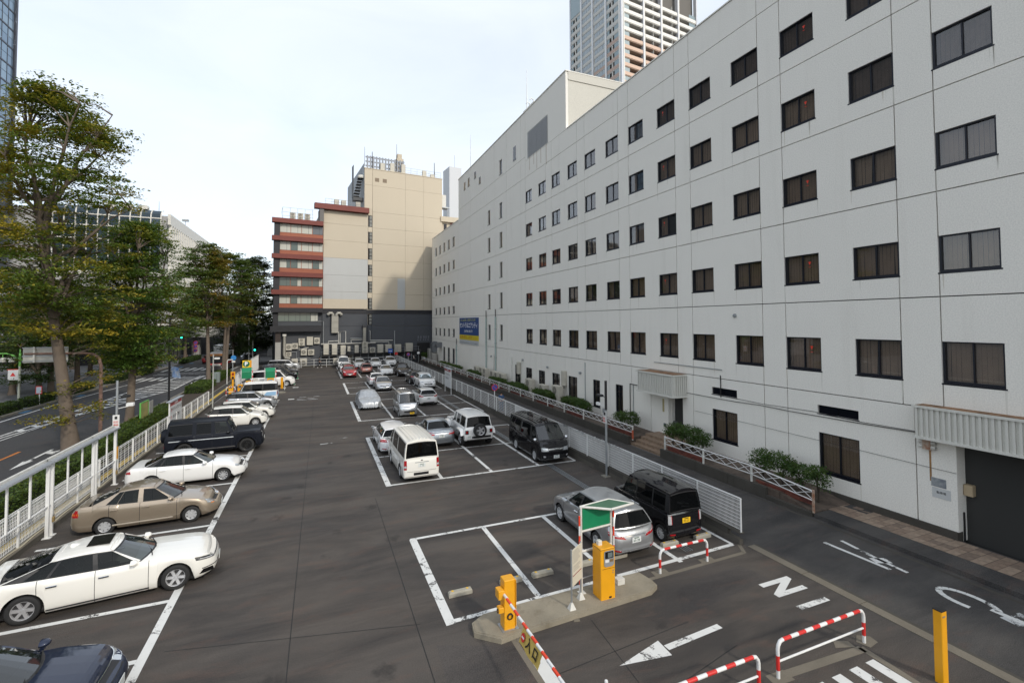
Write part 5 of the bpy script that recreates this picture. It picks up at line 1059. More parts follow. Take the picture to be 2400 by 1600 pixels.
# across the road
across = [((-24.9, 59.6), 7.5, 2.0, (2.6, 2.6), PINE, 9000, .2, 'low spreading pine behind the green lamp post'), ((-24.6, 61.0), 12.5, 4.2, (3.4, 3.6), ZEL3, 12000, .24, 'thick dark trunked tree beside the no-entry sign'), ((-29.6, 65.6), 10.5, 3.0, (4.0, 4.0), PINE, 13000, .24, 'broad pine on the plaza left of the road sign'), ((-25.9, 70.0), 13.5, 4.5, (3.8, 4.0), EVG, 12000, .26, 'dark tree on the plaza behind the rusty pole'), ((-24.2, 79.5), 14, 5.0, (4.0, 4.2), ZEL3, 13000, .27, 'reddish trunked tree across the road by the hedge'), ((-30, 84.8), 14.5, 5, (4.4, 4.4), EVG, 12000, .28, 'dark tree deeper on the plaza behind the hedge'), ((-24.5, 93), 15, 5.2, (4.2, 4.4), ZEL3, 13000, .29, 'tree across the road near the crossing corner'), ((-23.8, 108), 14.5, 5.5, (3.8, 4.2), ZEL3, 11000, .3, 'tree with bare trunk near the far traffic signal'), ((-36, 62), 13, 3.6, (4.6, 4.6), EVG, 13000, .26, 'dark tree at the left picture edge on the plaza'), ((-33, 74), 15.5, 4.4, (4.8, 4.8), ZEL3, 14000, .28, 'tall plaza tree behind the leaning zelkova'), ((-42, 80), 16, 4.4, (5.2, 5.2), PINE, 13000, .3, 'tall tree far back on the plaza at left'), ((-37, 98), 15, 5, (5, 5), ZEL3, 12000, .31, 'plaza tree in front of the glass fronted store')]
for k, (b, h, f, c, m, nl, ls, lb) in enumerate(across): tree('plaza_tree', lb, b, h*.88, f, c, (rnd.uniform(-.5, .5), 0), .3, nl, ls, 75, 100+k, m, 6, BARKD if m is EVG else BARK, zlo=f*.9, spray=1.15, group='trees across the road', topw=.8)
for k, (x, y, h, lb) in enumerate(((-9.5, 122, 13, 'dark tree behind the evergreen at the far left corner'), (-17, 136, 15, 'far dark tree above the elevated road, right one'), (-27, 140, 16, 'far dark tree above the elevated road, left one'), (-48, 112, 17, 'far tree behind the plaza at left'))): tree('far_tree', lb, (x, y), h, 4, (4.6, 4.6), (0, 0), .3, 9000, .4, 70, 200+k, EVG if k < 2 else ZEL3, 5, BARKD, zlo=3.2, spray=1.4, group='trees across the road', squash=.3)
# yellow-green sprouts on the leaning trunk
sp = []
rg = np.random.default_rng(5)
for (x, y, z, s, n) in ((-13.3, 35.4, 2.9, 1.1, 500), (-12.7, 35.6, 4.1, 1.0, 500), (-12.5, 36.2, 6.2, 1.0, 400), (-13.3, 34.8, 2.0, 1.0, 420)):
    for k in range(n//60):
        c = np.array([x+rg.normal()*s*.7, y+rg.normal()*s*.5, z+rg.normal()*s*.22]); sp.append(c+rg.normal(size=(60, 3))*np.array([.26, .26, .09]))
sprout = tag(empty('trunk_sprout', (-13.3, 35.5, 2)), 'yellow-green leaf sprouts around the leaning grey trunk', 'foliage'); link(bpy.data.objects.new('leaves', quad_mesh('leaves', leaf_quads(np.concatenate(sp), .16, rg), YELL)), sprout)
tw_ = MB()
for c in sp[::2]: q = Vector(c.mean(0)); tw_.tube([(-13.45+(35.7-35.7), 35.7, max(1.0, q.z-.5)), q], [.03, .008], 4, cap=False)
tw_.build('twigs', BARK, sprout)
# hedges: boxy masses of small leaves over dark cores
HEDGE = leafmat('hedge_leaf', ((.035, .072, .014), (.080, .125, .022)), (.12, .15, .02), (.62, .8), 1.2); HEDGED = leafmat('hedge_leaf_dark', ((.022, .050, .014), (.05, .085, .02)), (.07, .10, .02), (.62, .8), 1.2)
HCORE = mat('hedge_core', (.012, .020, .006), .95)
def hedge(label, x0, x1, y0, y1, z0, z1, dens=240, ls=.10, seed=1, m=None, group='clipped hedges', name='hedge'):
    rg = np.random.default_rng(seed); o = tag(empty(name, ((x0+x1)/2, (y0+y1)/2, z0)), label, 'hedge', group)
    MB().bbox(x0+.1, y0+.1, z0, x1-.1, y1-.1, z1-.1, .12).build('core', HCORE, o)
    A = [(x1-x0)*(y1-y0), (y1-y0)*(z1-z0), (y1-y0)*(z1-z0), (x1-x0)*(z1-z0), (x1-x0)*(z1-z0)]; P = []
    for i, a in enumerate(A):
        n = int(a*dens); u = rg.uniform(0, 1, n); v = rg.uniform(0, 1, n); d = np.abs(rg.normal(size=n))*.06
        X = x0+(x1-x0)*u; Y = y0+(y1-y0)*v
        if i == 0: P.append(np.stack([X, Y, z1-d+.05*np.sin(X*5)*np.sin(Y*3.1)+.04*np.sin(Y*7)], 1))
        elif i in (1, 2): Z = z0+(z1-z0)*u; P.append(np.stack([np.where(i == 1, x0+d, x1-d)+.04*np.sin(Y*4), Y, Z], 1))
        else: Z = z0+(z1-z0)*v; P.append(np.stack([X, np.where(i == 3, y0+d, y1-d), Z], 1))
    P = np.concatenate(P)+rg.normal(size=(sum(map(len, P)), 3))*.03
    link(bpy.data.objects.new('foliage', quad_mesh('foliage', leaf_quads(P, ls, rg, flat=1.2, aspect=.6), m or HEDGE)), o); return o
hedge('long clipped hedge behind the left fence below the leaning tree', -11.9, -10.55, 14, 33.6, .12, 1.0, 330, .10, 1)
hedge('clipped hedge behind the left fence beside the map board', -11.9, -10.55, 34, 46.6, .12, .95, 300, .105, 2)
hedge('short hedge at the foot of the slim zelkova', -12.9, -11.2, 58.5, 65.2, .12, .85, 230, .13, 3); hedge('short hedge between the grey cabinet and the entrance signal', -12.9, -11.4, 69.5, 76.4, .12, .95, 200, .14, 4)
for k, (x, a, b, lb) in enumerate(((-24.6, 50, 54, 'low hedge across the road nearest the left edge'), (-24.5, 55.0, 59.5, 'dark low hedge across the road by the lamp post'), (-24.5, 62.0, 68, 'dark low hedge across the road behind the leaning trunk'), (-24.3, 72, 79, 'green hedge across the road before the reddish trunk'), (-24.0, 82, 87, 'dark hedge across the road near the crossing'), (-23.6, 103, 116, 'far low hedge lining the road beyond the crossing'))): hedge(lb, x, x+1.0, a, b, .12, .9, 130, .16, 20+k, HEDGED)
# shrubs along the white building
SHR = leafmat('shrub_leaf', ((.030, .070, .018), (.060, .115, .026)), (.09, .13, .03), (.62, .8), 1.5)
def shrub(label, y0, y1, ztop, zb=.46, n=2600, seed=1, x=18.45, rx=.55, ls=.085):
    rg = np.random.default_rng(seed); o = tag(empty('shrub', (x, (y0+y1)/2, zb)), label, 'shrub', 'shrubs along the white facade'); P = []; mb = MB(); L = y1-y0; k = max(1, round(L/.8))
    zc0 = zb+(ztop-zb)*.36
    for i in range(k):
        yc = y0+L*(i+.5)/k; mb.tube([(x, yc, zb-.1), (x+rg.uniform(-.06, .06), yc+rg.uniform(-.08, .08), zc0)], [.04, .03], 5)
        for j in range(7): mb.tube([(x, yc, zb+.15), (x+rg.uniform(-.3, .3), yc+rg.uniform(-.35, .35), ztop-.25)], [.02, .008], 4, cap=False)
    for i in range(int(n/30)):
        u = rg.uniform(-1, 1); v = rg.uniform(-1, 1); w_ = rg.uniform(0, 1)**.6; e = (max(0, 1-abs(u)**3))**.5
        c = np.array([x+v*rx*e, (y0+y1)/2+u*L/2, zc0+(ztop-zc0)*w_*(.62+.38*e*(1-.5*v*v))]); P.append(c+rg.normal(size=(30, 3))*np.array([.10, .10, .06]))
    mb.build('stems', BARKD, o); link(bpy.data.objects.new('foliage', quad_mesh('foliage', leaf_quads(np.concatenate(P), ls, rg, flat=.9, aspect=.6), SHR)), o)
for k, (a, b, z, n, zb, lb) in enumerate(((12.5, 13.9, 1.62, 2600, .36, 'rounded shrub at the near end of the brick planter'), (13.95, 15.85, 1.75, 3600, .4, 'rounded shrub second from the near end by the ground floor window'), (18.6, 21.5, 1.8, 6000, .46, 'large clipped shrub right of the doorway steps'), (24.4, 26.4, 1.65, 3200, .46, 'flat-topped shrub left of the doorway steps'), (29.9, 33.8, 1.55, 5600, .46, 'long shrub behind the black van in front of pipes'), (35.7, 39.5, 1.45, 4600, .46, 'shrub in front of the nearest wall units'), (41.2, 45.5, 1.35, 4600, .46, 'shrub before the third ground floor window'), (47.1, 51.2, 1.3, 4000, .46, 'shrub beside the row of outdoor units'), (55.3, 60.1, 1.25, 4000, .46, 'shrub under the green drain pipes'), (64.0, 68.6, 1.2, 3600, .46, 'shrub below the blue advertising board'), (69.3, 75.4, 1.2, 3600, .46, 'shrub under the far wing windows'), (86.0, 89, 1.9, 3000, .2, 'tall shrub at the far corner of the alley'))): shrub(lb, a, b, z, zb, n, 300+k, ls=.085 if b < 30 else .11, rx=.55 if b < 40 else .65)
# ================================================================== vehicles
ROWT = [0, .10, .32, .56, .78, .92, 1.0]
class Shell:
    """car body: rounded plan outline lofted through height rows, glazed cabin on top. local x forward, y left, z up"""
    def __init__(s, sp):
        s.sp = sp; L, W = sp['L'], sp['W']; hl, hw = L/2, W/2; s.hl, s.hw = hl, hw
        ax, ay = sp.get('fc', (.55, .42)); rx, ry = sp.get('rc', (.32, .3)); bow = sp.get('bow', .10); rb = sp.get('rbow', .06)
        s.ra = sp['r']*1.10+sp.get('gap', .03); s.xa = [hl-sp['fo'], hl-sp['fo']-sp['wb']]
        n = 400; f = np.linspace(0, 1, n); P = sp['top']; z = np.interp(f, [p[0] for p in P], [p[1] for p in P]); k = sp.get('sm', 17); kk = np.ones(k)/k
        s.zf = f; s.zv = np.convolve(np.pad(z, k//2, mode='edge'), kk, 'valid')
        pts = []
        for i in range(5): y = (hw-ay)*i/4; pts.append((hl-bow*(y/hw)**2, y, 0))
        xc = hl-bow*((hw-ay)/hw)**2
        for i in range(1, 9): t = math.pi/2*i/8; pts.append((xc-ax*(1-math.cos(t)), hw-ay+ay*math.sin(t), 0))
        x0 = xc-ax; xrc = -hl+rb*((hw-ry)/hw)**2; x1 = xrc+rx
        st = list(np.arange(x0-.1, x1+.05, -.11))
        for a in s.xa:
            for t in np.linspace(0, math.pi, 15): st.append(a+s.ra*math.cos(t))
            st += [a+s.ra+.006, a-s.ra-.006]
        st = [x for x in st if x1+.02 < x < x0-.02]; s.seams = [hl-q*L for q in sp.get('seams', ())]
        for q in s.seams: st = [x for x in st if abs(x-q) > .03]+[q-.007, q+.007]
        st = sorted(set(round(x, 4) for x in st), reverse=True)
        keep = [st[0]]
        for x in st[1:]:
            if keep[-1]-x > .0035: keep.append(x)
        for x in keep: pts.append((x, hw, 0))
        for i in range(8, 0, -1): t = math.pi/2*i/8; pts.append((xrc+rx*(1-math.cos(t)), hw-ry+ry*math.sin(t), 0))
        for i in range(4, -1, -1): y = (hw-ry)*i/4; pts.append((-hl+rb*(y/hw)**2, y, 0))
        s.pts = pts; m = len(pts); s.nrm = []
        for i in range(m):
            a = pts[max(i-1, 0)]; b = pts[min(i+1, m-1)]; dx, dy = b[0]-a[0], b[1]-a[1]; l = math.hypot(dx, dy) or 1; s.nrm.append((dy/l*1, -dx/l) if True else 0)
        s.nrm[0] = (1, 0); s.nrm[-1] = (-1, 0)
        s.d = sp.get('d', [.07, .02, 0, 0, .012, .03, .075]); s.fx = sp.get('fx', [.07, .01, 0, .015, .05, .10, .2]); s.rx = sp.get('rx', [.08, .02, 0, .01, .03, .05, .1])
        c = [0]
        for a, b in zip(pts, pts[1:]): c.append(c[-1]+math.hypot(b[0]-a[0], b[1]-a[1]))
        s.cum = np.array(c); s.X = np.array([p[0] for p in pts]); s.Y = np.array([p[1] for p in pts]); s.NX = np.array([q[0] for q in s.nrm]); s.NY = np.array([q[1] for q in s.nrm])
    def zt(s, x): return float(np.interp(.5-x/s.sp['L'], s.zf, s.zv))
    def zb0(s, x): e = max(0, abs(x)-s.hl*.72)/(s.hl*.28); return s.sp['zb']+.05*e
    def zb(s, x):
        z = s.zb0(x)
        for a in s.xa:
            if abs(x-a) <= s.ra+1e-4: z = max(z, s.sp['r']+math.sqrt(max(0, s.ra**2-(x-a)**2)))
        return z
    def at(s, x, y, nx, ny, t, arch=False):
        d = float(np.interp(t, ROWT, s.d)); fx = float(np.interp(t, ROWT, s.fx)); rx = float(np.interp(t, ROWT, s.rx))
        if arch: d = min(d, .015) if t < .5 else d
        return (x-nx*d-(fx*nx if nx > 0 else 0)-(rx*nx if nx < 0 else 0), y-ny*d)
    def surf(s, u, z, end='f', off=.008):
        sg = 1 if u >= 0 else -1; u = abs(u); c = u if end == 'f' else s.cum[-1]-u
        x, y, nx, ny = (float(np.interp(c, s.cum, q)) for q in (s.X, s.Y, s.NX, s.NY))
        zb, zt = s.zb0(x), s.zt(x); t = min(1, max(0, (z-zb)/(zt-zb))); px, py = s.at(x, y, nx, ny, t); return (px+nx*off, sg*(py+ny*off), z)
    def patch(s, name, m, parent, quad, end='f', n=6, k=2, off=.008, both=False):
        """quad: bl, br, tr, tl as (u,z) with u counted from the centre line round the corner"""
        for sg in ((1, -1) if both else (1,)):
            mb = MB(); g = []
            for j in range(k+1):
                for i in range(n+1):
                    a, b = i/n, j/k; (u0, z0), (u1, z1), (u2, z2), (u3, z3) = quad
                    u = (u0*(1-a)+u1*a)*(1-b)+(u3*(1-a)+u2*a)*b; z = (z0*(1-a)+z1*a)*(1-b)+(z3*(1-a)+z2*a)*b
                    g.append((sg*u, z))
            V = [s.surf(u, z, end, off) for u, z in g]; V2 = [s.surf(u, z, end, -.01) for u, z in g]; nn = len(V); F = []
            for j in range(k):
                for i in range(n): q = j*(n+1)+i; F.append((q, q+1, q+n+2, q+n+1))
            def edge(a, b): F.append((a, b, nn+b, nn+a))
            for i in range(n): edge(i, i+1); edge(k*(n+1)+i+1, k*(n+1)+i)
            for j in range(k): edge((j+1)*(n+1), j*(n+1)); edge(j*(n+1)+n, (j+1)*(n+1)+n)
            mb.add(V+V2, F); mb.build(name, m, parent, local=True, smooth=True)
    def body(s, o, paint, glass_f, glass_r, pillar, roofm=None):
        sp = s.sp; mb = MB(); m = len(s.pts); rows = []
        for i, (x, y, _) in enumerate(s.pts):
            nx, ny = s.nrm[i]; zb = s.zb(x) if ny > .8 else s.zb0(x); zt = s.zt(x); arch = zb > s.zb0(x)+.01
            rows.append([(*s.at(x, y, nx, ny, t, arch), zb+(zt-zb)*t) for t in ROWT])
        for sg in (1, -1):
            b0 = len(mb.v); R = len(ROWT)
            mb.v += [(p[0], sg*p[1], p[2]) for col in rows for p in col]
            for i in range(m-1):
                dark = any(abs(s.pts[i][0]-q-.007) < .002 and abs(s.pts[i+1][0]-q+.007) < .002 for q in s.seams)
                for j in range(R-1):
                    a, b, c, d = b0+i*R+j, b0+(i+1)*R+j, b0+(i+1)*R+j+1, b0+i*R+j+1
                    mb.f.append((a, b, c, d) if sg > 0 else (d, c, b, a)); mb.m.append(1 if (dark and j < R-1) else (3 if (sp.get('clad') and j == 0) else 0))
        L = sp['L']; fr = [1, .93, .78, .5, .2]; crown = sp.get('crown', .05)
        xg0, xg1 = s.hl-sp['gb'][0]*L, s.hl-sp['gb'][1]*L; s.xg = (xg0, xg1)
        top = [r[-1] for r in rows]; lim = [i for i in range(m) if top[i][0] > xg0-.45]; lim2 = [i for i in range(m) if top[i][0] < xg1+.12]
        for seq, cr in ((lim, crown), (lim2, crown*.7)):
            if len(seq) < 2: continue
            cols = []
            for i in seq:
                x, y, z = top[i]; row = [(x, y*f, z+cr*(1-f**2.2)*min(1, y/(s.hw*.6))) for f in fr]; cols.append(row+[(p[0], -p[1], p[2]) for p in row[::-1]])
            for a, b in zip(cols, cols[1:]):
                for j in range(len(a)-1): mb.add([a[j], b[j], b[j+1], a[j+1]], [(0, 1, 2, 3)], 0)
        # cabin
        H = sp['H']; xt0, xt1 = s.hl-sp['gt'][0]*L, s.hl-sp['gt'][1]*L; wbl = s.hw-sp.get('bin', .075); tum = sp.get('tum', .19); xm, hx = (xt0+xt1)/2, max(.3, (xt0-xt1)/2); rd = sp.get('rdrop', .06)
        zr = lambda x: H-rd*((x-xm)/hx)**2
        cols = []; cf, ct = sp.get('wc', (.24, .10)); rcf, rct = sp.get('rwc', (.12, .06)); ez = sp.get('ez', .05)
        def base_w(x): q = (x-(xg0+xg1)/2)/((xg0-xg1)/2); return wbl-sp.get('btap', .04)*q**4
        def top_w(x): q = (x-xm)/hx; return wbl-tum-sp.get('ttap', .05)*q**2
        def col(b, t, kind): cols.append((b, t, kind))
        for f in (0, .25, .5, .75, .94): 
            xb = xg0-cf*f*f; xt = xt0-ct*f*f; col((xb, f*base_w(xg0-cf), s.zt(xb)+crown*(1-f*f)-.015), (xt, f*top_w(xt0), zr(xt0)-ez*f*f), 'ws')
        sides = [(xg0-cf, xt0-ct, 'pil')]
        for (b0, b1, t0, t1, *kd) in sp['win']:
            sides += [(s.hl-b0*L, s.hl-t0*L, kd[0] if kd else 'win'), (s.hl-b1*L, s.hl-t1*L, 'pil')]
        sides.append((xg1+rcf, xt1+rct, 'end'))
        full = []
        for (a, b) in zip(sides, sides[1:]):
            n = max(1, int(abs(a[0]-b[0])/.18))
            for k in range(n): full.append((a[0]+(b[0]-a[0])*k/n, a[1]+(b[1]-a[1])*k/n, a[2], k == 0))
        full.append((*sides[-1], True))
        for xb, xt, kd, first in full: col((xb, base_w(xb), s.zt(xb)-.02), (xt, top_w(xt), zr(xt)-ez), kd if kd != 'end' else 'rw')
        cols[-1] = (cols[-1][0], cols[-1][1], 'rp')
        for f in (.94, .75, .5, .25, 0): xb = xg1+rcf*f*f; xt = xt1+rct*f*f; col((xb, f*base_w(xg1+rcf), s.zt(max(-s.hl+.02, xb))+crown*.7*(1-f*f)-.015), (xt, f*top_w(xt1), zr(xt1)-ez*f*f), 'rw')
        RV = [0, .05, .09, .35, .63, .87, .92, 1.0]; bul = sp.get('bul', .02)
        def gp(c, v): b, t, _ = c; q = math.sin(math.pi*v); k = 1 if b[1] > .3 else 0; return (b[0]+(t[0]-b[0])*v, b[1]+(t[1]-b[1])*v+bul*q*k, b[2]+(t[2]-b[2])*v)
        panes = {}; wi = -1; prev = None
        for i in range(len(cols)-1):
            kd = cols[i][2]
            if kd.startswith('win') and prev != kd+str(cols[i][0][0]) and (i == 0 or not cols[i-1][2].startswith('win') or any(abs(cols[i][0][0]-(s.hl-w_[0]*L)) < 1e-6 for w_ in sp['win'])): wi += 1
            for j in range(len(RV)-1):
                q = [gp(cols[i], RV[j]), gp(cols[i+1], RV[j]), gp(cols[i+1], RV[j+1]), gp(cols[i], RV[j+1])]
                isg = 2 <= j <= 4 and kd in ('ws', 'rw', 'win', 'winr')
                if kd == 'ws' and i == 4: isg = False
                if kd == 'rw' and sp.get('norear'): isg = False
                for sg in (1, -1):
                    qq = [(p[0], sg*p[1], p[2]) for p in q]; qq = qq if sg > 0 else qq[::-1]
                    if isg: panes.setdefault((kd, 0 if kd in ('ws', 'rw') else (wi, sg)), MB()).add([(p[0]*1.0, p[1], p[2]) for p in qq], [(0, 1, 2, 3)])
                    else:
                        mi = 0
                        if kd == 'ws': mi = 1 if j < 2 else (0 if j > 5 else 1 if j == 5 else 0)
                        elif kd == 'rw': mi = 1 if j in (1, 5) else 0
                        elif kd in ('win', 'winr'): mi = 1 if j in (1, 5) else 0
                        elif kd in ('pil',): mi = (2 if 1 <= j <= 5 else 0) if 5 < i else 0
                        mb.add(qq, [(0, 1, 2, 3)], 4 if (mi == 0 and j >= 6 and roofm) else mi)
        frs = [1, .95, .85, .6, .3]; rcn = sp.get('rcrown', .03); strips = []
        for c in cols:
            x, y, z = gp(c, 1.0); row = [(x, y*f, z+(ez*.55+rcn)*(1-f**2.4)*min(1, y/.45)) for f in frs]; strips.append(row+[(p[0], -p[1], p[2]) for p in row[::-1]])
        for a, b in zip(strips, strips[1:]):
            for j in range(len(a)-1): mb.add([a[j], b[j], b[j+1], a[j+1]], [(0, 1, 2, 3)], 4 if roofm else 0)
        bo = mb.build('body', [paint, BLACK, BLACK if pillar == 'black' else paint, BLACK, roofm or paint], o, local=True, smooth=True, ang=34)
        for (kd, key), pb in panes.items():
            nm = {'ws': 'windscreen', 'rw': 'rear_window'}.get(kd, 'side_window'); gm = CARWS if kd == 'ws' else glass_f if kd == 'win' else glass_r
            pb.build(nm, gm, o, local=True, smooth=True, ang=60)
        # underbody, arch liners
        ub = MB(); hw = s.hw
        ub.box(-s.hl+.25, -hw+.2, sp['zb']-.02, s.hl-.3, hw-.2, sp['r']+.1)
        for a in s.xa:
            for sg in (1, -1):
                ts = np.linspace(0, math.pi, 11)
                for t0, t1 in zip(ts, ts[1:]):
                    p = [(a+s.ra*math.cos(t), sp['r']+s.ra*math.sin(t)) for t in (t0, t1)]
                    ub.quad((p[0][0], sg*(hw-.03), p[0][1]), (p[1][0], sg*(hw-.03), p[1][1]), (p[1][0], sg*(hw-.32), p[1][1]), (p[0][0], sg*(hw-.32), p[0][1]))
                ub.add([(a+s.ra*math.cos(t), sg*(hw-.3), sp['r']+s.ra*math.sin(t)) for t in ts], [tuple(range(11))])
        ub.build('underbody', BLACK, o, local=True)
        return bo
_wheels = {}
def wheel_mesh(r, style, wd=.2):
    k = (r, style)
    if k in _wheels: return _wheels[k]
    t = MB(); h = wd/2; rr = r*.66 if style not in ('steel', 'cap') else r*.62
    t.lathe([(rr, -h*.9), (rr+.02, -h), (r*.93, -h), (r*.985, -h*.82), (r, -h*.5), (r, h*.5), (r*.985, h*.82), (r*.93, h), (rr+.02, h), (rr, h*.9)], axis='y', n=30)
    tm_ = t.mesh('wheel', TYRE, True, 50)
    q = MB(); q.lathe([(rr, h*.9), (rr*.95, h*.86), (rr*.90, h*.5), (rr*.9, h*.35)], axis='y', n=30); q.lathe([(rr*.91, h*.28), (0, h*.28)], axis='y', n=24, mi=1)
    q.lathe([(rr*.24, h*.62), (rr*.18, h*.82), (0, h*.85)], axis='y', n=16)
    ns = {'five': 5, 'six': 6, 'ten': 10, 'multi': 14, 'cap': 7, 'steel': 8, 'five2': 5}[style]
    for i in range(ns):
        a = 2*math.pi*i/ns; w0, w1 = {5: (.20, .16), 6: (.15, .15), 7: (.20, .26), 10: (.09, .10), 14: (.06, .07), 8: (.17, .2)}[ns]; tw = .12 if style in ('six',) else 0
        def P(rad, off, y): ca, sa = math.cos(a+tw*(rad/rr)), math.sin(a+tw*(rad/rr)); return (ca*rad-sa*off, y, sa*rad+ca*off)
        V = [P(rr*.15, -w0*rr, h*.72), P(rr*.15, w0*rr, h*.72), P(rr*.93, w1*rr, h*.84), P(rr*.93, -w1*rr, h*.84), P(rr*.15, -w0*rr*1.25, h*.36), P(rr*.15, w0*rr*1.25, h*.36), P(rr*.93, w1*rr*1.2, h*.4), P(rr*.93, -w1*rr*1.2, h*.4)]
        q.add(V, [(3, 2, 1, 0), (0, 4, 7, 3), (1, 2, 6, 5)])
    mt = {'five': RIMS, 'six': RIMD, 'ten': RIMS, 'multi': RIMB, 'cap': RIMS, 'steel': RIMS, 'five2': RIMD}[style]
    _wheels[k] = (tm_, q.mesh('rim', [mt, mat('rim_inner', (.03, .03, .032), .6)], True, 35)); return _wheels[k]
def seats(o, sp, m, rear=True):
    hl = sp['L']/2; L = sp['L']; xs = [hl-(sp['gb'][0]*.35+sp['gt'][0]*.65+.13)*L]; 
    if rear: xs.append(xs[0]-.78)
    xd = hl-sp['gb'][0]*L-.42; zs = sp['H']*.36; q = MB(); hw = sp['W']/2
    q.box(hl-sp['gb'][1]*L+.25, -hw+.15, sp['zb']+.05, hl-sp['gb'][0]*L-.2, hw-.15, sp['zb']+.12)
    q.add([(xd, -hw+.14, zs), (xd, hw-.14, zs), (xd, hw-.14, zs+.30), (xd, -hw+.14, zs+.30), (xd+.38, hw-.2, zs+.36), (xd+.38, -hw+.2, zs+.36)], [(0, 1, 2, 3), (3, 2, 4, 5)])
    for qi, x in enumerate(xs):
        zs = sp['H']*(.36 if qi == 0 or sp['H'] > 1.7 else .27)
        for y in (-.36, .36):
            q.bbox(x-.25, y-.24, sp['zb']+.1, x+.28, y+.24, zs+.08, .05); V = []
            for zz, xx, ww in ((zs, x-.2, .24), (zs+.32, x-.29, .25), (zs+.55, x-.36, .20)): V += [(xx-.06, y-ww, zz), (xx+.06, y-ww, zz), (xx+.06, y+ww, zz), (xx-.06, y+ww, zz)]
            q.add(V, [(i*4+j, i*4+(j+1) % 4, i*4+4+(j+1) % 4, i*4+4+j) for i in range(2) for j in range(4)]+[(8, 9, 10, 11)])
            q.bbox(x-.44, y-.12, zs+.57, x-.34, y+.12, zs+(.75 if qi == 0 else .68), .03)
    q.build('seats', m, o, local=True)
    MB().tube([(xd-.12+.1*math.sin(t)*.35, .36+.17*math.cos(t), zs+.30+.17*math.sin(t)) for t in np.linspace(0, 2*math.pi, 15)], .014, 5, cap=False).build('steering_wheel', BLACK, o, local=True) if 0 else MB().tube([(xd-.14+.1*math.sin(t)*.35, -.36+.17*math.cos(t), zs+.30+.17*math.sin(t)) for t in np.linspace(0, 2*math.pi, 15)], .014, 5, cap=False).build('steering_wheel', BLACK, o, local=True)
def plate(o, x, z, front, num=None, yellow=False, y=0):
    s = 1 if front else -1; p = MB().box(x-.006, y-.165, z-.0825, x+.006, y+.165, z+.0825).build('number_plate', PLATEY if yellow else PLATE, o, local=True)
    if num:
        rt = (R_(90), 0, R_(90) if front else R_(-90))
        text('plate_number', num, .105, (x+s*.009, y, z-.02), rt, PTXK if yellow else PTXT, p, local=True, ext=.001)
        MB().box(x+s*.0062, y-.09, z+.045, x+s*.0075, y+.09, z+.068).build('plate_line', PTXK if yellow else PTXT, p, local=True)
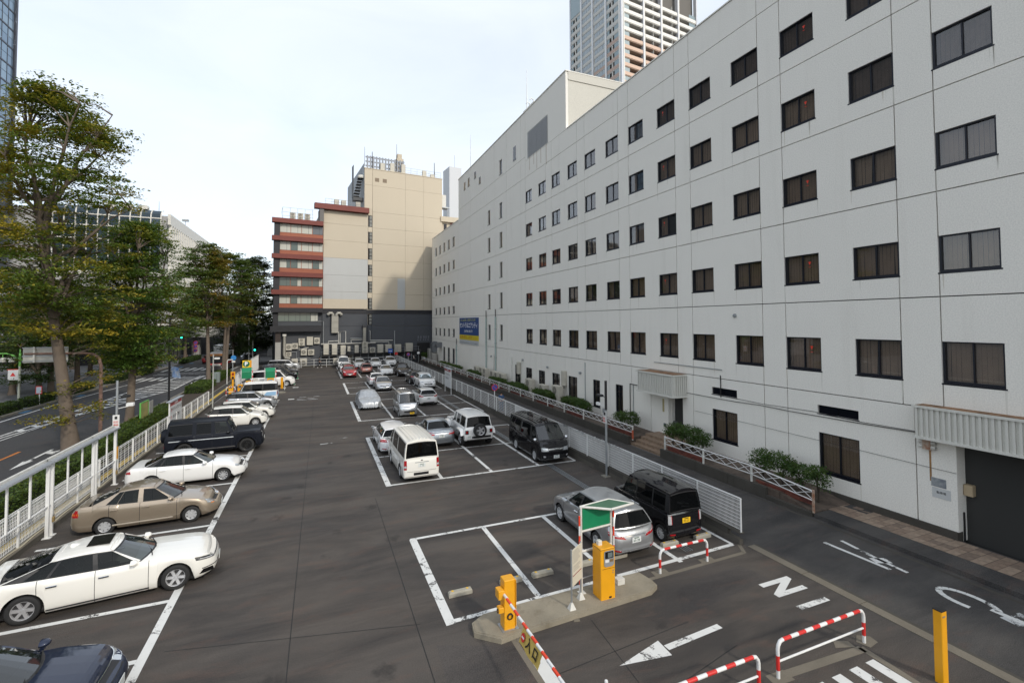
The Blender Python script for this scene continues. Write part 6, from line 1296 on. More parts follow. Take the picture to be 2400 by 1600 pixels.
def car(name, label, cat, sp, paint, pos, hd, rim='five', pillar='black', group='parked cars', front=None, rear=None, gf=None, gr=None, roofm=None, seat=None, near=True, plate_f=None, plate_r=None, yellow=False, handles=True, mirrors=True, rails=False):
    o = tag(empty(name, (pos[0], pos[1], 0), R_(hd)), label, cat, group); S = Shell(sp); hw, hl, r = S.hw, S.hl, sp['r']; L = sp['L']
    S.body(o, paint, gf or CARGL, gr or CARPV, pillar, roofm)
    tm_, rm_ = wheel_mesh(r, rim, sp.get('tw', .2))
    for a in S.xa:
        for sg in (1, -1):
            wv = inst('wheel', tm_, (a, sg*(hw-sp.get('tw', .2)/2-.015+sp.get('wo', 0)), r), (0, 0, 0 if sg > 0 else math.pi), o, True); inst('rim', rm_, parent=wv, local=True)
    if near: seats(o, sp, seat or SEAT)
    F = sp.get('front', {}); F = dict(F, **(front or {})); Q = dict(sp.get('rear', {}), **(rear or {}))
    for nm, q in F.items():
        if nm in ('plate',): continue
        mm = q[0]; S.patch(nm.rstrip('0123456789'), mm, o, q[1], 'f', n=q[3] if len(q) > 3 else 6, both=q[2] if len(q) > 2 else False)
    for nm, q in Q.items():
        mm = q[0]; S.patch(nm.rstrip('0123456789'), mm, o, q[1], 'r', n=q[3] if len(q) > 3 else 6, both=q[2] if len(q) > 2 else False)
    for yy in sp.get('ribs', ()):
        MB().box(S.hl-sp['gt'][1]*L+.2, yy-.03, sp['H']-.005, S.hl-sp['gt'][0]*L-.25, yy+.03, sp['H']+.028-abs(yy)*.05).build('roof_rib', paint, o, local=True)
    zp = sp.get('zp', (.45, .62)); px = S.surf(0, zp[0], 'f', .012); plate(o, px[0], zp[0], True, plate_f, yellow, sp.get('pyf', 0)); px = S.surf(0, zp[1], 'r', .012); plate(o, px[0], zp[1], False, plate_r, yellow, sp.get('py', 0))
    xm = hl-sp.get('mir', sp['gb'][0]+.075)*L; zm = S.zt(xm)+.07
    if mirrors:
        for sg in (1, -1):
            q = MB(); c = (xm, sg*(hw+.085), zm); V = []
            for k, (dx, sc) in enumerate(((.10, .45), (.05, .92), (-.02, 1.0), (-.055, .95))):
                for t in range(10): a = 2*math.pi*t/10; V.append((c[0]+dx, c[1]+.115*sc*math.cos(a), c[2]+.075*sc*math.sin(a)*(1.25 if sp.get('bigm') else 1)))
            q.add(V, [(k*10+t, k*10+(t+1) % 10, k*10+10+(t+1) % 10, k*10+10+t) for k in range(3) for t in range(10)]+[tuple(range(9, -1, -1))]); q.add([V[30+t] for t in range(10)], [tuple(range(10))], 1)
            q.box(c[0]-.02, min(sg*(hw-.06), sg*(hw+.02)), zm-.07, c[0]+.05, max(sg*(hw-.06), sg*(hw+.02)), zm-.03)
            q.build('mirror', [sp.get('mirm') or paint, CHROME], o, local=True, smooth=True)
    if handles:
        for f in sp.get('hnd', ()):
            for sg in (1, -1):
                x = hl-f*L; z = S.zb0(x)+(S.zt(x)-S.zb0(x))*.80; MB().bbox(x-.11, -.02, z-.018, x+.11, .028, z+.018, .008).build('door_handle', sp.get('hm') or paint, o, local=True).location = (0, sg*(hw-.012) if sg > 0 else -(hw+.016), 0)
    xw = S.xg[0]
    for y0, y1 in ((-.05, .62), (-.6, .02)):
        p = [(xw-.04, y0, S.zt(xw)+.055), (xw-.10, (y0+y1)/2, S.zt(xw)+.075), (xw-.22, y1, S.zt(xw)+.10)]; MB().tube(p, .012, 4).build('wiper', BLACK, o, local=True) if near else None
    return o, S
def paint(name, c, metal=0., rough=.32): return mat('paint_'+name, c, rough if sum(c) > .1 else .5, metal, coat=1., spec=.5 if sum(c) > .1 else .08)
PW1 = paint('white', (.85, .845, .82)); PW2 = paint('pearl', (.85, .83, .765)); PW3 = paint('cool_white', (.80, .805, .81)); PSI = paint('silver', (.46, .475, .49), .75, .3); PSD = paint('silver_grey', (.27, .30, .33), .75, .3); PTN = paint('champagne', (.385, .315, .235), .6, .33); PBK = paint('black', (.006, .006, .008)); PBL = paint('navy', (.018, .026, .055), .45, .3); PMB = paint('matt_black', (.012, .014, .02), .1, .42); MATS['paint_matt_black'].node_tree.nodes['Principled BSDF'].inputs['Coat Weight'].default_value = .15
PRD = paint('red', (.36, .012, .016), .3); PPK = paint('pink', (.46, .225, .185), .45); PDG = paint('dark_grey', (.055, .055, .058), .5); PBR = paint('dark_brown', (.035, .027, .022), .4)
def lamp(a, b, z0, z1, zs=0): return [(a, z0), (b, z0+zs), (b, z1+zs), (a, z1)]
def D(base, **k): d = dict(base); d.update(k); return d
SEDAN = dict(L=4.40, W=1.695, H=1.46, wb=2.60, fo=.86, r=.305, zb=.19, top=[(0, .60), (.02, .67), (.10, .80), (.27, .93), (.45, .93), (.70, .97), (.86, 1.02), (.96, 1.01), (1, .93)], gb=(.275, .865), gt=(.455, .70), win=[(.335, .515, .475, .525), (.535, .71, .545, .66), (.722, .775, .672, .69)], seams=(.285, .525, .735), hnd=(.49, .69), zp=(.42, .72),
    front=dict(headlight=(HEADL, [(.48, .60), (1.02, .66), (1.06, .77), (.52, .68)], True), grille=(BLACK, lamp(-.45, .45, .56, .645)), intake=(BLACK, lamp(-.52, .52, .25, .36)), chrome_bar=(CHROME, lamp(-.46, .46, .65, .67))),
    rear=dict(taillight=(TAIL, [(.42, .78), (1.0, .80), (.95, .98), (.45, .92)], True), trim_bar=(CHROME, lamp(-.35, .35, .84, .87))))
CROWN = D(SEDAN, L=5.28, W=1.80, H=1.455, wb=3.13, fo=1.0, r=.345, zb=.17, top=[(0, .68), (.012, .77), (.07, .855), (.18, .915), (.30, .955), (.45, .95), (.70, .99), (.87, 1.04), (.96, 1.04), (1, .97)], fx=[.08, .02, 0, .0, .03, .06, .12], gb=(.29, .90), gt=(.455, .685), win=[(.345, .51, .475, .522), (.53, .70, .54, .65), (.712, .80, .662, .70)], seams=(.305, .52, .735), hnd=(.485, .68), fc=(.62, .46), hm=CHROME,
    front=dict(headlight=(HEADD, [(.56, .63), (1.16, .70), (1.20, .80), (.58, .72)], True), lamp_bar=(CLEAR, [(.60, .655), (1.08, .715), (1.10, .74), (.62, .685)], True), grille=(BLACKG, [(-.42, .30), (.42, .30), (.52, .66), (-.52, .66)]), fog_vent=(BLACKG, [(.62, .27), (1.08, .30), (.98, .42), (.72, .40)], True), chrome_trim=(CHROME, [(.45, .43), (1.02, .43), (1.02, .455), (.45, .46)], True)))
PLATZ = D(SEDAN, L=4.52, W=1.66, H=1.50, wb=2.58, fo=.90, r=.295, zb=.19, top=[(0, .58), (.02, .66), (.10, .79), (.27, .96), (.45, .97), (.70, 1.0), (.86, 1.06), (.96, 1.05), (1, .95)], gb=(.265, .885), gt=(.45, .70), win=[(.335, .53, .475, .535), (.565, .70, .565, .655), (.702, .775, .657, .685)], seams=(.30, .548, .745), hnd=(.505, .715), sm=25, fc=(.65, .5),
    front=dict(headlight=(HEADL, [(.44, .60), (.92, .64), (.95, .78), (.48, .70)], True), turn_lamp=(AMBER, [(.62, .585), (.78, .60), (.78, .63), (.62, .615)], True), grille=(BLACK, lamp(-.30, .30, .56, .625)), intake=(BLACK, lamp(-.5, .5, .27, .36)), chrome_bar=(CHROME, lamp(-.32, .32, .628, .65))),
    rear=dict(taillight=(TAIL, [(.60, .74), (.98, .74), (.95, .98), (.60, .96)], True), turn_lamp=(AMBER, [(.62, .80), (.99, .80), (.98, .87), (.62, .87)], True)))
HATCH = D(SEDAN, L=3.94, W=1.695, H=1.50, wb=2.55, fo=.79, r=.305, zb=.18, top=[(0, .62), (.02, .70), (.10, .82), (.25, .95), (.45, .96), (.75, 1.02), (.92, 1.06), (1, .98)], gb=(.25, .985), gt=(.43, .875), win=[(.325, .55, .455, .56), (.575, .80, .585, .78)], seams=(.29, .565, .80), hnd=(.525, .73), rc=(.38, .36), zp=(.42, .66), rx=[.08, .02, 0, .02, .05, .09, .13],
    front=dict(headlight=(HEADD, [(.50, .68), (.98, .74), (1.0, .80), (.55, .76)], True), grille=(BLACK, [(-.5, .26), (.5, .26), (.40, .52), (-.40, .52)])),
    rear=dict(taillight=(TAIL, [(.48, .80), (.98, .82), (.95, .98), (.52, .95)], True), rear_trim=(BLACK, lamp(-.48, .48, .86, .93)), bumper_dark=(BLACK, lamp(-.5, .5, .26, .36))))
NOTE = D(HATCH, L=4.10, H=1.52, wb=2.6, front=dict(headlight=(HEADL, [(.48, .66), (.95, .74), (.98, .85), (.55, .78)], True), grille=(BLACK, lamp(-.36, .36, .52, .66)), intake=(BLACK, lamp(-.5, .5, .26, .36)), chrome_bar=(CHROME, lamp(-.3, .3, .60, .625))))
WAGON = D(HATCH, L=4.43, W=1.695, H=1.50, wb=2.53, fo=.86, r=.305, gb=(.245, .985), gt=(.42, .925), rdrop=.035, win=[(.315, .50, .445, .51), (.52, .70, .53, .70), (.715, .88, .715, .875, 'winr')], seams=(.275, .51, .72), hnd=(.475, .675), rx=[.09, .02, 0, .02, .05, .10, .16], hm=CHROME,
    rear=dict(taillight=(TAIL, [(.36, .70), (.98, .80), (1.02, .92), (.46, .80)], True), lamp_clear=(CLEAR, [(.40, .775), (.98, .86), (1.0, .895), (.42, .80)], True), chrome_bar=(CHROME, lamp(-.36, .36, .77, .80)), bumper_chrome=(CHROME, [(-.75, .30), (.75, .30), (.75, .335), (-.75, .335)]), reflector=(TAIL, [(.55, .34), (.82, .37), (.82, .42), (.55, .39)], True)))
SUVS = D(HATCH, L=4.5, W=1.82, H=1.65, wb=2.68, fo=.89, r=.35, zb=.23, top=[(0, .78), (.02, .86), (.10, .97), (.26, 1.08), (.45, 1.09), (.75, 1.14), (.93, 1.17), (1, 1.08)], gb=(.255, .98), gt=(.43, .86), win=[(.325, .53, .455, .54), (.555, .74, .56, .73), (.755, .86, .745, .82, 'winr')], seams=(.29, .545, .77), clad=1, zp=(.52, .75),
    front=dict(headlight=(HEADL, [(.52, .78), (1.0, .85), (1.02, .94), (.56, .88)], True), grille=(BLACKG, [(-.42, .55), (.42, .55), (.52, .82), (-.52, .82)]), intake=(BLACK, lamp(-.6, .6, .32, .42)), chrome_bar=(CHROME, [(-.46, .54), (.46, .54), (.46, .565), (-.46, .565)])),
    rear=dict(taillight=(TAIL, [(.5, .90), (1.0, .93), (.98, 1.06), (.52, 1.02)], True), bumper_dark=(BLACK, lamp(-.6, .6, .3, .45))))
MINI = D(HATCH, L=4.85, W=1.84, H=1.92, wb=2.95, fo=.92, r=.34, zb=.18, top=[(0, .80), (.02, .92), (.08, 1.02), (.18, 1.10), (.45, 1.10), (.75, 1.11), (.93, 1.12), (1, 1.05)], gb=(.16, .985), gt=(.335, .93), win=[(.24, .42, .36, .44), (.45, .68, .465, .68, 'winr'), (.70, .93, .70, .90, 'winr')], seams=(.21, .435, .69), tum=.15, hnd=(.405, .47), rc=(.28, .26), fx=[.06, .01, 0, .0, .02, .05, .12], rx=[.06, .01, 0, .01, .02, .03, .05], rcrown=.04, zp=(.42, .85),
    front=dict(headlight=(HEADL, [(.52, .80), (1.05, .86), (1.08, .94), (.55, .90)], True), grille=(CHROME, [(-.45, .40), (.45, .40), (.50, .84), (-.50, .84)]), intake=(BLACK, lamp(-.62, .62, .25, .36))))
HIACE = dict(ribs=(-.5, -.33, -.17, 0, .17, .33, .5), L=4.70, W=1.695, H=1.98, wb=2.57, fo=1.0, r=.325, zb=.20, top=[(0, .94), (.012, 1.02), (.05, 1.08), (.11, 1.16), (.25, 1.14), (.5, 1.14), (1, 1.14)], sm=9, gb=(.075, .998), gt=(.235, .985), win=[(.135, .275, .255, .315), (.34, .60, .345, .60, 'winr'), (.625, .955, .625, .95, 'winr')], seams=(.15, .325, .61), hnd=(.30, .36), fc=(.30, .34), rc=(.12, .14), bow=.10, rbow=.03, d=[.05, .01, 0, 0, .005, .01, .03], fx=[.05, 0, 0, .01, .03, .07, .14], rx=[.04, 0, .0, .0, .005, .01, .015], tum=.10, bin=.03, btap=.02, ttap=.02, rdrop=.03, wc=(.16, .08), rwc=(.02, .02), ez=.07, rcrown=.05, bul=.015, zp=(.42, .82), mir=.13, bigm=1,
    front=dict(headlight=(HEADL, [(.42, .70), (.82, .70), (.86, .90), (.46, .86)], True), grille=(CHROME, [(-.40, .76), (.40, .76), (.44, .84), (-.44, .84)]), grille_dark=(BLACK, [(-.40, .68), (.40, .68), (.40, .75), (-.40, .75)]), intake=(BLACK, lamp(-.5, .5, .36, .50)), fog_lamp=(CLEAR, lamp(.60, .72, .40, .48), True, 3)),
    rear=dict(taillight=(TAIL, [(.70, .66), (.84, .66), (.84, 1.08), (.70, 1.08)], True, 3), reverse_lamp=(CLEAR, [(.715, .74), (.845, .74), (.845, .84), (.715, .84)], True, 3), handle_bar=(STEEL, lamp(-.32, .32, .945, .975)), badge=(CHROME, lamp(-.05, .05, 1.03, 1.07), False, 2), step=(BLACK, lamp(-.32, .38, .38, .50)), seam_low=(BLACK, lamp(-.80, .80, .555, .565), False, 10)))
KEI = D(HIACE, ribs=(), L=3.395, W=1.475, H=1.79, wb=2.48, fo=.46, r=.275, zb=.17, top=[(0, .80), (.015, .90), (.06, .98), (.15, 1.03), (.30, 1.03), (1, 1.05)], gb=(.17, .998), gt=(.30, .975), win=[(.225, .46, .325, .47), (.485, .73, .49, .73, 'winr'), (.75, .93, .75, .92, 'winr')], seams=(.22, .475, .74), hnd=(.43, .51), fc=(.28, .28), zp=(.42, .78), tum=.10, mir=.24, tw=.165, fx=[.05, 0, 0, .0, .02, .05, .1], hm=CHROME, bigm=0,
    front=dict(headlight=(HEADL, [(.42, .70), (.76, .72), (.78, .86), (.46, .84)], True), grille=(CHROME, [(-.38, .72), (.38, .72), (.4, .82), (-.4, .82)]), intake=(BLACK, lamp(-.45, .45, .28, .40))),
    rear=dict(taillight=(CLEAR, [(.60, .70), (.72, .70), (.72, 1.02), (.60, 1.02)], True, 3), tail_red=(TAIL, [(.575, .70), (.60, .70), (.60, 1.02), (.575, 1.02)], True, 3), garnish=(CHROME, lamp(-.62, .62, 1.0, 1.045), False, 8), reflector=(TAIL, [(.45, .32), (.66, .34), (.66, .39), (.45, .37)], True, 4)))
EVERY = D(KEI, ribs=(-.4, -.2, 0, .2, .4), L=3.395, H=1.895, wb=2.43, fo=.52, r=.27, top=[(0, .86), (.015, .94), (.05, 1.02), (.10, 1.08), (.30, 1.06), (1, 1.08)], gb=(.085, .998), gt=(.205, .98), win=[(.14, .34, .23, .37), (.40, .63, .40, .63, 'winr'), (.66, .93, .66, .93, 'winr')], seams=(.15, .385, .65), hnd=(.36, .42), mir=.16, zp=(.35, .85), pyf=.27,
    front=dict(headlight=(HEADL, [(.36, .66), (.74, .66), (.78, .86), (.50, .84)], True), grille=(CHROME, lamp(-.36, .36, .72, .745)), grille2=(CHROME, lamp(-.36, .36, .77, .79)), grille3=(CHROME, lamp(-.3, .3, .66, .68)), intake=(BLACK, lamp(-.34, .5, .40, .54)), intake_bar=(CHROME, lamp(-.34, .5, .46, .48)), bumper_side=(PSI, lamp(.52, .74, .34, .60), True)))
VANT = D(EVERY, L=3.6, W=1.50, H=1.88, rear=dict(taillight=(TAIL, [(.60, .70), (.74, .70), (.74, 1.04), (.62, 1.04)], True, 3)))
GWAG = dict(L=4.86, W=1.93, H=1.97, wb=3.05, fo=.86, r=.40, zb=.30, gap=.05, top=[(0, 1.10), (.02, 1.20), (.10, 1.215), (.28, 1.23), (.32, 1.20), (1, 1.20)], sm=5, gb=(.30, .995), gt=(.385, .97), win=[(.345, .50, .405, .515), (.545, .69, .545, .69, 'winr'), (.73, .96, .73, .945, 'winr')], seams=(.33, .53, .71), hnd=(.49, .665), fc=(.14, .14), rc=(.10, .12), bow=.03, rbow=.02, d=[.03, 0, 0, 0, 0, .01, .05], fx=[.05, 0, 0, .04, .05, .05, .07], rx=[.02, 0, 0, 0, 0, .01, .02], tum=.14, bin=.06, btap=.01, ttap=.01, rdrop=.02, wc=(.06, .03), rwc=(.02, .02), ez=.06, crown=.03, rcrown=.04, bul=.0, zp=(.62, .80), tw=.26, mirm=BLACKG, mir=.37,
    front=dict(headlight=(HEADL, lamp(.52, .74, .80, 1.0), True, 4), grille=(BLACKG, lamp(-.46, .46, .76, 1.02)), bumper=(MATS['paint_matt_black'], lamp(-.98, .98, .38, .64), False, 12), turn_lamp=(CLEAR, lamp(.60, .78, 1.06, 1.12), True, 3)), rear=dict(taillight=(TAIL, lamp(.70, .88, .62, .74), True, 3)))
JEEP = D(GWAG, L=4.30, W=1.80, H=1.86, wb=2.95, fo=.55, r=.42, zb=.38, gap=.09, top=[(0, 1.08), (.02, 1.16), (.10, 1.19), (.30, 1.22), (.34, 1.18), (1, 1.18)], gb=(.30, .985), gt=(.375, .955), win=[(.345, .47, .40, .49), (.51, .68, .515, .68, 'winr'), (.705, .93, .705, .915, 'winr')], seams=(.325, .49, .69), hnd=(.46, .66), mirm=BLACK, wo=.10, tw=.28, zp=(.62, .62), py=.62, tum=.12, rear=dict(taillight=(BLACK, lamp(.66, .86, .80, 1.03), True, 3), lamp_red=(TAIL, lamp(.70, .82, .85, .99), True, 3), bumper=(BLACK, lamp(-.92, .92, .44, .66), False, 10)))
# ---- left row, noses towards the lane
o, S = car('parked_car', 'white sedan with sunroof and dark chrome wheels nearest on the left', 'car', CROWN, PW2, (-5.40, 16.75), 6.5, 'six', plate_f=None)
for sg in (1, -1): MB().box(-1.05, sg*.905-.008, .235, 1.05, sg*.905+.008, .262).build('sill_trim', DARKM, o, local=True)
xs0 = S.hl-.465*CROWN['L']
MB().add([(xs0-.10, -.36, 1.458), (xs0-.10, .36, 1.458), (xs0-.60, .36, 1.472), (xs0-.60, -.36, 1.472)], [(0, 1, 2, 3)]).build('sunroof', BLACKG, o, local=True)
MB().add([(-.62, -.03, 1.45), (-.62, .03, 1.45), (-.79, .02, 1.50), (-.79, -.02, 1.50), (-.83, -.03, 1.43), (-.83, .03, 1.43)], [(0, 1, 2, 3), (3, 2, 5, 4), (0, 3, 4), (1, 5, 2)]).build('antenna_fin', PW2, o, local=True)
o, S = car('parked_car', 'champagne beige older sedan second from the front on the left', 'car', PLATZ, PTN, (-5.78, 22.0), 2.0, 'cap', 'body', seat=SEATB, gr=CARGL)
for sg in (1, -1): MB().bbox(-1.0, sg*.838-.012, .30, .80, sg*.838+.012, .345, .008).build('side_moulding', paint('champagne_highlight', (.55, .48, .38), .4), o, local=True)  # moulding strip; its paler paint puts a highlight into the colour
car('parked_car', 'white sedan with driver inside parked third on the left', 'car', D(SEDAN, L=4.78, wb=2.78, fo=.94), PW1, (-5.62, 26.85), 2.0, 'ten')
o, S = car('parked_car', 'matt black boxy off-roader with rear spare wheel cover', 'car', GWAG, PMB, (-5.42, 32.3), 2.0, 'multi', 'body')
MB().lathe([(0, .0), (.30, .0), (.37, .03), (.39, .10), (.39, .26), (.3, .28)], (-S.hl-.27, 0, 1.12), 'x', 28).build('spare_cover', PMB, o, local=True, smooth=True)
for sg in (1, -1): MB().box(-1.0, min(sg*.93, sg*1.02), .40, 1.0, max(sg*.93, sg*1.02), .46).build('side_step', CHROME, o, local=True)
for a in S.xa:
    for sg in (1, -1):
        mb = MB(); ts = np.linspace(.05, math.pi-.05, 13)
        for t0, t1 in zip(ts, ts[1:]):
            V = [];
            for t in (t0, t1):
                for rr_, yy in ((S.ra+.005, .955), (S.ra+.005, 1.02), (S.ra+.10, 1.02), (S.ra+.13, .955)): V.append((a+rr_*math.cos(t), sg*yy, .40+min(rr_*math.sin(t), .58)))
            mb.add(V, [(0, 1, 5, 4), (1, 2, 6, 5), (2, 3, 7, 6)])
        mb.build('wheel_flare', PMB, o, local=True, smooth=True)
MB().add([(.9-.55*0, -.97, .98), (-2.2, -.97, .98), (-2.2, -.985, .94), (.9, -.985, .94)], [(0, 1, 2, 3)]).build('rub_strip', STEEL, o, local=True)
car('parked_car', 'white hatchback with black tailgate next to the boxy off-roader', 'car', HATCH, PW2, (-5.41, 39.7), 3, 'ten')
car('parked_car', 'white hatchback half hidden behind the other white hatchback', 'car', D(HATCH, L=4.05, H=1.46), PW2, (-5.2, 42.3), 3, 'cap', front=dict(headlight=(HEADL, [(.45, .66), (.95, .74), (.97, .86), (.5, .78)], True)))
car('parked_car', 'silver compact car last before the second entrance', 'car', NOTE, PSI, (-5.38, 47.2), 2, 'five', plate_f=None)
o, S = car('parked_van', 'white and pale blue kei van parked nose to the fence', 'van', VANT, PW1, (-5.35, 50.9), 180, 'steel')
S.patch('blue_panel', mat('pale_blue', (.30, .50, .72), .35), o, [(.75, .62), (1.9, .62), (1.6, .96), (.75, .98)], 'r', n=10, both=True, off=.006); S.patch('blue_panel', mat('pale_blue', (.30, .50, .72), .35), o, [(-.66, .45), (.66, .45), (.66, .95), (-.66, .95)], 'r', n=8, off=.006)
car('parked_car', 'white minivan behind the green pay-station canopies', 'car', MINI, PW1, (-4.95, 62.6), 2, 'ten', near=False, front=dict(grille=(BLACKG, [(-.5, .4), (.5, .4), (.55, .8), (-.55, .8)])))
car('parked_car', 'black minivan behind the white minivan on the left', 'car', MINI, PBK, (-4.9, 67.9), 2, 'five', near=False); car('parked_car', 'dark grey minivan between black and pale minivans on the left', 'car', D(MINI, H=1.72), PDG, (-4.95, 73.2), 2, 'five', near=False)
car('parked_car', 'black saloon before the farthest pale minivan on the left', 'car', SEDAN, PBK, (-4.85, 77.4), 2, 'five', near=False); car('parked_car', 'pale silver minivan farthest back on the left', 'car', D(MINI, L=4.8, H=1.72), paint('pale_silver', (.58, .59, .60), .5), (-5.0, 82.3), 2, 'ten', near=False)
car('parked_car', 'dark blue car at the lower left corner', 'car', D(SEDAN, L=4.5, W=1.75, H=1.44), PBL, (-5.80, 11.75), 0, 'five')
# ---- middle rows
car('parked_van', 'cream white cargo van with rear window facing us', 'van', D(HIACE), PW2, (4.47, 24.5), 91.5, 'steel', 'body', plate_r='1 15', gr=CARPV, rear=dict())
car('parked_car', 'white estate car half hidden by the cream van', 'car', D(WAGON, L=4.6, W=1.8, H=1.45, front={}), PW3, (4.15, 29.6), 90, 'five', rear=dict(taillight=(TAIL, [(.52, .74), (1.0, .76), (.98, .92), (.55, .88)], True)))
car('parked_car', 'silver grey sedan between cream van and white off-roader', 'car', D(SEDAN, H=1.46), PSD, (6.84, 29.8), 90, 'five', plate_r='1 47')
o, S = car('parked_car', 'white soft-roader with external spare tyre on its tail', 'car', JEEP, PW1, (8.98, 29.2), 90, 'five2', plate_r='1 11', pillar='body')
wv = MB(); tm_, rm_ = wheel_mesh(.40, 'five2', .26); sw_ = inst('spare_wheel', tm_, (-S.hl-.16, .0, 1.02), (0, 0, R_(90)), o, True); inst('rim', rm_, parent=sw_, local=True)
for a in S.xa:
    for sg in (1, -1):
        mb = MB(); y0_, y1_ = sg*(S.hw-.02), sg*(S.hw+.20); zt_ = 1.02
        V = []
        for (x, z) in ((a+.60, .72), (a+.42, zt_-.02), (a+.25, zt_), (a-.3, zt_), (a-.48, zt_-.04), (a-.62, .70)):
            V += [(x, y0_, z+.04), (x, y1_, z), (x, y1_, z-.08)]
        mb.add(V, [(i*3+j, i*3+3+j, i*3+4+j, i*3+1+j) for i in range(5) for j in range(2)]); mb.build('wheel_flare', PW1, o, local=True, smooth=True, ang=30)
car('parked_van', 'glossy black van facing us beside the alley fence', 'van', D(HIACE, mirm=CHROME), PBK, (11.62, 24.5), -90, 'five', 'black', plate_f='20-63', gr=CARPV)
for nm, args in (): pass
car('parked_van', 'silver kei van with yellow plate facing us', 'van', EVERY, PSI, (6.6, 39.1), -90, 'steel', 'body', plate_f='6890', yellow=True, gr=CARPV)
car('parked_car', 'white compact hatchback seen from behind beside the silver kei van', 'car', D(HATCH, L=4.0, H=1.45), PW1, (9.19, 43.9), 90, 'cap', plate_r='6 14')
car('parked_car', 'silver sedan facing us in the fourth row', 'car', SEDAN, PSI, (6.69, 54.7), -90, 'ten', plate_f='50-60'); car('parked_car', 'white sedan seen from behind, next to the silver one', 'car', D(SEDAN, L=4.5, W=1.76), PW3, (6.45, 59.3), 90, 'five', near=False)
o, S = car('parked_car', 'white crossover with silver sunshade behind its windscreen', 'car', SUVS, PW1, (11.35, 54.2), -90, 'five', plate_f='12-34' if 0 else None)
xg = S.xg[0]; MB().add([(xg-.22, -.62, 1.14), (xg-.22, .62, 1.14), (xg-.68, .54, 1.52), (xg-.68, -.54, 1.52)], [(0, 1, 2, 3)]).build('sunshade', mat('foil', (.62, .70, .72), .3, .6), o, local=True)
car('parked_car', 'dark grey crossover behind the white crossover by the fence', 'car', D(SUVS, H=1.55), PDG, (11.15, 58.9), 90, 'five', near=False)
car('parked_car', 'red crossover facing us at the front of the fifth row', 'car', D(SUVS, H=1.6, W=1.8), PRD, (3.95, 69.0), -90, 'five', near=False); car('parked_car', 'white car hidden behind the red crossover', 'car', D(SUVS, H=1.55, W=1.8), PW3, (3.85, 74.6), -90, 'five', near=False)
car('parked_car', 'pink small hatchback seen from behind in the fifth row', 'car', D(HATCH, L=3.75, W=1.66, H=1.52), PPK, (6.53, 73.1), 90, 'cap', near=False)
car('parked_car', 'white sedan with black grille facing us in the fifth row', 'car', D(SEDAN, W=1.8, H=1.42), PW1, (8.95, 69.7), -90, 'five', near=False, front=dict(grille=(BLACKG, [(-.6, .4), (.6, .4), (.5, .62), (-.5, .62)])))
car('parked_car', 'black crossover with brown bonnet facing us by the fence', 'car', D(SUVS, L=4.7, W=1.85, H=1.68), PBR, (11.05, 67.7), -90, 'five', near=False)
car('parked_van', 'white van with roof cap farthest back by the rail fence', 'van', D(HIACE, L=4.3, W=1.68, H=1.93), PW1, (3.8, 82.6), -90, 'steel', 'body', near=False); car('parked_car', 'white sleek sedan facing us along the far fence', 'car', D(SEDAN, L=4.5, W=1.76), PW1, (6.35, 82.4), -90, 'ten', near=False)
car('parked_car', 'white hatchback with black bumper facing us along the far fence', 'car', D(HATCH, L=4.3, W=1.78), PW1, (8.9, 82.7), -90, 'ten', near=False, front=dict(bumper_dark=(BLACK, [(-.85, .24), (.85, .24), (.8, .62), (-.8, .62)]))); car('parked_car', 'white crossover at the right end of the far fence', 'car', SUVS, PW1, (11.4, 83.2), -90, 'five', near=False)
# ---- first row
car('parked_car', 'silver estate car with tailgate facing us behind the ticket machine', 'car', WAGON, PSI, (9.28, 14.55), 90, 'five', plate_r='65-28')
car('parked_car', 'black boxy kei car with yellow plate beside the fence', 'car', KEI, PBK, (11.55, 14.35), 90, 'ten', plate_r='97-21', yellow=True)
# ---- covered car
o = tag(empty('covered_car', (4.17, 44.2, 0), R_(-90)), 'car under a crumpled silver cover in the third row', 'car', 'parked cars'); cs = D(SEDAN, L=4.45, W=1.76, H=1.40); S = Shell(cs)
rg = np.random.default_rng(9); nx_, ny_ = 90, 64; V = []; F = []
for i in range(nx_+1):
    fx_ = i/nx_; x = S.hl+.03-fx_*(4.51); 
    zt = np.interp(fx_, [0, .02, .1, .27, .45, .70, .86, .97, 1], [.55, .72, .84, .97, 1.42, 1.42, 1.10, 1.02, .7])
    e = min(1, fx_/.10, (1-fx_)/.08); wv_ = .90*(1-.32*(1-max(0, min(1, e)))**2)
    for j in range(ny_+1):
        t = j/ny_*2-1; a = abs(t); sg = 1 if t >= 0 else -1
        if a < .45: y = a/.45*wv_*.66; z = zt-.10*(a/.45)**3*(zt > 1.05)
        elif a < .6: f = (a-.45)/.15; y = wv_*(.66+.34*f**.7); z = (zt-.10*(zt > 1.05))+(min(zt, .98)-.05-(zt-.10*(zt > 1.05)))*f
        else: f = (a-.6)/.4; y = wv_*(1+.03*f); z = (min(zt, .98)-.05)*(1-f)+.20*f
        k = max(0, (a-.5)/.5); wob = .035*math.sin(x*13+sg*2+rg.normal()*.1)+.022*math.sin(x*29+1.3)
        V.append((x, sg*(y+wob*k*1.2), max(.12, z+.018*math.sin(x*7+t*9)+.012*math.sin(t*23+x*5)+(.05*math.sin(x*9)*k if a > .95 else 0))))
for i in range(nx_):
    for j in range(ny_): q = i*(ny_+1)+j; F.append((q, q+1, q+ny_+2, q+ny_+1))
for end in (0, nx_):
    base = len(V)
    for j in range(ny_+1):
        p = V[end*(ny_+1)+j]; V.append((p[0]+(.03 if end == 0 else -.03)+.02*math.sin(j*1.3), p[1]*.98, .22+.03*math.sin(j*.9)))
    for j in range(ny_): F.append((end*(ny_+1)+j, base+j, base+j+1, end*(ny_+1)+j+1))
